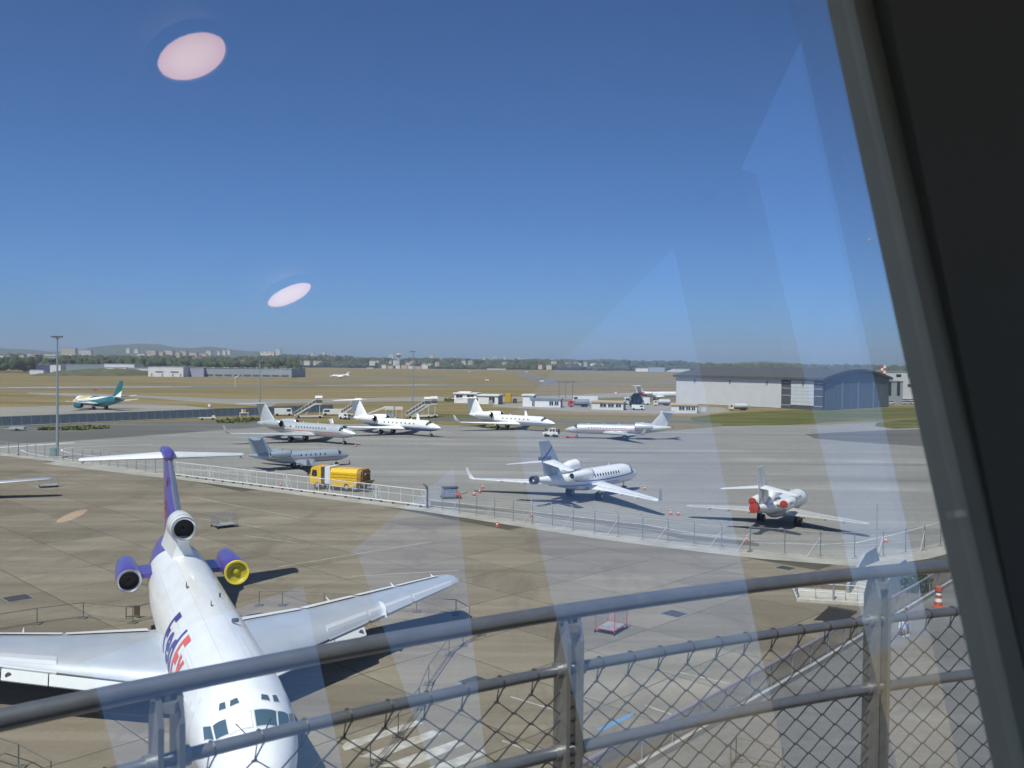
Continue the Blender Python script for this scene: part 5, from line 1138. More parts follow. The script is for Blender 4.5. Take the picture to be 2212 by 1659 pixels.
# pedestrian platform with rails, and a flat black sheet painted as stairwell shade
pl = gp(1815, 1296); t = thing('viewing_platform', 'low concrete platform with grey tube railing left of the concrete stairs', 'platform', pl, R(-12))
b = MB(); b.box((0, .4, .1), (6.2, 3.4, .2)); b.build('slab', mat('step_concrete', (.44, .42, .37)), t)
for (x0, y0, x1, y1) in ((-3, -1.0, -.6, -1.0), (-.6, -1.0, 2.6, -1.0), (-3, -1.0, -3, 1.8), (-3, 1.8, -1.2, 2.0)):
    b = MB(); L_ = math.hypot(x1-x0, y1-y0); k = max(2, int(L_/.8))
    for j in range(k+1): x, y = x0+(x1-x0)*j/k, y0+(y1-y0)*j/k; b.tube([(x, y, .2), (x, y, 1.3)], .025, 5)
    for z in (.75, 1.3): b.tube([(x0, y0, z), (x1, y1, z)], .028, 6)
    b.build('railing', STEEL(), t)
b = MB(); b.tube([(-.6, -1.05, .2), (-.6, -1.05, 1.75)], .07, 8); b.box((-.6, -1.05, 1.85), (.2, .14, .22)); b.build('gate_post', STEEL(), t)
stair_shade = thing('stairwell_shade', 'flat black sheet painted as stairwell shade below the concrete platform', 'stairwell', gp(1812, 1336), R(-20))
stair_shade.rotation_euler = (0, 0, 0); PQ = [gp(x, y)-stair_shade.location for x, y in ((1758, 1340), (1789, 1313), (1850, 1324), (1822, 1343))]
b = MB(); b.add([(p.x, p.y, .03) for p in PQ]+[(p.x, p.y, .0) for p in PQ], [(0, 1, 2, 3), (0, 4, 5, 1), (1, 5, 6, 2), (2, 6, 7, 3), (3, 7, 4, 0)]); b.build('shade_sheet', mat('shade_black', (.018, .017, .016), .95), stair_shade)
b = MB(); b.tube([PQ[1]+Vector((0, 0, .08)), PQ[2]+Vector((0, 0, .08))], .09, 4); b.build('edge_beam', mat('dark_parapet', (.07, .065, .06), .9), stair_shade)
# shrub beside the stairs
sh = thing('shrub', 'dark green shrub between the concrete stairs and the mesh fence', 'shrub', gp(1975, 1276)); b = MB()
for _ in range(420):
    a = random.uniform(0, 6.28); rr2 = random.random()**.5; c0 = Vector((math.cos(a)*rr2*1.3, math.sin(a)*rr2*1.0, random.uniform(.1, 1.0)*(1.9-rr2))); s = random.uniform(.08, .2); d1 = Vector((random.gauss(0, 1), random.gauss(0, 1), random.gauss(0, 1))).normalized()*s; d2 = d1.cross(Vector((random.gauss(0, 1), random.gauss(0, 1), 1))).normalized()*s
    b.add([c0-d1, c0+d2, c0+d1, c0-d2], [(0, 1, 2, 3)])
b.build('foliage', mat('shrub_leaf', (.045, .075, .02), .7, var=.5, scale=3), sh); b = MB(); b.tube([(0, 0, 0), (.1, 0, .9)], [.06, .03], 6); b.tube([(0, 0, .2), (-.3, .2, .9)], [.04, .02], 5); b.build('stem', mat('bark', (.09, .065, .04), .9), sh)
# red and white channelling post
cp = thing('channelling_post', 'red and white banded traffic post beside the forecourt fence', 'traffic post', gp(2027, 1311)); b = MB(); b.lathe([(.42, 0), (.42, .06), (.26, .1), (.24, .38)], n=16); b.lathe([(.2, .62), (.2, .85)], n=16, c0=False, c1=False); b.lathe([(.16, 1.02), (.24, 1.1), (.24, 1.4), (.12, 1.46)], n=16, c0=False); b.build('red_band', CO, cp, True)
b = MB(); b.lathe([(.235, .38), (.21, .62)], n=16, c0=False, c1=False); b.lathe([(.195, .85), (.16, 1.02)], n=16, c0=False, c1=False); b.build('white_band', CW, cp, True)
# a walker on the forecourt
wk = thing('person', 'person in blue shorts and pale top with a white bag walking on the forecourt', 'person', gp(1958, 1374), R(200))
def skin_body(name, edges, m, parent, sub=2):
    verts = []; idx = {}; rad = []; es = []
    for a, ra_, c, rc_ in edges:
        for p, r_ in ((a, ra_), (c, rc_)):
            if p not in idx: idx[p] = len(verts); verts.append(p); rad.append(r_)
        es.append((idx[a], idx[c]))
    me = bpy.data.meshes.new(name); me.from_pydata(verts, es, []); o = link(name, me, m, parent)
    md = o.modifiers.new('skin', 'SKIN'); md.use_smooth_shade = True
    for k, r_ in enumerate(rad): me.skin_vertices[0].data[k].radius = (r_, r_)
    me.skin_vertices[0].data[0].use_root = True
    s2 = o.modifiers.new('sub', 'SUBSURF'); s2.levels = sub; s2.render_levels = sub
    return o
pel, che, nk, hd_ = (0, 0, .93), (0.02, 0, 1.32), (.02, 0, 1.5), (.05, 0, 1.66)
E_ = [(pel, .145, (0.01, 0, 1.12), .13), ((0.01, 0, 1.12), .13, che, .15), (che, .15, nk, .06), (nk, .06, hd_, .1), (hd_, .1, (.05, 0, 1.74), .085)]
for sg in (-1, 1):
    fx_ = .22*sg
    E_ += [(pel, .145, (fx_*.2, sg*.1, .86), .1), ((fx_*.2, sg*.1, .86), .1, (fx_*.9, sg*.1, .48), .065), ((fx_*.9, sg*.1, .48), .065, (fx_*.9-.12, sg*.1, .09), .045), ((fx_*.9-.12, sg*.1, .09), .045, (fx_*.9+.08, sg*.11, .04), .04)]
    sh_ = (.02, sg*.19, 1.40); el_ = (-.04-fx_*.3, sg*.26, 1.13); ha_ = (.1-fx_*.5, sg*.24, .90)
    E_ += [(che, .15, sh_, .065), (sh_, .065, el_, .045), (el_, .045, ha_, .033)]
    for f in range(5):
        a_ = -.035+.0175*f; E_ += [(ha_, .033, (ha_[0]+.03+a_*.5, ha_[1]+a_*.3, ha_[2]-.06), .012), ((ha_[0]+.03+a_*.5, ha_[1]+a_*.3, ha_[2]-.06), .012, (ha_[0]+.045+a_*.5, ha_[1]+a_*.3+.004, ha_[2]-.1+abs(f-2)*.008), .009)]
skin_body('body', E_, mat('skin_tone', (.42, .26, .18), .6), wk)
skin_body('shirt', [((0, 0, .98), .16, (.01, 0, 1.15), .15), ((.01, 0, 1.15), .15, (.02, 0, 1.36), .165)]+[((.02, 0, 1.36), .165, (.02, sg*.2, 1.40), .08) for sg in (-1, 1)]+[((.02, sg*.2, 1.40), .08, (-.01-.03*sg, sg*.24, 1.22), .068) for sg in (-1, 1)], mat('shirt_pale', (.55, .55, .5), .9), wk)
skin_body('shorts', [((0, 0, .98), .158, (0, 0, .9), .16)]+[((0, 0, .9), .16, (.05*sg, sg*.1, .82), .115) for sg in (-1, 1)]+[((.05*sg, sg*.1, .82), .115, (.17*sg, sg*.1, .55), .095) for sg in (-1, 1)], mat('shorts_blue', (.06, .12, .30), .9), wk)
b = MB(); b.lathe([(.03, 1.80), (.085, 1.775), (.105, 1.70), (.107, 1.64), (.09, 1.60)], (.035, 0, 0), 'z', 14); b.build('hair', mat('hair_brown', (.08, .05, .03), .8), wk, True)
b = MB(); b.box((.155, 0, 1.655), (.03, .025, .03)); b.box((.148, 0, 1.61), (.012, .05, .012)); 
for sg in (-1, 1): b.box((.146, sg*.035, 1.685), (.014, .022, .012)); b.box((.05, sg*.108, 1.66), (.04, .015, .055))
b.build('face_features', mat('skin_darker', (.30, .17, .12), .6), wk)  # features in a darker skin tone
for sg in (-1, 1): b = MB(); b.box((.2*sg-.02, sg*.105, .045), (.28, .1, .09), taper=.8); b.build('shoe', mat('shoe_white', (.6, .62, .66), .7), wk)
bg = thing('shoulder_bag', 'white and blue bag hanging at the walker side', 'bag', wk.location+Vector((-.35, -.15, .55)), R(200)); b = MB(); b.box((0, 0, .18), (.36, .2, .36), taper=.9); b.build('bag_body', mat('bag_white', (.6, .66, .74), .8), bg); b = MB(); b.tube([(-.12, 0, .36), (-.08, 0, .6), (.08, 0, .6), (.12, 0, .36)], .012, 5); b.build('strap', mat('bag_strap', (.1, .15, .3), .8), bg); b = MB(); b.box((0, -.105, .1), (.28, .03, .16)); b.build('pocket', mat('shorts_blue', (.06, .12, .30)), bg)
# low post-and-rail seen through the mesh at the bottom
rope_run([(1690, 1668), (1590, 1643), (1578, 1660)], 'thin pale tube rail on the forecourt below the tower')
# ================================================================ hangar, huts, industrial estate
HW = mat('hangar_white_cladding', (.54, .55, .56), .5, var=.05, scale=.3); HD = mat('hangar_dark_cladding', (.085, .09, .10), .5, .2, var=.1, scale=.3); HB = mat('hangar_blue_grey', (.12, .15, .185), .45, .2, var=.08, scale=.3); HR = mat('hangar_roof', (.075, .08, .082), .7, var=.15, scale=.2)
hc = Vector((118.1, 342, 0)); hl = Vector((71.3, 393, 0)); dv = (hl-hc); dv.normalize(); hlen = 69.0; dw = Vector((-dv.y, dv.x, 0)); dw = dw if dw.x > 0 else -dw; hwid = 55.0
hg = thing('hangar', 'large aircraft hangar with white side cladding and arched blue-grey front', 'hangar', hc, math.atan2(dv.y, dv.x)); ysg = 1 if Vector((-dv.y, dv.x, 0)).dot(dw) > 0 else -1    # local x runs along the side wall, local y*ysg along the front
def Y(v): return v*ysg
b = MB(); prof = [(Y(hwid*t), 11.6+3.2*math.sin(math.pi*t)) for t in [k/12 for k in range(13)]]
b.prism([(Y(0), 0), (Y(hwid), 0)]+[(y, z) for y, z in prof[::-1]], .3, hlen, 'x'); b.build('shell', HD, hg)
b = MB(); rf = [(Y(hwid*t-1.2*(1-2*t)), 12.3+3.4*math.sin(math.pi*t)) for t in [k/14 for k in range(15)]]; rf2 = [(y, z-.9) for y, z in rf[::-1]]; b.prism(rf+rf2, -.9, hlen+1, 'x'); b.build('roof', HR, hg)
x0, x1 = 17.8, hlen-.2                                             # white cladding field, built as wide sheets
nsh = 13
for k in range(nsh):
    a, c_ = x0+(x1-x0)*k/nsh, x0+(x1-x0)*(k+1)/nsh; b = MB(); b.box(((a+c_)/2, Y(-.08), 5.75), (c_-a-.02, .16, 11.3)); b.build('cladding_panel', HW, hg)
for x in (59, 41.5, 24.2): b = MB(); b.box((x, Y(-.25), 9.9), (.5, .25, 1.5)); b.build('wall_lamp', mat('lamp_housing', (.12, .13, .14)), hg)
for i in range(4):                                                 # glazed square of pale panels
    for j in range(7): b = MB(); b.box((3.9+2.42*(i+.5)-.0, Y(-.1), 1.5+1.38*(j+.5)), (2.36, .2, 1.31)); b.build('translucent_panel', mat('pale_panel', (.52, .55, .57), .35), hg)
b = MB(); b.box((8.4, Y(-.25), 9.9), (.45, .25, 1.4)); b.build('wall_lamp', mat('lamp_housing', (.12, .13, .14)), hg)
for z in (1.4, 5.2, 8.0, 10.2): b = MB(); b.box((2.0, Y(-.06), z), (3.4, .12, .18)); b.box((15.7, Y(-.06), z), (3.8, .12, .18)); b.build('cladding_rail', mat('pale_panel', (.52, .55, .57)), hg)
nd = 8
for k in range(nd):                                                # front doors
    a, c_ = 1.5+(hwid-3)*k/nd, 1.5+(hwid-3)*(k+1)/nd; b = MB(); b.box((.12-(k % 2)*.1, Y((a+c_)/2), 5.1), (.2, c_-a-.15, 10.0)); b.build('door_leaf', HB, hg)
    if k in (2, 4, 6): b = MB(); b.box((-.12, Y(a), 5.2), (.3, .9, 10.4)); b.build('door_pillar', mat('door_pillar_pale', (.16, .2, .24), .5), hg)
b = MB(); b.prism([(Y(0), 10.35), (Y(hwid), 10.35)]+[(y, z-.35) for y, z in prof[::-1]], .05, .28, 'x'); b.build('gable', mat('hangar_gable', (.10, .13, .165), .5), hg)
CREAM = mat('hut_cream', (.62, .60, .54), .7, var=.06, scale=.8); HWH = mat('hut_white', (.72, .72, .70), .6, var=.05, scale=.8); TAN = mat('hut_fascia', (.50, .37, .19), .7); HGR = mat('hut_grey_side', (.20, .22, .25), .7)
def hut(px, py, w, dep, h, rz, label, wins, wall=None, fascia=None, side=None, extra=()):
    p = gp(px, py); t = thing('hut', label, 'hut', p, rz, 'flat-roofed huts at the apron edge')          # local x along the front, y away
    b = MB(); b.box((w/2, dep/2, h/2), (w, dep, h)); b.build('wall', wall or CREAM, t)
    b = MB(); b.box((w/2, dep/2, h+.12), (w+.8, dep+.8, .5)); b.build('roof', fascia or TAN, t)
    b = MB(); b.box((w+.03, dep/2, h/2), (.05, dep-.1, h-.1)); b.build('side_cladding', side or HGR, t)
    for x0, x1, z0, z1 in wins:
        b = MB(); b.box(((x0+x1)/2, -.02, (z0+z1)/2), (x1-x0, .06, z1-z0)); wn = b.build('window', GLASSD(), t)
        b = MB()
        for x in (x0, (x0+x1)/2, x1): b.box((x, -.06, (z0+z1)/2), (.09, .06, z1-z0))
        b.box(((x0+x1)/2, -.055, z0-.04), (x1-x0+.2, .14, .09)); b.build('frame', HWH, wn)
    for c, d in extra: b = MB(); b.box(c, d); b.build('annex', wall or CREAM, t)
    return t
hut(981, 870.5, 9.4, 7, 3.9, R(-12), 'leftmost white hut with two wide windows, behind the grey-bellied jet', [(.8, 3.6, 1.9, 3.4), (5.4, 8.4, 1.9, 3.4)], HWH, HWH, None, [((4, 3, 4.5), (5, 3, .5))])
hut(1032, 872.8, 8.4, 8, 3.5, R(-12), 'white hut with a doorway joined to the leftmost hut', [(4.6, 7.0, .6, 2.9)], HWH, HWH)
hut(1129, 878, 4.2, 6, 4.3, R(-10), 'tall plain white hut block right of the grey-bellied jet tail', [(3.2, 3.9, 2.6, 3.6)], HWH, HWH)
hut(1146, 879, 11.5, 6, 3.0, R(-10), 'low white hut with a blue door and dark ivy-grey side', [(.6, 1.6, .2, 2.3), (7.2, 8.8, .8, 2.2), (9.2, 10.8, .8, 2.2)], HWH, HGR)
hut(1278, 884.4, 11.6, 6.5, 2.75, R(-14), 'cream hut with tan fascia and window band left of the conifer', [(3.0, 5.4, 1.0, 2.2), (6.0, 8.2, 1.0, 2.2), (8.8, 10.8, 1.0, 2.2)])
hut(1450, 891.3, 8.8, 6.5, 2.75, R(-14), 'cream hut with tan fascia in front of the hangar, right of the conifer', [(2.6, 4.6, 1.0, 2.2), (5.0, 6.6, 1.0, 2.2), (6.9, 8.2, 1.0, 2.2)])
t = thing('yellow_container', 'tall yellow container between the white huts', 'container', gp(1098, 868.5), R(-8)); b = MB(); b.box((0, 0, 1.8), (2.4, 2.4, 3.6)); b.build('shell', mat('container_yellow', (.55, .36, .03), .5), t); b = MB(); 
for k in range(5): b.box((-1+.5*k, -1.23, 1.8), (.12, .06, 3.4))
b.build('rib', mat('container_yellow_dark', (.4, .26, .03), .5), t)
# small clutter among the huts
for k, (x, y, lb, col) in enumerate([(1112, 870, 'dark bins right of the yellow container', (.05, .06, .06)), (1060, 874, 'grey electrical cabinet at the end of the joined white hut', (.3, .32, .33)), (1210, 878, 'blue-grey cabinet beside the ivy-grey hut', (.2, .24, .28)), (1520, 889, 'cream cabinet right of the tan-fascia hut', (.5, .48, .42))]):
    t = thing('cabinet', lb, 'cabinet', gp(x, y), R(-10)); b = MB(); b.box((0, 0, .9), (1.6, 1, 1.8)); b.build('box', mat('cabinet_%s' % 'abcd'[k], col, .6), t); b = MB(); b.box((0, 0, 1.84), (1.7, 1.1, .08)); b.box((0, -.52, .9), (.03, .03, 1.6)); b.build('lid', mat('lid_grey', (.3, .3, .3), .6), t)
t = thing('pole_fence', 'row of short white posts along the grass by the hangar', 'fence', gp(1535, 890.5)); o = gp(1535, 890.5); e = gp(1590, 884.5)-o
for k in range(18): b = MB(); q = e*(k/17); b.tube([q, q+Vector((0, 0, 1.1))], .05, 5); b.build('post', HWH, t)
b = MB(); b.tube([Vector((0, 0, 1.0)), e+Vector((0, 0, 1.0))], .03, 4); b.build('rail', HWH, t)
# conifer
cf = thing('conifer', 'dense dark green conifer left of the white van', 'tree', gp(1374, 884)); b = MB(); b.tube([(0, 0, 0), (0, 0, 4.5)], [.25, .08], 7); b.build('trunk', mat('bark', (.09, .065, .04), .9), cf, True)
b = MB()
for _ in range(4200):
    h = random.random(); rr2 = (2.55*math.sin(math.pi*(.14+.80*h))**.75)*(random.uniform(.62, 1.08)); a = random.uniform(0, 6.28); lump = 1+.18*math.sin(a*5+h*9); c0 = Vector((math.cos(a)*rr2*lump, math.sin(a)*rr2*lump, .25+h*5.6)); s = random.uniform(.16, .36)
    d1 = Vector((math.cos(a), math.sin(a), random.uniform(-.2, .9))).normalized()*s; d2 = Vector((-math.sin(a), math.cos(a), random.uniform(-.4, .4)))*s*.7; b.add([c0-d1, c0+d2, c0+d1, c0-d2], [(0, 1, 2, 3)])
b.build('crown', mat('conifer_leaf', (.045, .075, .034), .8, var=.5, scale=1.2), cf)
# buildings right of the hangar
def block(name, px0, px1, ptop, pbase, dist, dep, m, label, cat='building', group=None, roof=None, rz=0, win=None, parts=None):
    a, c_ = at(px0, pbase, dist), at(px1, pbase, dist); zt = at(px0, ptop, dist).z; w = c_.x-a.x; z0 = min(0, a.z)
    t = thing(name, label, cat, ((a.x+c_.x)/2, dist, max(0, a.z) if a.z > 0 else 0), rz, group); h = zt-(max(0, a.z) if a.z > 0 else 0); zb = -6 if a.z > 0 else 0
    b = MB(); b.box((0, dep/2, (h+zb)/2), (w, dep, h-zb)); b.build('wall', m, t)
    b = MB(); b.box((0, dep/2, h+.15*max(1, dist/900)), (w*1.01+.3, dep+.6, .3*max(1, dist/900))); b.build('roof', roof or mat('flat_roof_grey', (.25, .26, .27), .8), t)
    if win:
        nx, nz, ws, hs_ = win
        for i in range(nx):
            for j in range(nz):
                b = MB(); b.box((-w/2+w*(i+.5)/nx, -.03, h*(j+.6)/nz), (w/nx*ws, .08, h/nz*hs_)); b.build('window', GLASSD(), t)
    return t, w, h
PALE = mat('pale_wall', (.55, .56, .57), .7, var=.08, scale=.05); GREYW = mat('grey_wall', (.27, .30, .33), .6, var=.1, scale=.05); BEIGE = mat('beige_wall', (.52, .45, .37), .8, var=.1, scale=.03)
block('depot', 1890, 1935, 803, 866, 420, 25, PALE, 'pale flat-roofed depot immediately right of the hangar', win=(2, 1, .3, .25))
block('depot', 1925, 2010, 803, 845, 470, 30, PALE, 'white long depot with dark roof glazing behind the grey workshop', win=(3, 2, .5, .3))
block('workshop', 1888, 1912, 826, 864, 402, 12, PALE, 'small white workshop against the hangar right end', win=(1, 1, .7, .12))
block('workshop', 1912, 1950, 824, 862, 405, 16, GREYW, 'grey workshop with two dark doors right of the hangar', win=(2, 1, .36, .8))
t = thing('marker_board', 'red and white chequered marker board on a roof right of the hangar', 'sign', at(1908, 812, 417)); 
for i in range(2):
    for j in range(4): b = MB(); b.box((-.6+1.2*i, 0, .6+1.2*j), (1.18, .2, 1.18)); b.build('square', mat('cone_orange', (.66, .09, .04)) if (i+j) % 2 else mat('cone_white', (.75, .74, .72)), t)
b = MB(); b.box((0, .2, -1.5), (.2, .2, 4)); b.build('post', STEEL(), t)
for k in range(16):                                                # rows of parked cars beyond the verge, right of the hangar
    cc = [(.72, .72, .72), (.45, .47, .5), (.7, .7, .68), (.25, .27, .3)][k % 4]; col_ = ['white', 'silver', 'pale', 'dark grey'][k % 4]; rw = k//8
    p = gp(1892+(k % 8)*12.5+rw*5, 868.5+rw*4.5); t = thing('parked_car', f'{col_} car parked right of the hangar, {ordn[k % 8] if k % 8 < 6 else ["seventh", "eighth"][k % 8-6]} from the left in the {["rear", "front"][rw]} row', 'car', p, R(random.uniform(-20, 20)), 'cars parked right of the hangar')
    b = MB(); b.prism([(-2.1, .3), (-2.1, .8), (-1.2, .92), (2.0, .92), (2.15, .7), (2.15, .3)], -.85, .85, 'y'); b.build('body', mat('car_'+col_.replace(' ', '_'), cc, .3, coat=.5), t)
    b = MB(); b.prism([(-1.1, .92), (-.5, 1.42), (1.1, 1.45), (1.8, .92)], -.74, .74, 'y'); b.build('cabin', GLASSD(), t)
    b = MB(); b.prism([(-.48, 1.42), (-.45, 1.47), (1.05, 1.5), (1.1, 1.45)], -.72, .72, 'y'); b.build('roof', mat('car_'+col_.replace(' ', '_'), cc), t)
    for x in (-1.3, 1.3):
        for sg in (-1, 1): b = MB(); wheel(b, (x, sg*.8, .32), .32, .2); b.build('wheel', DARK(), t)
# industrial estate, left
lw_, lww, lwh = block('warehouse', 438, 630, 795, 812, 900, 60, GREYW, 'very long grey warehouse with roof domes beyond the field', roof=mat('roof_dark', (.12, .13, .14), .8), win=(12, 1, .0, .0) if False else None)
block('warehouse', 396, 440, 794, 811, 895, 50, mat('lilac_wall', (.30, .31, .40), .6), 'lilac-grey warehouse section left of the long grey warehouse')
wh, ww_, hh_ = block('warehouse', 320, 396, 792, 812, 880, 45, mat('bright_white', (.62, .61, .62), .6), 'bright white warehouse with two dark dock slots', win=None)
for x_ in (-.18, .25): b = MB(); b.box((ww_*x_, -.15, hh_*.46), (ww_*.22, .3, .8)); b.build('dock_slot', mat('slot_dark', (.05, .05, .06), .6), wh)
for x_ in (-.4, -.1, .2, .42): b = MB(); b.box((ww_*x_, -.2, hh_*.14), (1.2, .4, hh_*.28)); b.build('dock_pier', GREYW, wh)
block('office_block', 225, 290, 786, 792, 1000, 25, mat('bright_white', (.62, .61, .62)), 'white upper office band left of the bright white warehouse'); block('office_block', 225, 272, 793.5, 799, 995, 25, mat('bright_white', (.62, .61, .62)), 'lower white office band at the embankment')
block('office_block', 277, 322, 795, 799.5, 960, 25, mat('bright_white', (.62, .61, .62)), 'white banded office beside the bright white warehouse'); block('office_block', 277, 322, 801, 808, 962, 20, mat('blue_grey_glass', (.12, .15, .2), .4), 'dark ground floor under the white banded office')
block('warehouse', 135, 226, 787, 800, 1030, 40, mat('teal_grey_wall', (.20, .26, .29), .6), 'teal-grey warehouse behind the embankment'); block('depot', 108, 131, 788, 797, 980, 12, mat('bright_white', (.62, .61, .62)), 'small white box building left of the teal warehouse'); block('depot', 78, 108, 788, 798, 990, 14, mat('navy_wall', (.05, .055, .14), .6), 'navy blue box building left of the small white one'); block('depot', 64, 94, 799, 806, 940, 8, mat('bright_white', (.62, .61, .62)), 'low white trailer shed by the left trees')
for k in range(15):
    b = MB(); b.lathe([(.9, 0), (.9, .35), (.6, .6), (.1, .7)], (-lww/2+lww*(k+.5+random.uniform(-.25, .25))/15, 5+random.uniform(0, 20), lwh+.2), n=10); b.build('roof_light', mat('roof_light_pale', (.6, .62, .64), .5), lw_, True)
for k in range(9): b = MB(); b.box((-lww/2+lww*(k+.7)/9.4, -.1, .9), (lww/9.4*.8, .2, 1.6)); b.build('dock_door', mat('dock_door_dark', (.07, .08, .09), .6), lw_)
# embankment in front of the estate
b = MB(); rings = []
for k in range(24):
    x = 60+k*12; p = gp(x, 812); h = 7*math.sin(math.pi*min(1, max(0, (k+1)/25)))**.6+random.uniform(-.7, .7); rings.append([(p.x, p.y, -.2), (p.x, p.y+18, h*.8), (p.x, p.y+35, h), (p.x, p.y+70, -.2)])
b.loft(rings); struct(b.build('embankment', mat('scrub_bank', (.10, .095, .045), .95, var=.4, scale=.06, detail=9, dirt=(.045, .05, .022)), None, True))

# ================================================================ town, woods, hills
def yh(x): return 784.6+.0105*(x-1106)
HILL = [(-420, 756), (-200, 750), (-50, 752), (0, 752), (60, 755), (110, 760), (165, 758), (200, 750), (240, 745), (300, 742), (345, 744), (375, 750), (420, 752), (455, 749), (480, 752), (520, 757), (560, 760), (600, 763), (650, 767), (720, 770), (800, 772.5), (900, 776), (1000, 779), (1150, 782), (1250, 779), (1290, 775.5), (1320, 774.5), (1350, 778.5), (1420, 785), (1540, 786), (1600, 783), (1640, 780), (1690, 782), (1740, 786.5), (1850, 789), (2100, 792), (2500, 797), (2900, 800)]
def hill_y(x):
    for (a, ya), (c_, yc) in zip(HILL, HILL[1:]):
        if a <= x <= c_: return ya+(yc-ya)*(x-a)/(c_-a)
    return yh(x)
b = MB(); rings = []
for k in range(0, 420):
    x = -420+k*8; D = 5200; p = at(x, hill_y(x)+random.uniform(-.7, .7), D); z = max(p.z, 8)
    rings.append([(p.x*.72, D*.72, -1), (p.x*.8, D*.80, z*.30+random.uniform(0, 5)), (p.x*.88, D*.88, z*.58+random.uniform(-5, 5)), (p.x*.95, D*.95, z*.84+random.uniform(-4, 4)), (p.x, D, z), (p.x*1.15, D*1.15, z*.6), (p.x*1.3, D*1.3, -1)])
b.loft([r for r in rings], False, False)
b.f = [f for f in b.f if not (0 in [i % 7 for i in f] and 6 in [i % 7 for i in f])]
struct(b.build('hills', mat('wooded_hill', (.045, .062, .035), .95, var=.6, scale=.02, detail=8, dirt=(.022, .034, .02)), None, True, ang=80))
# woods: masses of tree crowns between field and hills
ico = bmesh.new(); bmesh.ops.create_icosphere(ico, subdivisions=2, radius=1); IV = [v.co.copy() for v in ico.verts]; IF = [tuple(v.index for v in f.verts) for f in ico.faces]; ico.free()
def crown(b, c, r, h):
    ph = [random.uniform(0, 6.28) for _ in range(6)]; q = []
    for v in IV:
        k = 1+.22*math.sin(v.x*4+ph[0])*math.sin(v.y*4+ph[1])+.18*math.sin(v.z*5+ph[2])+.13*math.sin(v.x*9+ph[3]+v.z*7)+random.uniform(-.12, .12); q.append((c[0]+v.x*r*k, c[1]+v.y*r*k, c[2]+v.z*h*k))
    b.add(q, IF)
b = MB(); LEAFW = NT('woodland_leaf'); gx_ = LEAFW.n('NewGeometry'); n1 = LEAFW.noise(gx_.outputs['Position'], .035, 3); n2 = LEAFW.noise(gx_.outputs['Position'], .35, 6, .7)
c = LEAFW.ramp(n1, [(.35, (.035, .050, .026)), (.5, (.058, .074, .032)), (.68, (.095, .108, .046))]); c = LEAFW.mix(.5, c, LEAFW.ramp(n2, [(.3, (.010, .018, .008)), (.7, (.095, .11, .045))])); LEAFW.l(c, LEAFW.b.inputs['Base Color']); LEAFW.b.inputs['Roughness'].default_value = .9; LEAFW.b.inputs['Specular IOR Level'].default_value = .1
for _ in range(2300):                                              # deep wood behind the field, centre and right
    x = random.uniform(560, 2250); D = random.uniform(2450, 3900); top = 776+.0105*(x-900)+random.uniform(-3, 4)+(4 if x > 1500 else 0)+(-4 if 560 < x < 760 else 0); r = random.uniform(5, 11); z = max(at(x, top, D).z, 14); p = at(x, 790, D)
    if random.random() < .45: D = random.uniform(2350, 2600); p = at(x, 790, D); z = random.uniform(9, 17)
    crown(b, (p.x, p.y, z-r*.8), r*1.15, r*.9); 
    if random.random() < .6: crown(b, (p.x+random.uniform(-14, 14), p.y, max(4, z*.35)), r*1.3, max(6, z*.5))
for _ in range(1500):                                               # trees at the left behind the estate
    x = random.uniform(-350, 640); D = random.uniform(1180, 2300); r = random.uniform(3, 6.5); z = random.uniform(8, 17)+(D-1180)*.010; p = at(x, 790, D); crown(b, (p.x, p.y, z-r*.7), r*1.15, r*.95)
    if random.random() < .5: crown(b, (p.x+random.uniform(-9, 9), p.y, z*.4), r*1.3, z*.45)
for _ in range(330):
    x = random.uniform(-380, 78); D = random.uniform(1000, 1150); r = random.uniform(2.2, 4.2); p = at(x, 790, D); crown(b, (p.x, p.y, random.uniform(6, 13)), r*1.1, r*1.3)
stuff(b.build('woodland', LEAFW.m, None, True, ang=180))
b = MB()
for _ in range(120):                                               # hedge clumps along the estate
    x = random.uniform(452, 515) if random.random() < .6 else random.uniform(518, 640); p = gp(x, 812.5+random.uniform(-.6, .6)); hh = random.uniform(1.2, 4.5) if x < 515 else random.uniform(.8, 2); crown(b, (p.x, p.y-6, hh*.6), random.uniform(1.8, 3.4), hh)
stuff(b.build('hedge', mat('hedge_leaf', (.05, .065, .028), .9, var=.5, scale=.3), None, True, ang=180))
# apartment blocks and houses of the town
def flats(x0, x1, yt, yb, D, m, label, win=None, dep=16, group='town buildings beyond the field'):
    return block('apartment_block', x0, x1, yt, yb, D, dep, m, label, 'building', group, win=win)
flats(132, 162, 752.5, 765, 2600, BEIGE, 'beige apartment slab on the slope behind the tall mast', (9, 4, .45, .4)); flats(170, 196, 756, 766, 2650, PALE, 'pale apartment slab right of the mast slab', (8, 3, .45, .4))
for k, (x0, x1, yt, yb) in enumerate([(296, 312, 764, 770), (316, 336, 757, 768), (338, 352, 760, 770), (354, 372, 757, 771), (374, 388, 761, 772), (389, 402, 758, 771), (404, 424, 762, 772), (426, 446, 764, 773)]): flats(x0, x1, yt, yb, 2350+k*14, BEIGE if k % 3 else mat('cream_wall', (.6, .54, .45), .8), f'beige apartment block in the row below the hill, {["first", "second", "third", "fourth", "fifth", "sixth", "seventh", "eighth"][k]} from the left', (6, 4, .45, .4))
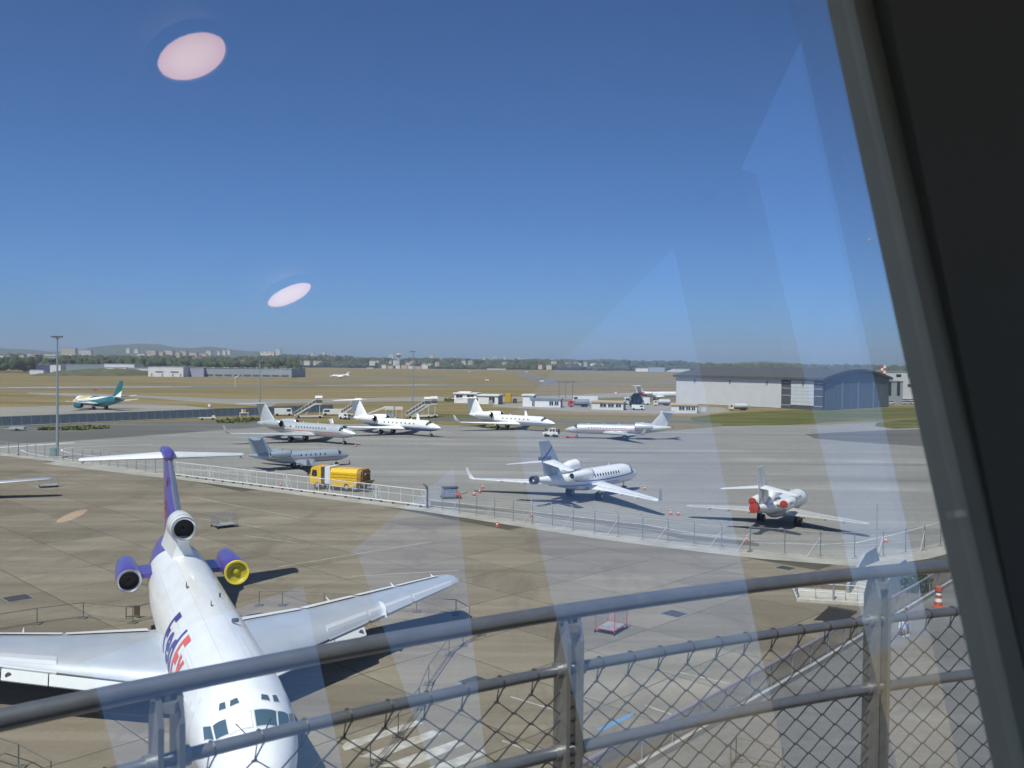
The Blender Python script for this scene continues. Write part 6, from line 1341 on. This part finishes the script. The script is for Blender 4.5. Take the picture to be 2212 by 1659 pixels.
for k, (x0, x1, yt, yb, lb) in enumerate([(272, 280, 752, 759, 'small pale tower on the hillside, left of two'), (290, 298, 753.5, 759, 'small pale tower on the hillside, right of two'), (445, 455, 757, 763, 'small beige tower right of the apartment row'), (469, 474, 758, 762.5, 'tiny white tower right of the beige tower'), (481, 487, 756, 763, 'narrow beige tower before the hill end'), (489, 497, 755, 762, 'pale twin tower before the hill end'),
     (562, 592, 758.5, 764, 'long pale block on the right hill shoulder'), (594, 606, 753.5, 764, 'domed grey block on the right hill shoulder'), (672, 677, 759.5, 766, 'small grey tower above the wood'), (696, 703, 759.5, 767, 'pale tower above the wood left of the water tower'), (715, 718, 762, 768, 'tiny spire-like block above the wood'), (841, 850, 764, 771, 'white tower block left of the water tower'), (928, 936, 765, 771, 'white tower block behind the right mast head')]):
    flats(x0, x1, yt, yb, 3000+k*9, PALE if k % 2 else mat('cream_wall', (.6, .54, .45), .8), lb, (3, 4, .45, .4), 14)
for k, (x, lb) in enumerate([(1046, 'leftmost of the white tower blocks above the treeline'), (1065, 'second white tower block above the treeline'), (1072, 'third white tower block above the treeline, tallest'), (1090, 'fourth white tower block above the treeline'), (1121, 'fifth white tower block above the treeline'), (1132, 'last white tower block above the treeline')]):
    flats(x-2.6, x+2.8, 768-(k == 2)*1.5+k*.6, 777, 3950+k*11, PALE, lb, (2, 6, .5, .4), 14)
rnd = random.Random(4)
ZN = ['at the far left', 'below the hill', 'above the long warehouse', 'left of the water tower', 'above the warehouse end', 'right of the white towers', 'below the white towers']
cnt = {}
for k in range(63):                                                # small houses scattered through the trees
    zone = k % 7; x = [(0, 120), (180, 320), (420, 620), (790, 960), (560, 700), (1180, 1300), (960, 1180)][zone]; x = x[0]+(x[1]-x[0])*((k//7)+rnd.uniform(.1, .9))/9; D = rnd.uniform(*[(1150, 1900), (1500, 2200), (1500, 2300), (2300, 2450), (2300, 2440), (2330, 2440), (2330, 2440)][zone])
    yb = yh(x)+rnd.uniform(-2, 10) if zone < 3 else yh(x)+rnd.uniform(-1, 7); p = at(x, yb, D); w = rnd.uniform(7, 15); d_ = 8; h = rnd.uniform(2.5, 4.5); z0 = max(p.z, 0)
    wn = ['white', 'cream', 'beige'][k % 3]; rn = 'grey' if k % 4 == 0 else 'red'
    t = thing('house', f'small {wn} house with {rn} roof {ZN[zone]}, {["first", "second", "third", "fourth", "fifth", "sixth", "seventh", "eighth", "ninth"][k//7]} from the left there', 'house', (p.x, D, z0), R(rnd.uniform(-35, 35)), 'small houses among the far trees')
    cm = [HWH, CREAM, BEIGE][k % 3]; b = MB(); b.box((0, 0, h/2-4), (w, d_, h+8)); b.build('wall', cm, t)
    b = MB(); b.prism([(-d_/2-.5, h), (0, h+2.2), (d_/2+.5, h)], -w/2-.4, w/2+.4, 'x'); b.build('roof', mat('tile_roof', (.20, .10, .075), .8, var=.2, scale=.1) if k % 4 else mat('pale_roof', (.3, .3, .3), .7), t)
block('long_shed', 1645/1.0*.0+1052, 1092, 796, 799.5, 2250, 15, PALE, 'long low pale shed at the far edge of the field', 'shed'); block('long_shed', 792, 806, 794, 800, 2200, 15, CREAM, 'cream box building at the far edge of the field left of the red roofs', 'building'); block('long_shed', 1491-40, 1490, 797, 799, 2150, 15, PALE, 'tiny pale shed at the far edge beside the hangar', 'shed')
block('long_shed', 1374, 1400, 795.5, 797.5, 2150, 15, HWH, 'thin white shed at the far edge of the field', 'shed'); block('long_shed', 1402, 1436, 793.5, 799.5, 2140, 20, mat('blue_grey_shed', (.3, .36, .44), .6), 'blue-grey field hangar at the far edge', 'shed')
for k in range(7): block('red_roof_house', 822+k*15+rnd.uniform(-3, 3), 834+k*15, 789+rnd.uniform(-2, 2), 797, 2260+k*6, 10, mat('pink_wall', (.5, .36, .3), .8) if k % 2 else CREAM, f'{["cream", "pink"][k % 2]} house with a red roof at the field edge, {["first", "second", "third", "fourth", "fifth", "sixth", "seventh"][k]} from the left', 'house', 'red-roofed houses at the field edge', mat('tile_roof', (.26, .12, .085)))
wt = thing('water_tower', 'mushroom-shaped water tower above the far trees', 'water tower', at(861, 783, 2700)); b = MB(); b.lathe([(4.2, -15), (3.6, 8), (3.2, 14)], n=16); b.build('stem', HWH, wt, True); b = MB(); b.lathe([(3.3, 14), (8.5, 21), (9, 24), (6, 26.5), (.1, 27.5)], n=18); b.build('tank', BEIGE, wt, True)
for k, (x, y, w, lb) in enumerate([(1014, 803.5, 4, 'white marker board on the field, far left of the taxiway'), (1052, 822.7, 9, 'white marker board left of the diagonal taxiway'), (1137, 804.5, 6, 'white marker board at the far end of the diagonal taxiway'), (1170, 824.8, 9, 'white marker board right of the diagonal taxiway'), (205, 846, 8, 'dull red marker board on the grass behind the teal airliner'), (452, 881, 5, 'white marker board beyond the blast fence'), (1330, 852, 4, 'white marker board left of the conifer')]):
    p = gp(x, y); t = thing('marker_board', lb, 'sign', p, 0, 'airfield marker boards'); ww = w*p.y/1950*.5; b = MB(); b.box((0, 0, .9), (ww*2, .25, .9)); b.build('board', mat('marker_red', (.3, .08, .06), .6) if k == 4 else HWH, t); b = MB(); b.box((-ww*.6, 0, .25), (.1, .1, .5)); b.box((ww*.6, 0, .25), (.1, .1, .5)); b.build('leg', STEEL(), t)
p = gp(508, 836); t = thing('windsock', 'faded windsock on a pole beside the runway', 'windsock', p); b = MB(); b.tube([(0, 0, 0), (0, 0, 5.5)], .12, 6); b.build('pole', HWH, t); b = MB(); b.tube([(0, 0, 5.4), (1.8, 0, 4.2), (-1.2, 0, 1.0)][::1][:1]+[(1.2, 0, 6.3), (2.6, 0, 7.6)], [.6, .45, .28], 8); b.build('sock', mat('sock_pale', (.6, .45, .4), .8), t, True)
p = gp(1175, 858); t = thing('antenna_mast', 'spidery umbrella antenna beyond the white huts', 'antenna', gp(1222, 866)); b = MB()
for x in (-3, 0, 3): b.tube([(x, 0, 0), (x, 0, 9)], .12, 5)
for x in (-3, 0, 3):
    for a in range(6): b.tube([(x, 0, 9), (x+4*math.cos(a), 4*math.sin(a), 8.2)], .06, 4)
b.build('frame', mat('antenna_dark', (.12, .13, .14), .6), t)

# ================================================================ the air between
hz = NT('summer_haze'); hz.t.nodes.remove(hz.b); pv = hz.n('VolumePrincipled'); pv.inputs['Color'].default_value = (.70, .80, .95, 1); pv.inputs['Density'].default_value = 1.35e-4; pv.inputs['Anisotropy'].default_value = 0.0
hz.l(pv.outputs[0], hz.t.nodes['Material Output'].inputs['Volume'])
b = MB(); b.box((0, 3500, 84), (17000, 8500, 170)); stuff(b.build('haze', hz.m))
# ================================================================ the tower gallery: railing with wire-rope mesh
def zc(dz): return CAM_H+dz
rail_px = [(-420, 1668), (-150, 1590), (0, 1553), (300, 1491), (600, 1432), (900, 1377), (1240, 1322), (1613, 1263), (2063, 1222), (2400, 1200), (2700, 1190)]
TOPZ = CAM_H-.66
pts = [gp(x, y, TOPZ) for x, y in rail_px[2:9]]
# circle through the surveyed rail: least squares centre
def circ(P):
    n = len(P); A = [[0]*3 for _ in range(3)]; B = [0]*3
    for p in P:
        r_ = (2*p.x, 2*p.y, 1); q = p.x**2+p.y**2
        for i in range(3):
            B[i] += r_[i]*q
            for j in range(3): A[i][j] += r_[i]*r_[j]
    M = Matrix(A).inverted() @ Vector(B); return M.x, M.y, math.sqrt(M.z+M.x**2+M.y**2)
CX, CY, CR = circ(pts)
def ang(p): return math.atan2(p.y-CY, p.x-CX)
A0, A1 = ang(pts[0]), ang(pts[-1]); step = (A1-A0); A0 -= .35*step; A1 += .22*step
def rp(a, dz, dr=0.0): return Vector((CX+(CR+dr)*math.cos(a), CY+(CR+dr)*math.sin(a), CAM_H+dz))
RL = thing('gallery_railing', 'curved steel gallery railing with wire-rope mesh just outside the window', 'railing', rp(A0, -1.7))
O = RL.location.copy()
STN = mat('stainless_tube', (.24, .245, .255), .36, .7, var=.15, scale=14); STP = mat('brushed_post', (.30, .30, .30), .38, .7, var=.12, scale=10)
def rail(name, dz, r, m=STN, n=90, dr=0.0):
    b = MB(); b.tube([rp(A0+(A1-A0)*k/n, dz, dr)-O for k in range(n+1)], r, 16); return b.build(name, m, RL, True)
rail('top_rail', -.66, .0215); rail('middle_rail', -.815, .0145); rail('lower_rail', -1.035, .0175)
def ang_px(px):                                                   # angle where the sight line of a column meets the rail cylinder
    best = min(range(4000), key=lambda k: abs((lambda p: (p.x/p.y))(rp(A0+(A1-A0)*k/4000, 0)) - (px-1106)/1950)); return A0+(A1-A0)*best/4000
for px in (362, 1236, 1905):
    a = ang_px(px); tg = Vector((-math.sin(a), math.cos(a), 0)); rd_ = Vector((math.cos(a), math.sin(a), 0)); p0 = rp(a, 0)-O
    post = None
    for sg in (-1, 1):
        b = MB(); w0, w1, th = .032, .018, .006; o_ = tg*sg*.021
        prof = [(-w0, -1.9), (w0, -1.9), (w0, -.735), (w1*.8, -.676), (-w1*.8, -.676), (-w0, -.735)]
        vs = [p0+o_+rd_*u+tg*s*th+Vector((0, 0, v-0)) for s in (-1, 1) for u, v in prof]; b.add(vs, [tuple(range(6))[::-1], tuple(range(6, 12))]+[(i, (i+1) % 6, 6+(i+1) % 6, 6+i) for i in range(6)])
        o = b.build('post_plate', STP, post or RL)
        if post is None: post = o; o.name = 'post'
    b = MB()
    for z in (-.815, -1.035):
        for sg in (-1, 1): b.tube([rp(a+sg*.012/CR*1.6, z)-O, rp(a+sg*.045/CR, z)-O], .021, 12)
    b.build('rail_clamp', STP, post, True)
    b = MB(); b.tube([rp(a, -.695)-O, rp(a, -.67)-O], .012, 8); b.box(tuple(p0+Vector((0, 0, -.70))), (.05, .05, .02)); b.build('saddle', STP, post)
# wire rope mesh: zig-zag ropes meeting at ferrules
WIRE = mat('wire_rope', (.10, .098, .095), .4, .6)
wd, hd2 = .104, .038; na = int(abs(A1-A0)*CR/wd); rows = 30
b = MB(); f = MB()
def node(i, j):                                                   # i half-steps along, j half-rows down
    return rp(A0+(A1-A0)*(i/2)/na, -.865-hd2*j, .002)-O
def wire(p, q, bow):
    m1 = p.lerp(q, .18)+Vector((0, 0, bow*.3)); m2 = p.lerp(q, .5); m3 = p.lerp(q, .82)-Vector((0, 0, bow*.3)); b.tube([p, m1, m2, m3, q], .0021, 4, False)
for i in range(2*na):
    for j in range(rows):
        if (i+j) % 2: continue
        for di in (-1, 1):
            if 0 <= i+di <= 2*na: wire(node(i, j), node(i+di, j+1), .006)
        n0, n1 = node(i, j)-Vector((0, 0, .005)), node(i, j)+Vector((0, 0, .005)); f.tube([node(i, j)+(node(min(i+1, 2*na), j)-node(i, j)).normalized()*.006*s for s in (-1, 1)] if i < 2*na else [n0, n1], .0036, 5)
for i in range(0, 2*na, 2):                                       # lacing round the middle rail
    a = A0+(A1-A0)*(i/2)/na; da = (A1-A0)/na; pts_ = [node(i, 0)]
    for k in range(13):
        t = k/12; th = -math.pi*.5+2*math.pi*t*.98; aa = a+da*(.10+.12*(t-.5)); pts_.append(rp(aa, -.815+.0168*math.sin(th), .0168*math.cos(th))-O)
    pts_.append(node(i, 0)); b.tube(pts_, .0019, 4, False)
wm = b.build('wire_mesh', WIRE, RL); wm['kind'] = 'stuff'
fm_ = f.build('ferrules', WIRE, RL); fm_['kind'] = 'stuff'
# gallery deck below, outside the window
b = MB(); rings = []
for k in range(61):
    a = A0+(A1-A0)*k/60; i_, o_ = rp(a, 0, -1.2), rp(a, 0, .12); rings.append([(i_.x, i_.y, CAM_H-1.75), (o_.x, o_.y, CAM_H-1.75), (o_.x, o_.y, CAM_H-1.95), (i_.x, i_.y, CAM_H-1.95)])
b.loft(rings); struct(b.build('gallery_deck', mat('deck_grey', (.2, .2, .2), .9)))

# ================================================================ the glazed cab the picture is taken from
GT, GA = R(-16), R(40)
GN = Vector((-math.sin(GA)*math.cos(GT), math.cos(GA)*math.cos(GT), math.sin(GT))); GC = .55*GN.y     # outward normal and distance of the sloping pane
EYE = Vector((0, 0, CAM_H))
def on_glass(x, y, off=0.0):
    d = ray(x, y); return EYE+d*((GC+off)/d.dot(GN))
GUP = (Vector((0, 0, 1))-GN*GN.z).normalized(); GRT = GN.cross(GUP); GRT = GRT if GRT.x > 0 else -GRT
def glass(name, ior):
    g_ = NT(name); lw = g_.n('Fresnel'); lw.inputs[0].default_value = ior
    tr_ = g_.n('BsdfTransparent'); tr_.inputs[0].default_value = (.925, .955, .97, 1); gs = g_.n('BsdfGlossy'); gs.inputs['Roughness'].default_value = 0.0; gs.inputs[0].default_value = (1, 1, 1, 1)
    sm = g_.ramp(g_.noise(g_.map((1.2, .5, 1.6), (.3, .6, .2)), 2.2, 5, .65), [(.3, (.72, .72, .72)), (.7, (1, 1, 1))]); g_.l(sm, gs.inputs[0])     # wiping smears
    mx = g_.n('MixShader'); g_.l(lw.outputs[0], mx.inputs[0]); g_.l(tr_.outputs[0], mx.inputs[1]); g_.l(gs.outputs[0], mx.inputs[2]); g_.l(mx.outputs[0], g_.t.nodes['Material Output'].inputs[0]); return g_.m
GI, GO = glass('window_glass_inner', 2.5), glass('window_glass_outer', 1.5)
CAB = thing('control_cab', 'dark window frame of the glazed tower cab along the right side', 'window frame', (0, 0, CAM_H-1.75))
CO_ = CAB.location.copy()
def gpt(u, v, w=0.0): return EYE+GN*(GC+w)+GRT*u+GUP*v-CO_        # a point in pane coordinates: right, up, out
# the jamb: its inner edge runs along the sight line measured at the frame
e0, e1 = on_glass(1785, 0, .03)-EYE, on_glass(2145, 1659, .03)-EYE
U = lambda p: (p.dot(GRT), p.dot(GUP)); (u0, v0), (u1, v1) = U(e0), U(e1); sl = (u1-u0)/(v1-v0)
def jx(v): return u0+sl*(v-v0)
def jo(px):                                                      # jamb offset of a column seen at the top of the view
    u_, v_ = U(on_glass(px, 0)-EYE); return u_-jx(v_)
VB, VT = -1.0, 1.12
WF = mat('frame_olive_grey', (.40, .40, .315), .6, var=.06, scale=8); WK = mat('rubber_seal', (.006, .006, .006), .7); WP_ = mat('cab_panel_dark', (.85, .75, .52), .6, var=.08, scale=6); WSC = mat('trim_edge', (.85, .82, .7), .5)
def jamb(name, a0, a1, w0, w1, m):
    b = MB(); vs = []
    for v in (VB, VT):
        for a, w in ((a0, w0), (a1, w0), (a1, w1), (a0, w1)): vs.append(gpt(jx(v)+a, v, w))
    b.add(vs, [(3, 2, 1, 0), (4, 5, 6, 7), (0, 1, 5, 4), (1, 2, 6, 5), (2, 3, 7, 6), (3, 0, 4, 7)]); return b.build(name, m, CAB)
J = [jo(x) for x in (1917, 1963, 1968, 1996, 2064, 2069)]
jamb('jamb', 0, J[0], 0, .03, WF); jamb('seal', J[0]+.0002, J[1], .012, .05, WK); jamb('trim', J[1]+.0002, J[2], .002, .05, WSC); jamb('seal_cover', J[2]+.0002, J[3], .006, .05, mat('seal_cover_black', (.02, .02, .018), .5)); jamb('pillar', J[3]+.0002, J[4], 0, .06, WP_); jamb('pillar_edge', J[4]+.0002, J[5], -.003, .06, WSC); jamb('pillar_side', J[5]+.0002, .8, 0, .06, WP_)
for x, y in ((2126, 325), (2080, 345), (2170, 680), (2080, 1108), (1990, 30)):
    p_ = on_glass(x, y); u_, v_ = U(p_-EYE); b = MB(); c_ = gpt(u_, v_, 0); b.tube([c_-GN*.003, c_+GN*.006], .004, 10); b.build('screw', WSC, CAB)
for nm, w, gm in (('inner_pane', .006, GI), ('outer_pane', .028, GO)):
    b = MB(); vs = [gpt(u, v, w) for u, v in ((-2.6, VB), (jx(VB)+.03, VB), (jx(VT)+.03, VT), (-2.6, VT))]; b.add(vs, [(0, 1, 2, 3)]); b.build(nm, gm, CAB)
b = MB()
for v0_, v1_ in ((VB-.12, VB), (VT, VT+.1)):
    vs = [gpt(u, v, w) for v in (v0_, v1_) for u, w in ((-2.7, -.03), (1.2, -.03), (1.2, .06), (-2.7, .06))]; b.add(vs, [(3, 2, 1, 0), (4, 5, 6, 7), (0, 1, 5, 4), (1, 2, 6, 5), (2, 3, 7, 6), (3, 0, 4, 7)])
b.build('transom', WF, CAB)
# the room round the camera: dark ceiling with lamps, and the further facets of the glazed polygon
RM = mat('room_dark_wall', (.16, .155, .13), .8); CE = mat('room_ceiling', (.07, .07, .065), .85)
CZ = 1.0                                                         # ceiling height above the eye
def mirror(x, y):                                                # where the sight line goes after the pane
    d = ray(x, y); p_ = d*((GC+.006)/d.dot(GN)); return p_, d-GN*2*d.dot(GN)
def on_ceiling(x, y, dz=0.0): p_, r_ = mirror(x, y); return p_+r_*((CZ+dz-p_.z)/r_.z)
facets = []                                                      # (right head, left head, right foot, left foot) of each window opening
for rt, lt, rb_, lb_ in (((1730, 87), (1600, 365), (1950, 1100), (1745, 1000)), ((1455, 535), (1085, 915), (1620, 1300), (1170, 1310)), ((980, 1010), (755, 1195), (1012, 1300), (840, 1450)), ((655, 1265), (180, 1430), (740, 1659), (240, 1659))):
    A_, B_ = on_ceiling(*rt), on_ceiling(*lt); al_ = (B_-A_).normalized(); nr_ = Vector((-al_.y, al_.x, 0)); nr_ = nr_ if nr_.x > 0 else -nr_
    nt_ = (nr_*math.cos(R(16))+Vector((0, 0, -math.sin(R(16))))).normalized(); k_ = A_.dot(nt_); foot = []
    for top_, q in ((A_, rb_), (B_, lb_)):
        p_, r_ = mirror(*q); F_ = p_+r_*((k_-p_.dot(nt_))/r_.dot(nt_)); dn = F_-top_; foot.append(top_+dn*((-.75-CZ)/dn.z))
    facets.append((A_, B_, foot[0], foot[1], nr_))
def wall_quad(b, a, c, d, e):                                    # top a, c and foot e, d, given some depth outwards
    n_ = (c-a).cross(e-a).normalized(); n_ = n_ if n_.dot(a) > 0 else -n_; q = [a, c, d, e]
    b.add([p+EYE-CO_ for p in q]+[p+n_*.05+EYE-CO_ for p in q], [(0, 1, 2, 3), (7, 6, 5, 4), (0, 4, 5, 1), (1, 5, 6, 2), (2, 6, 7, 3), (3, 7, 4, 0)])
def down(p): return Vector((p.x, p.y, -1.75))
start = gpt(jx(.9)+.05, .9, .03)+CO_-EYE; start_f = gpt(jx(-.72)+.05, -.72, .03)+CO_-EYE
tops = [(Vector((start.x, start.y, CZ)), Vector((start_f.x, start_f.y, -.75)))]
for A_, B_, Af, Bf, nr_ in facets: tops += [(A_, Af), (B_, Bf)]
tops.append((Vector((3.4, -5.5, CZ)), Vector((3.2, -5.3, -.75))))
for k in range(0, len(tops)-1, 2):
    b = MB(); (a, af), (c_, cf) = tops[k], tops[k+1]; wall_quad(b, a, c_, cf, af); b.build('mullion_panel', RM, CAB)
b = MB()
for k in range(len(tops)-1): (a, af), (c_, cf) = tops[k], tops[k+1]; wall_quad(b, af, cf, down(cf), down(af))
b.build('window_breast', RM, CAB)
back = [Vector((3.4, -5.5, CZ)), Vector((-3.2, -5.5, CZ)), Vector((-3.2, -1.5, CZ)), gpt(-2.6, 1.02, .03)+CO_-EYE]
back[3].z = CZ
b = MB()
def lvl(p, z): return Vector((p.x, p.y, z))
for a, c_ in zip(back, back[1:]):                                # glazed all round: breast wall, head and mullions
    wall_quad(b, lvl(a, -.85), lvl(c_, -.85), down(c_), down(a)); nm_ = max(2, int((c_-a).length/1.4))
    for k in range(nm_+1):
        q = a.lerp(c_, k/nm_); w_ = (c_-a).normalized()*.06; wall_quad(b, q-w_, q+w_, lvl(q+w_, -.85), lvl(q-w_, -.85))
b.build('rear_wall', RM, CAB)
ring = [t[0] for t in tops]+back[1:]
b = MB(); n_ = len(ring); b.add([p+EYE-CO_ for p in ring]+[p+Vector((0, 0, .12))+EYE-CO_ for p in ring], [tuple(range(n_)), tuple(range(n_, 2*n_))]+[(i, (i+1) % n_, n_+(i+1) % n_, n_+i) for i in range(n_)]); b.build('ceiling', CE, CAB)
b = MB(); b.add([down(p)+EYE-CO_ for p in ring], [tuple(range(n_))]); b.build('floor', mat('room_floor', (.2, .19, .17), .8), CAB)
# ceiling lamps, placed where their images in the pane are seen
LAMP = bpy.data.materials.new('lamp_diffuser'); LAMP.use_nodes = True; _b = LAMP.node_tree.nodes['Principled BSDF']; _b.inputs['Emission Color'].default_value = (1, .55, .42, 1); _b.inputs['Emission Strength'].default_value = 2.5
_tc = LAMP.node_tree.nodes.new('ShaderNodeTexCoord'); _gr = LAMP.node_tree.nodes.new('ShaderNodeTexGradient'); _gr.gradient_type = 'SPHERICAL'; _mp = LAMP.node_tree.nodes.new('ShaderNodeMapping'); _mp.inputs['Scale'].default_value = (16, 16, 16); _cr = LAMP.node_tree.nodes.new('ShaderNodeValToRGB'); _cr.color_ramp.elements[0].color = (.80, .42, .28, 1); _cr.color_ramp.elements[1].color = (1.0, .66, .42, 1); _cr.color_ramp.elements[1].position = .6
for _p, _q in ((_tc.outputs['Object'], _mp.inputs[0]), (_mp.outputs[0], _gr.inputs[0]), (_gr.outputs[0], _cr.inputs[0]), (_cr.outputs[0], _b.inputs['Emission Color'])): LAMP.node_tree.links.new(_p, _q)
for (x, y), D_, lb in (((411, 117), .1115, 'round ceiling lamp reflected largest, near the top left of the window'), ((622, 633), .109, 'round ceiling lamp reflected in the window above the horizon'), ((153, 1111), .093, 'round ceiling lamp reflected faintly low at the left')):
    p = EYE+on_ceiling(x, y, -.03)
    t = thing('ceiling_lamp', lb, 'lamp', (p.x, p.y, CAM_H+CZ-.022), 0, 'round ceiling lamps of the cab'); t.rotation_euler = (R(6), R(-12), 0)
    LM = LAMP
    if y > 900:
        LM = LAMP.copy(); LM.name = 'lamp_diffuser_dim'; LM.node_tree.nodes['Principled BSDF'].inputs['Emission Strength'].default_value = .9
    b = MB(); b.lathe([(D_/2, -.004), (D_/2, -.012)], n=32); b.build('diffuser', LM, t); b = MB(); b.lathe([(D_/2, 0), (D_/2+.002, -.016), (D_/2+.014, -.012), (D_/2+.016, 0)], n=32, c0=False, c1=False); b.build('rim', mat('lamp_rim', (.07, .07, .065), .6), t)
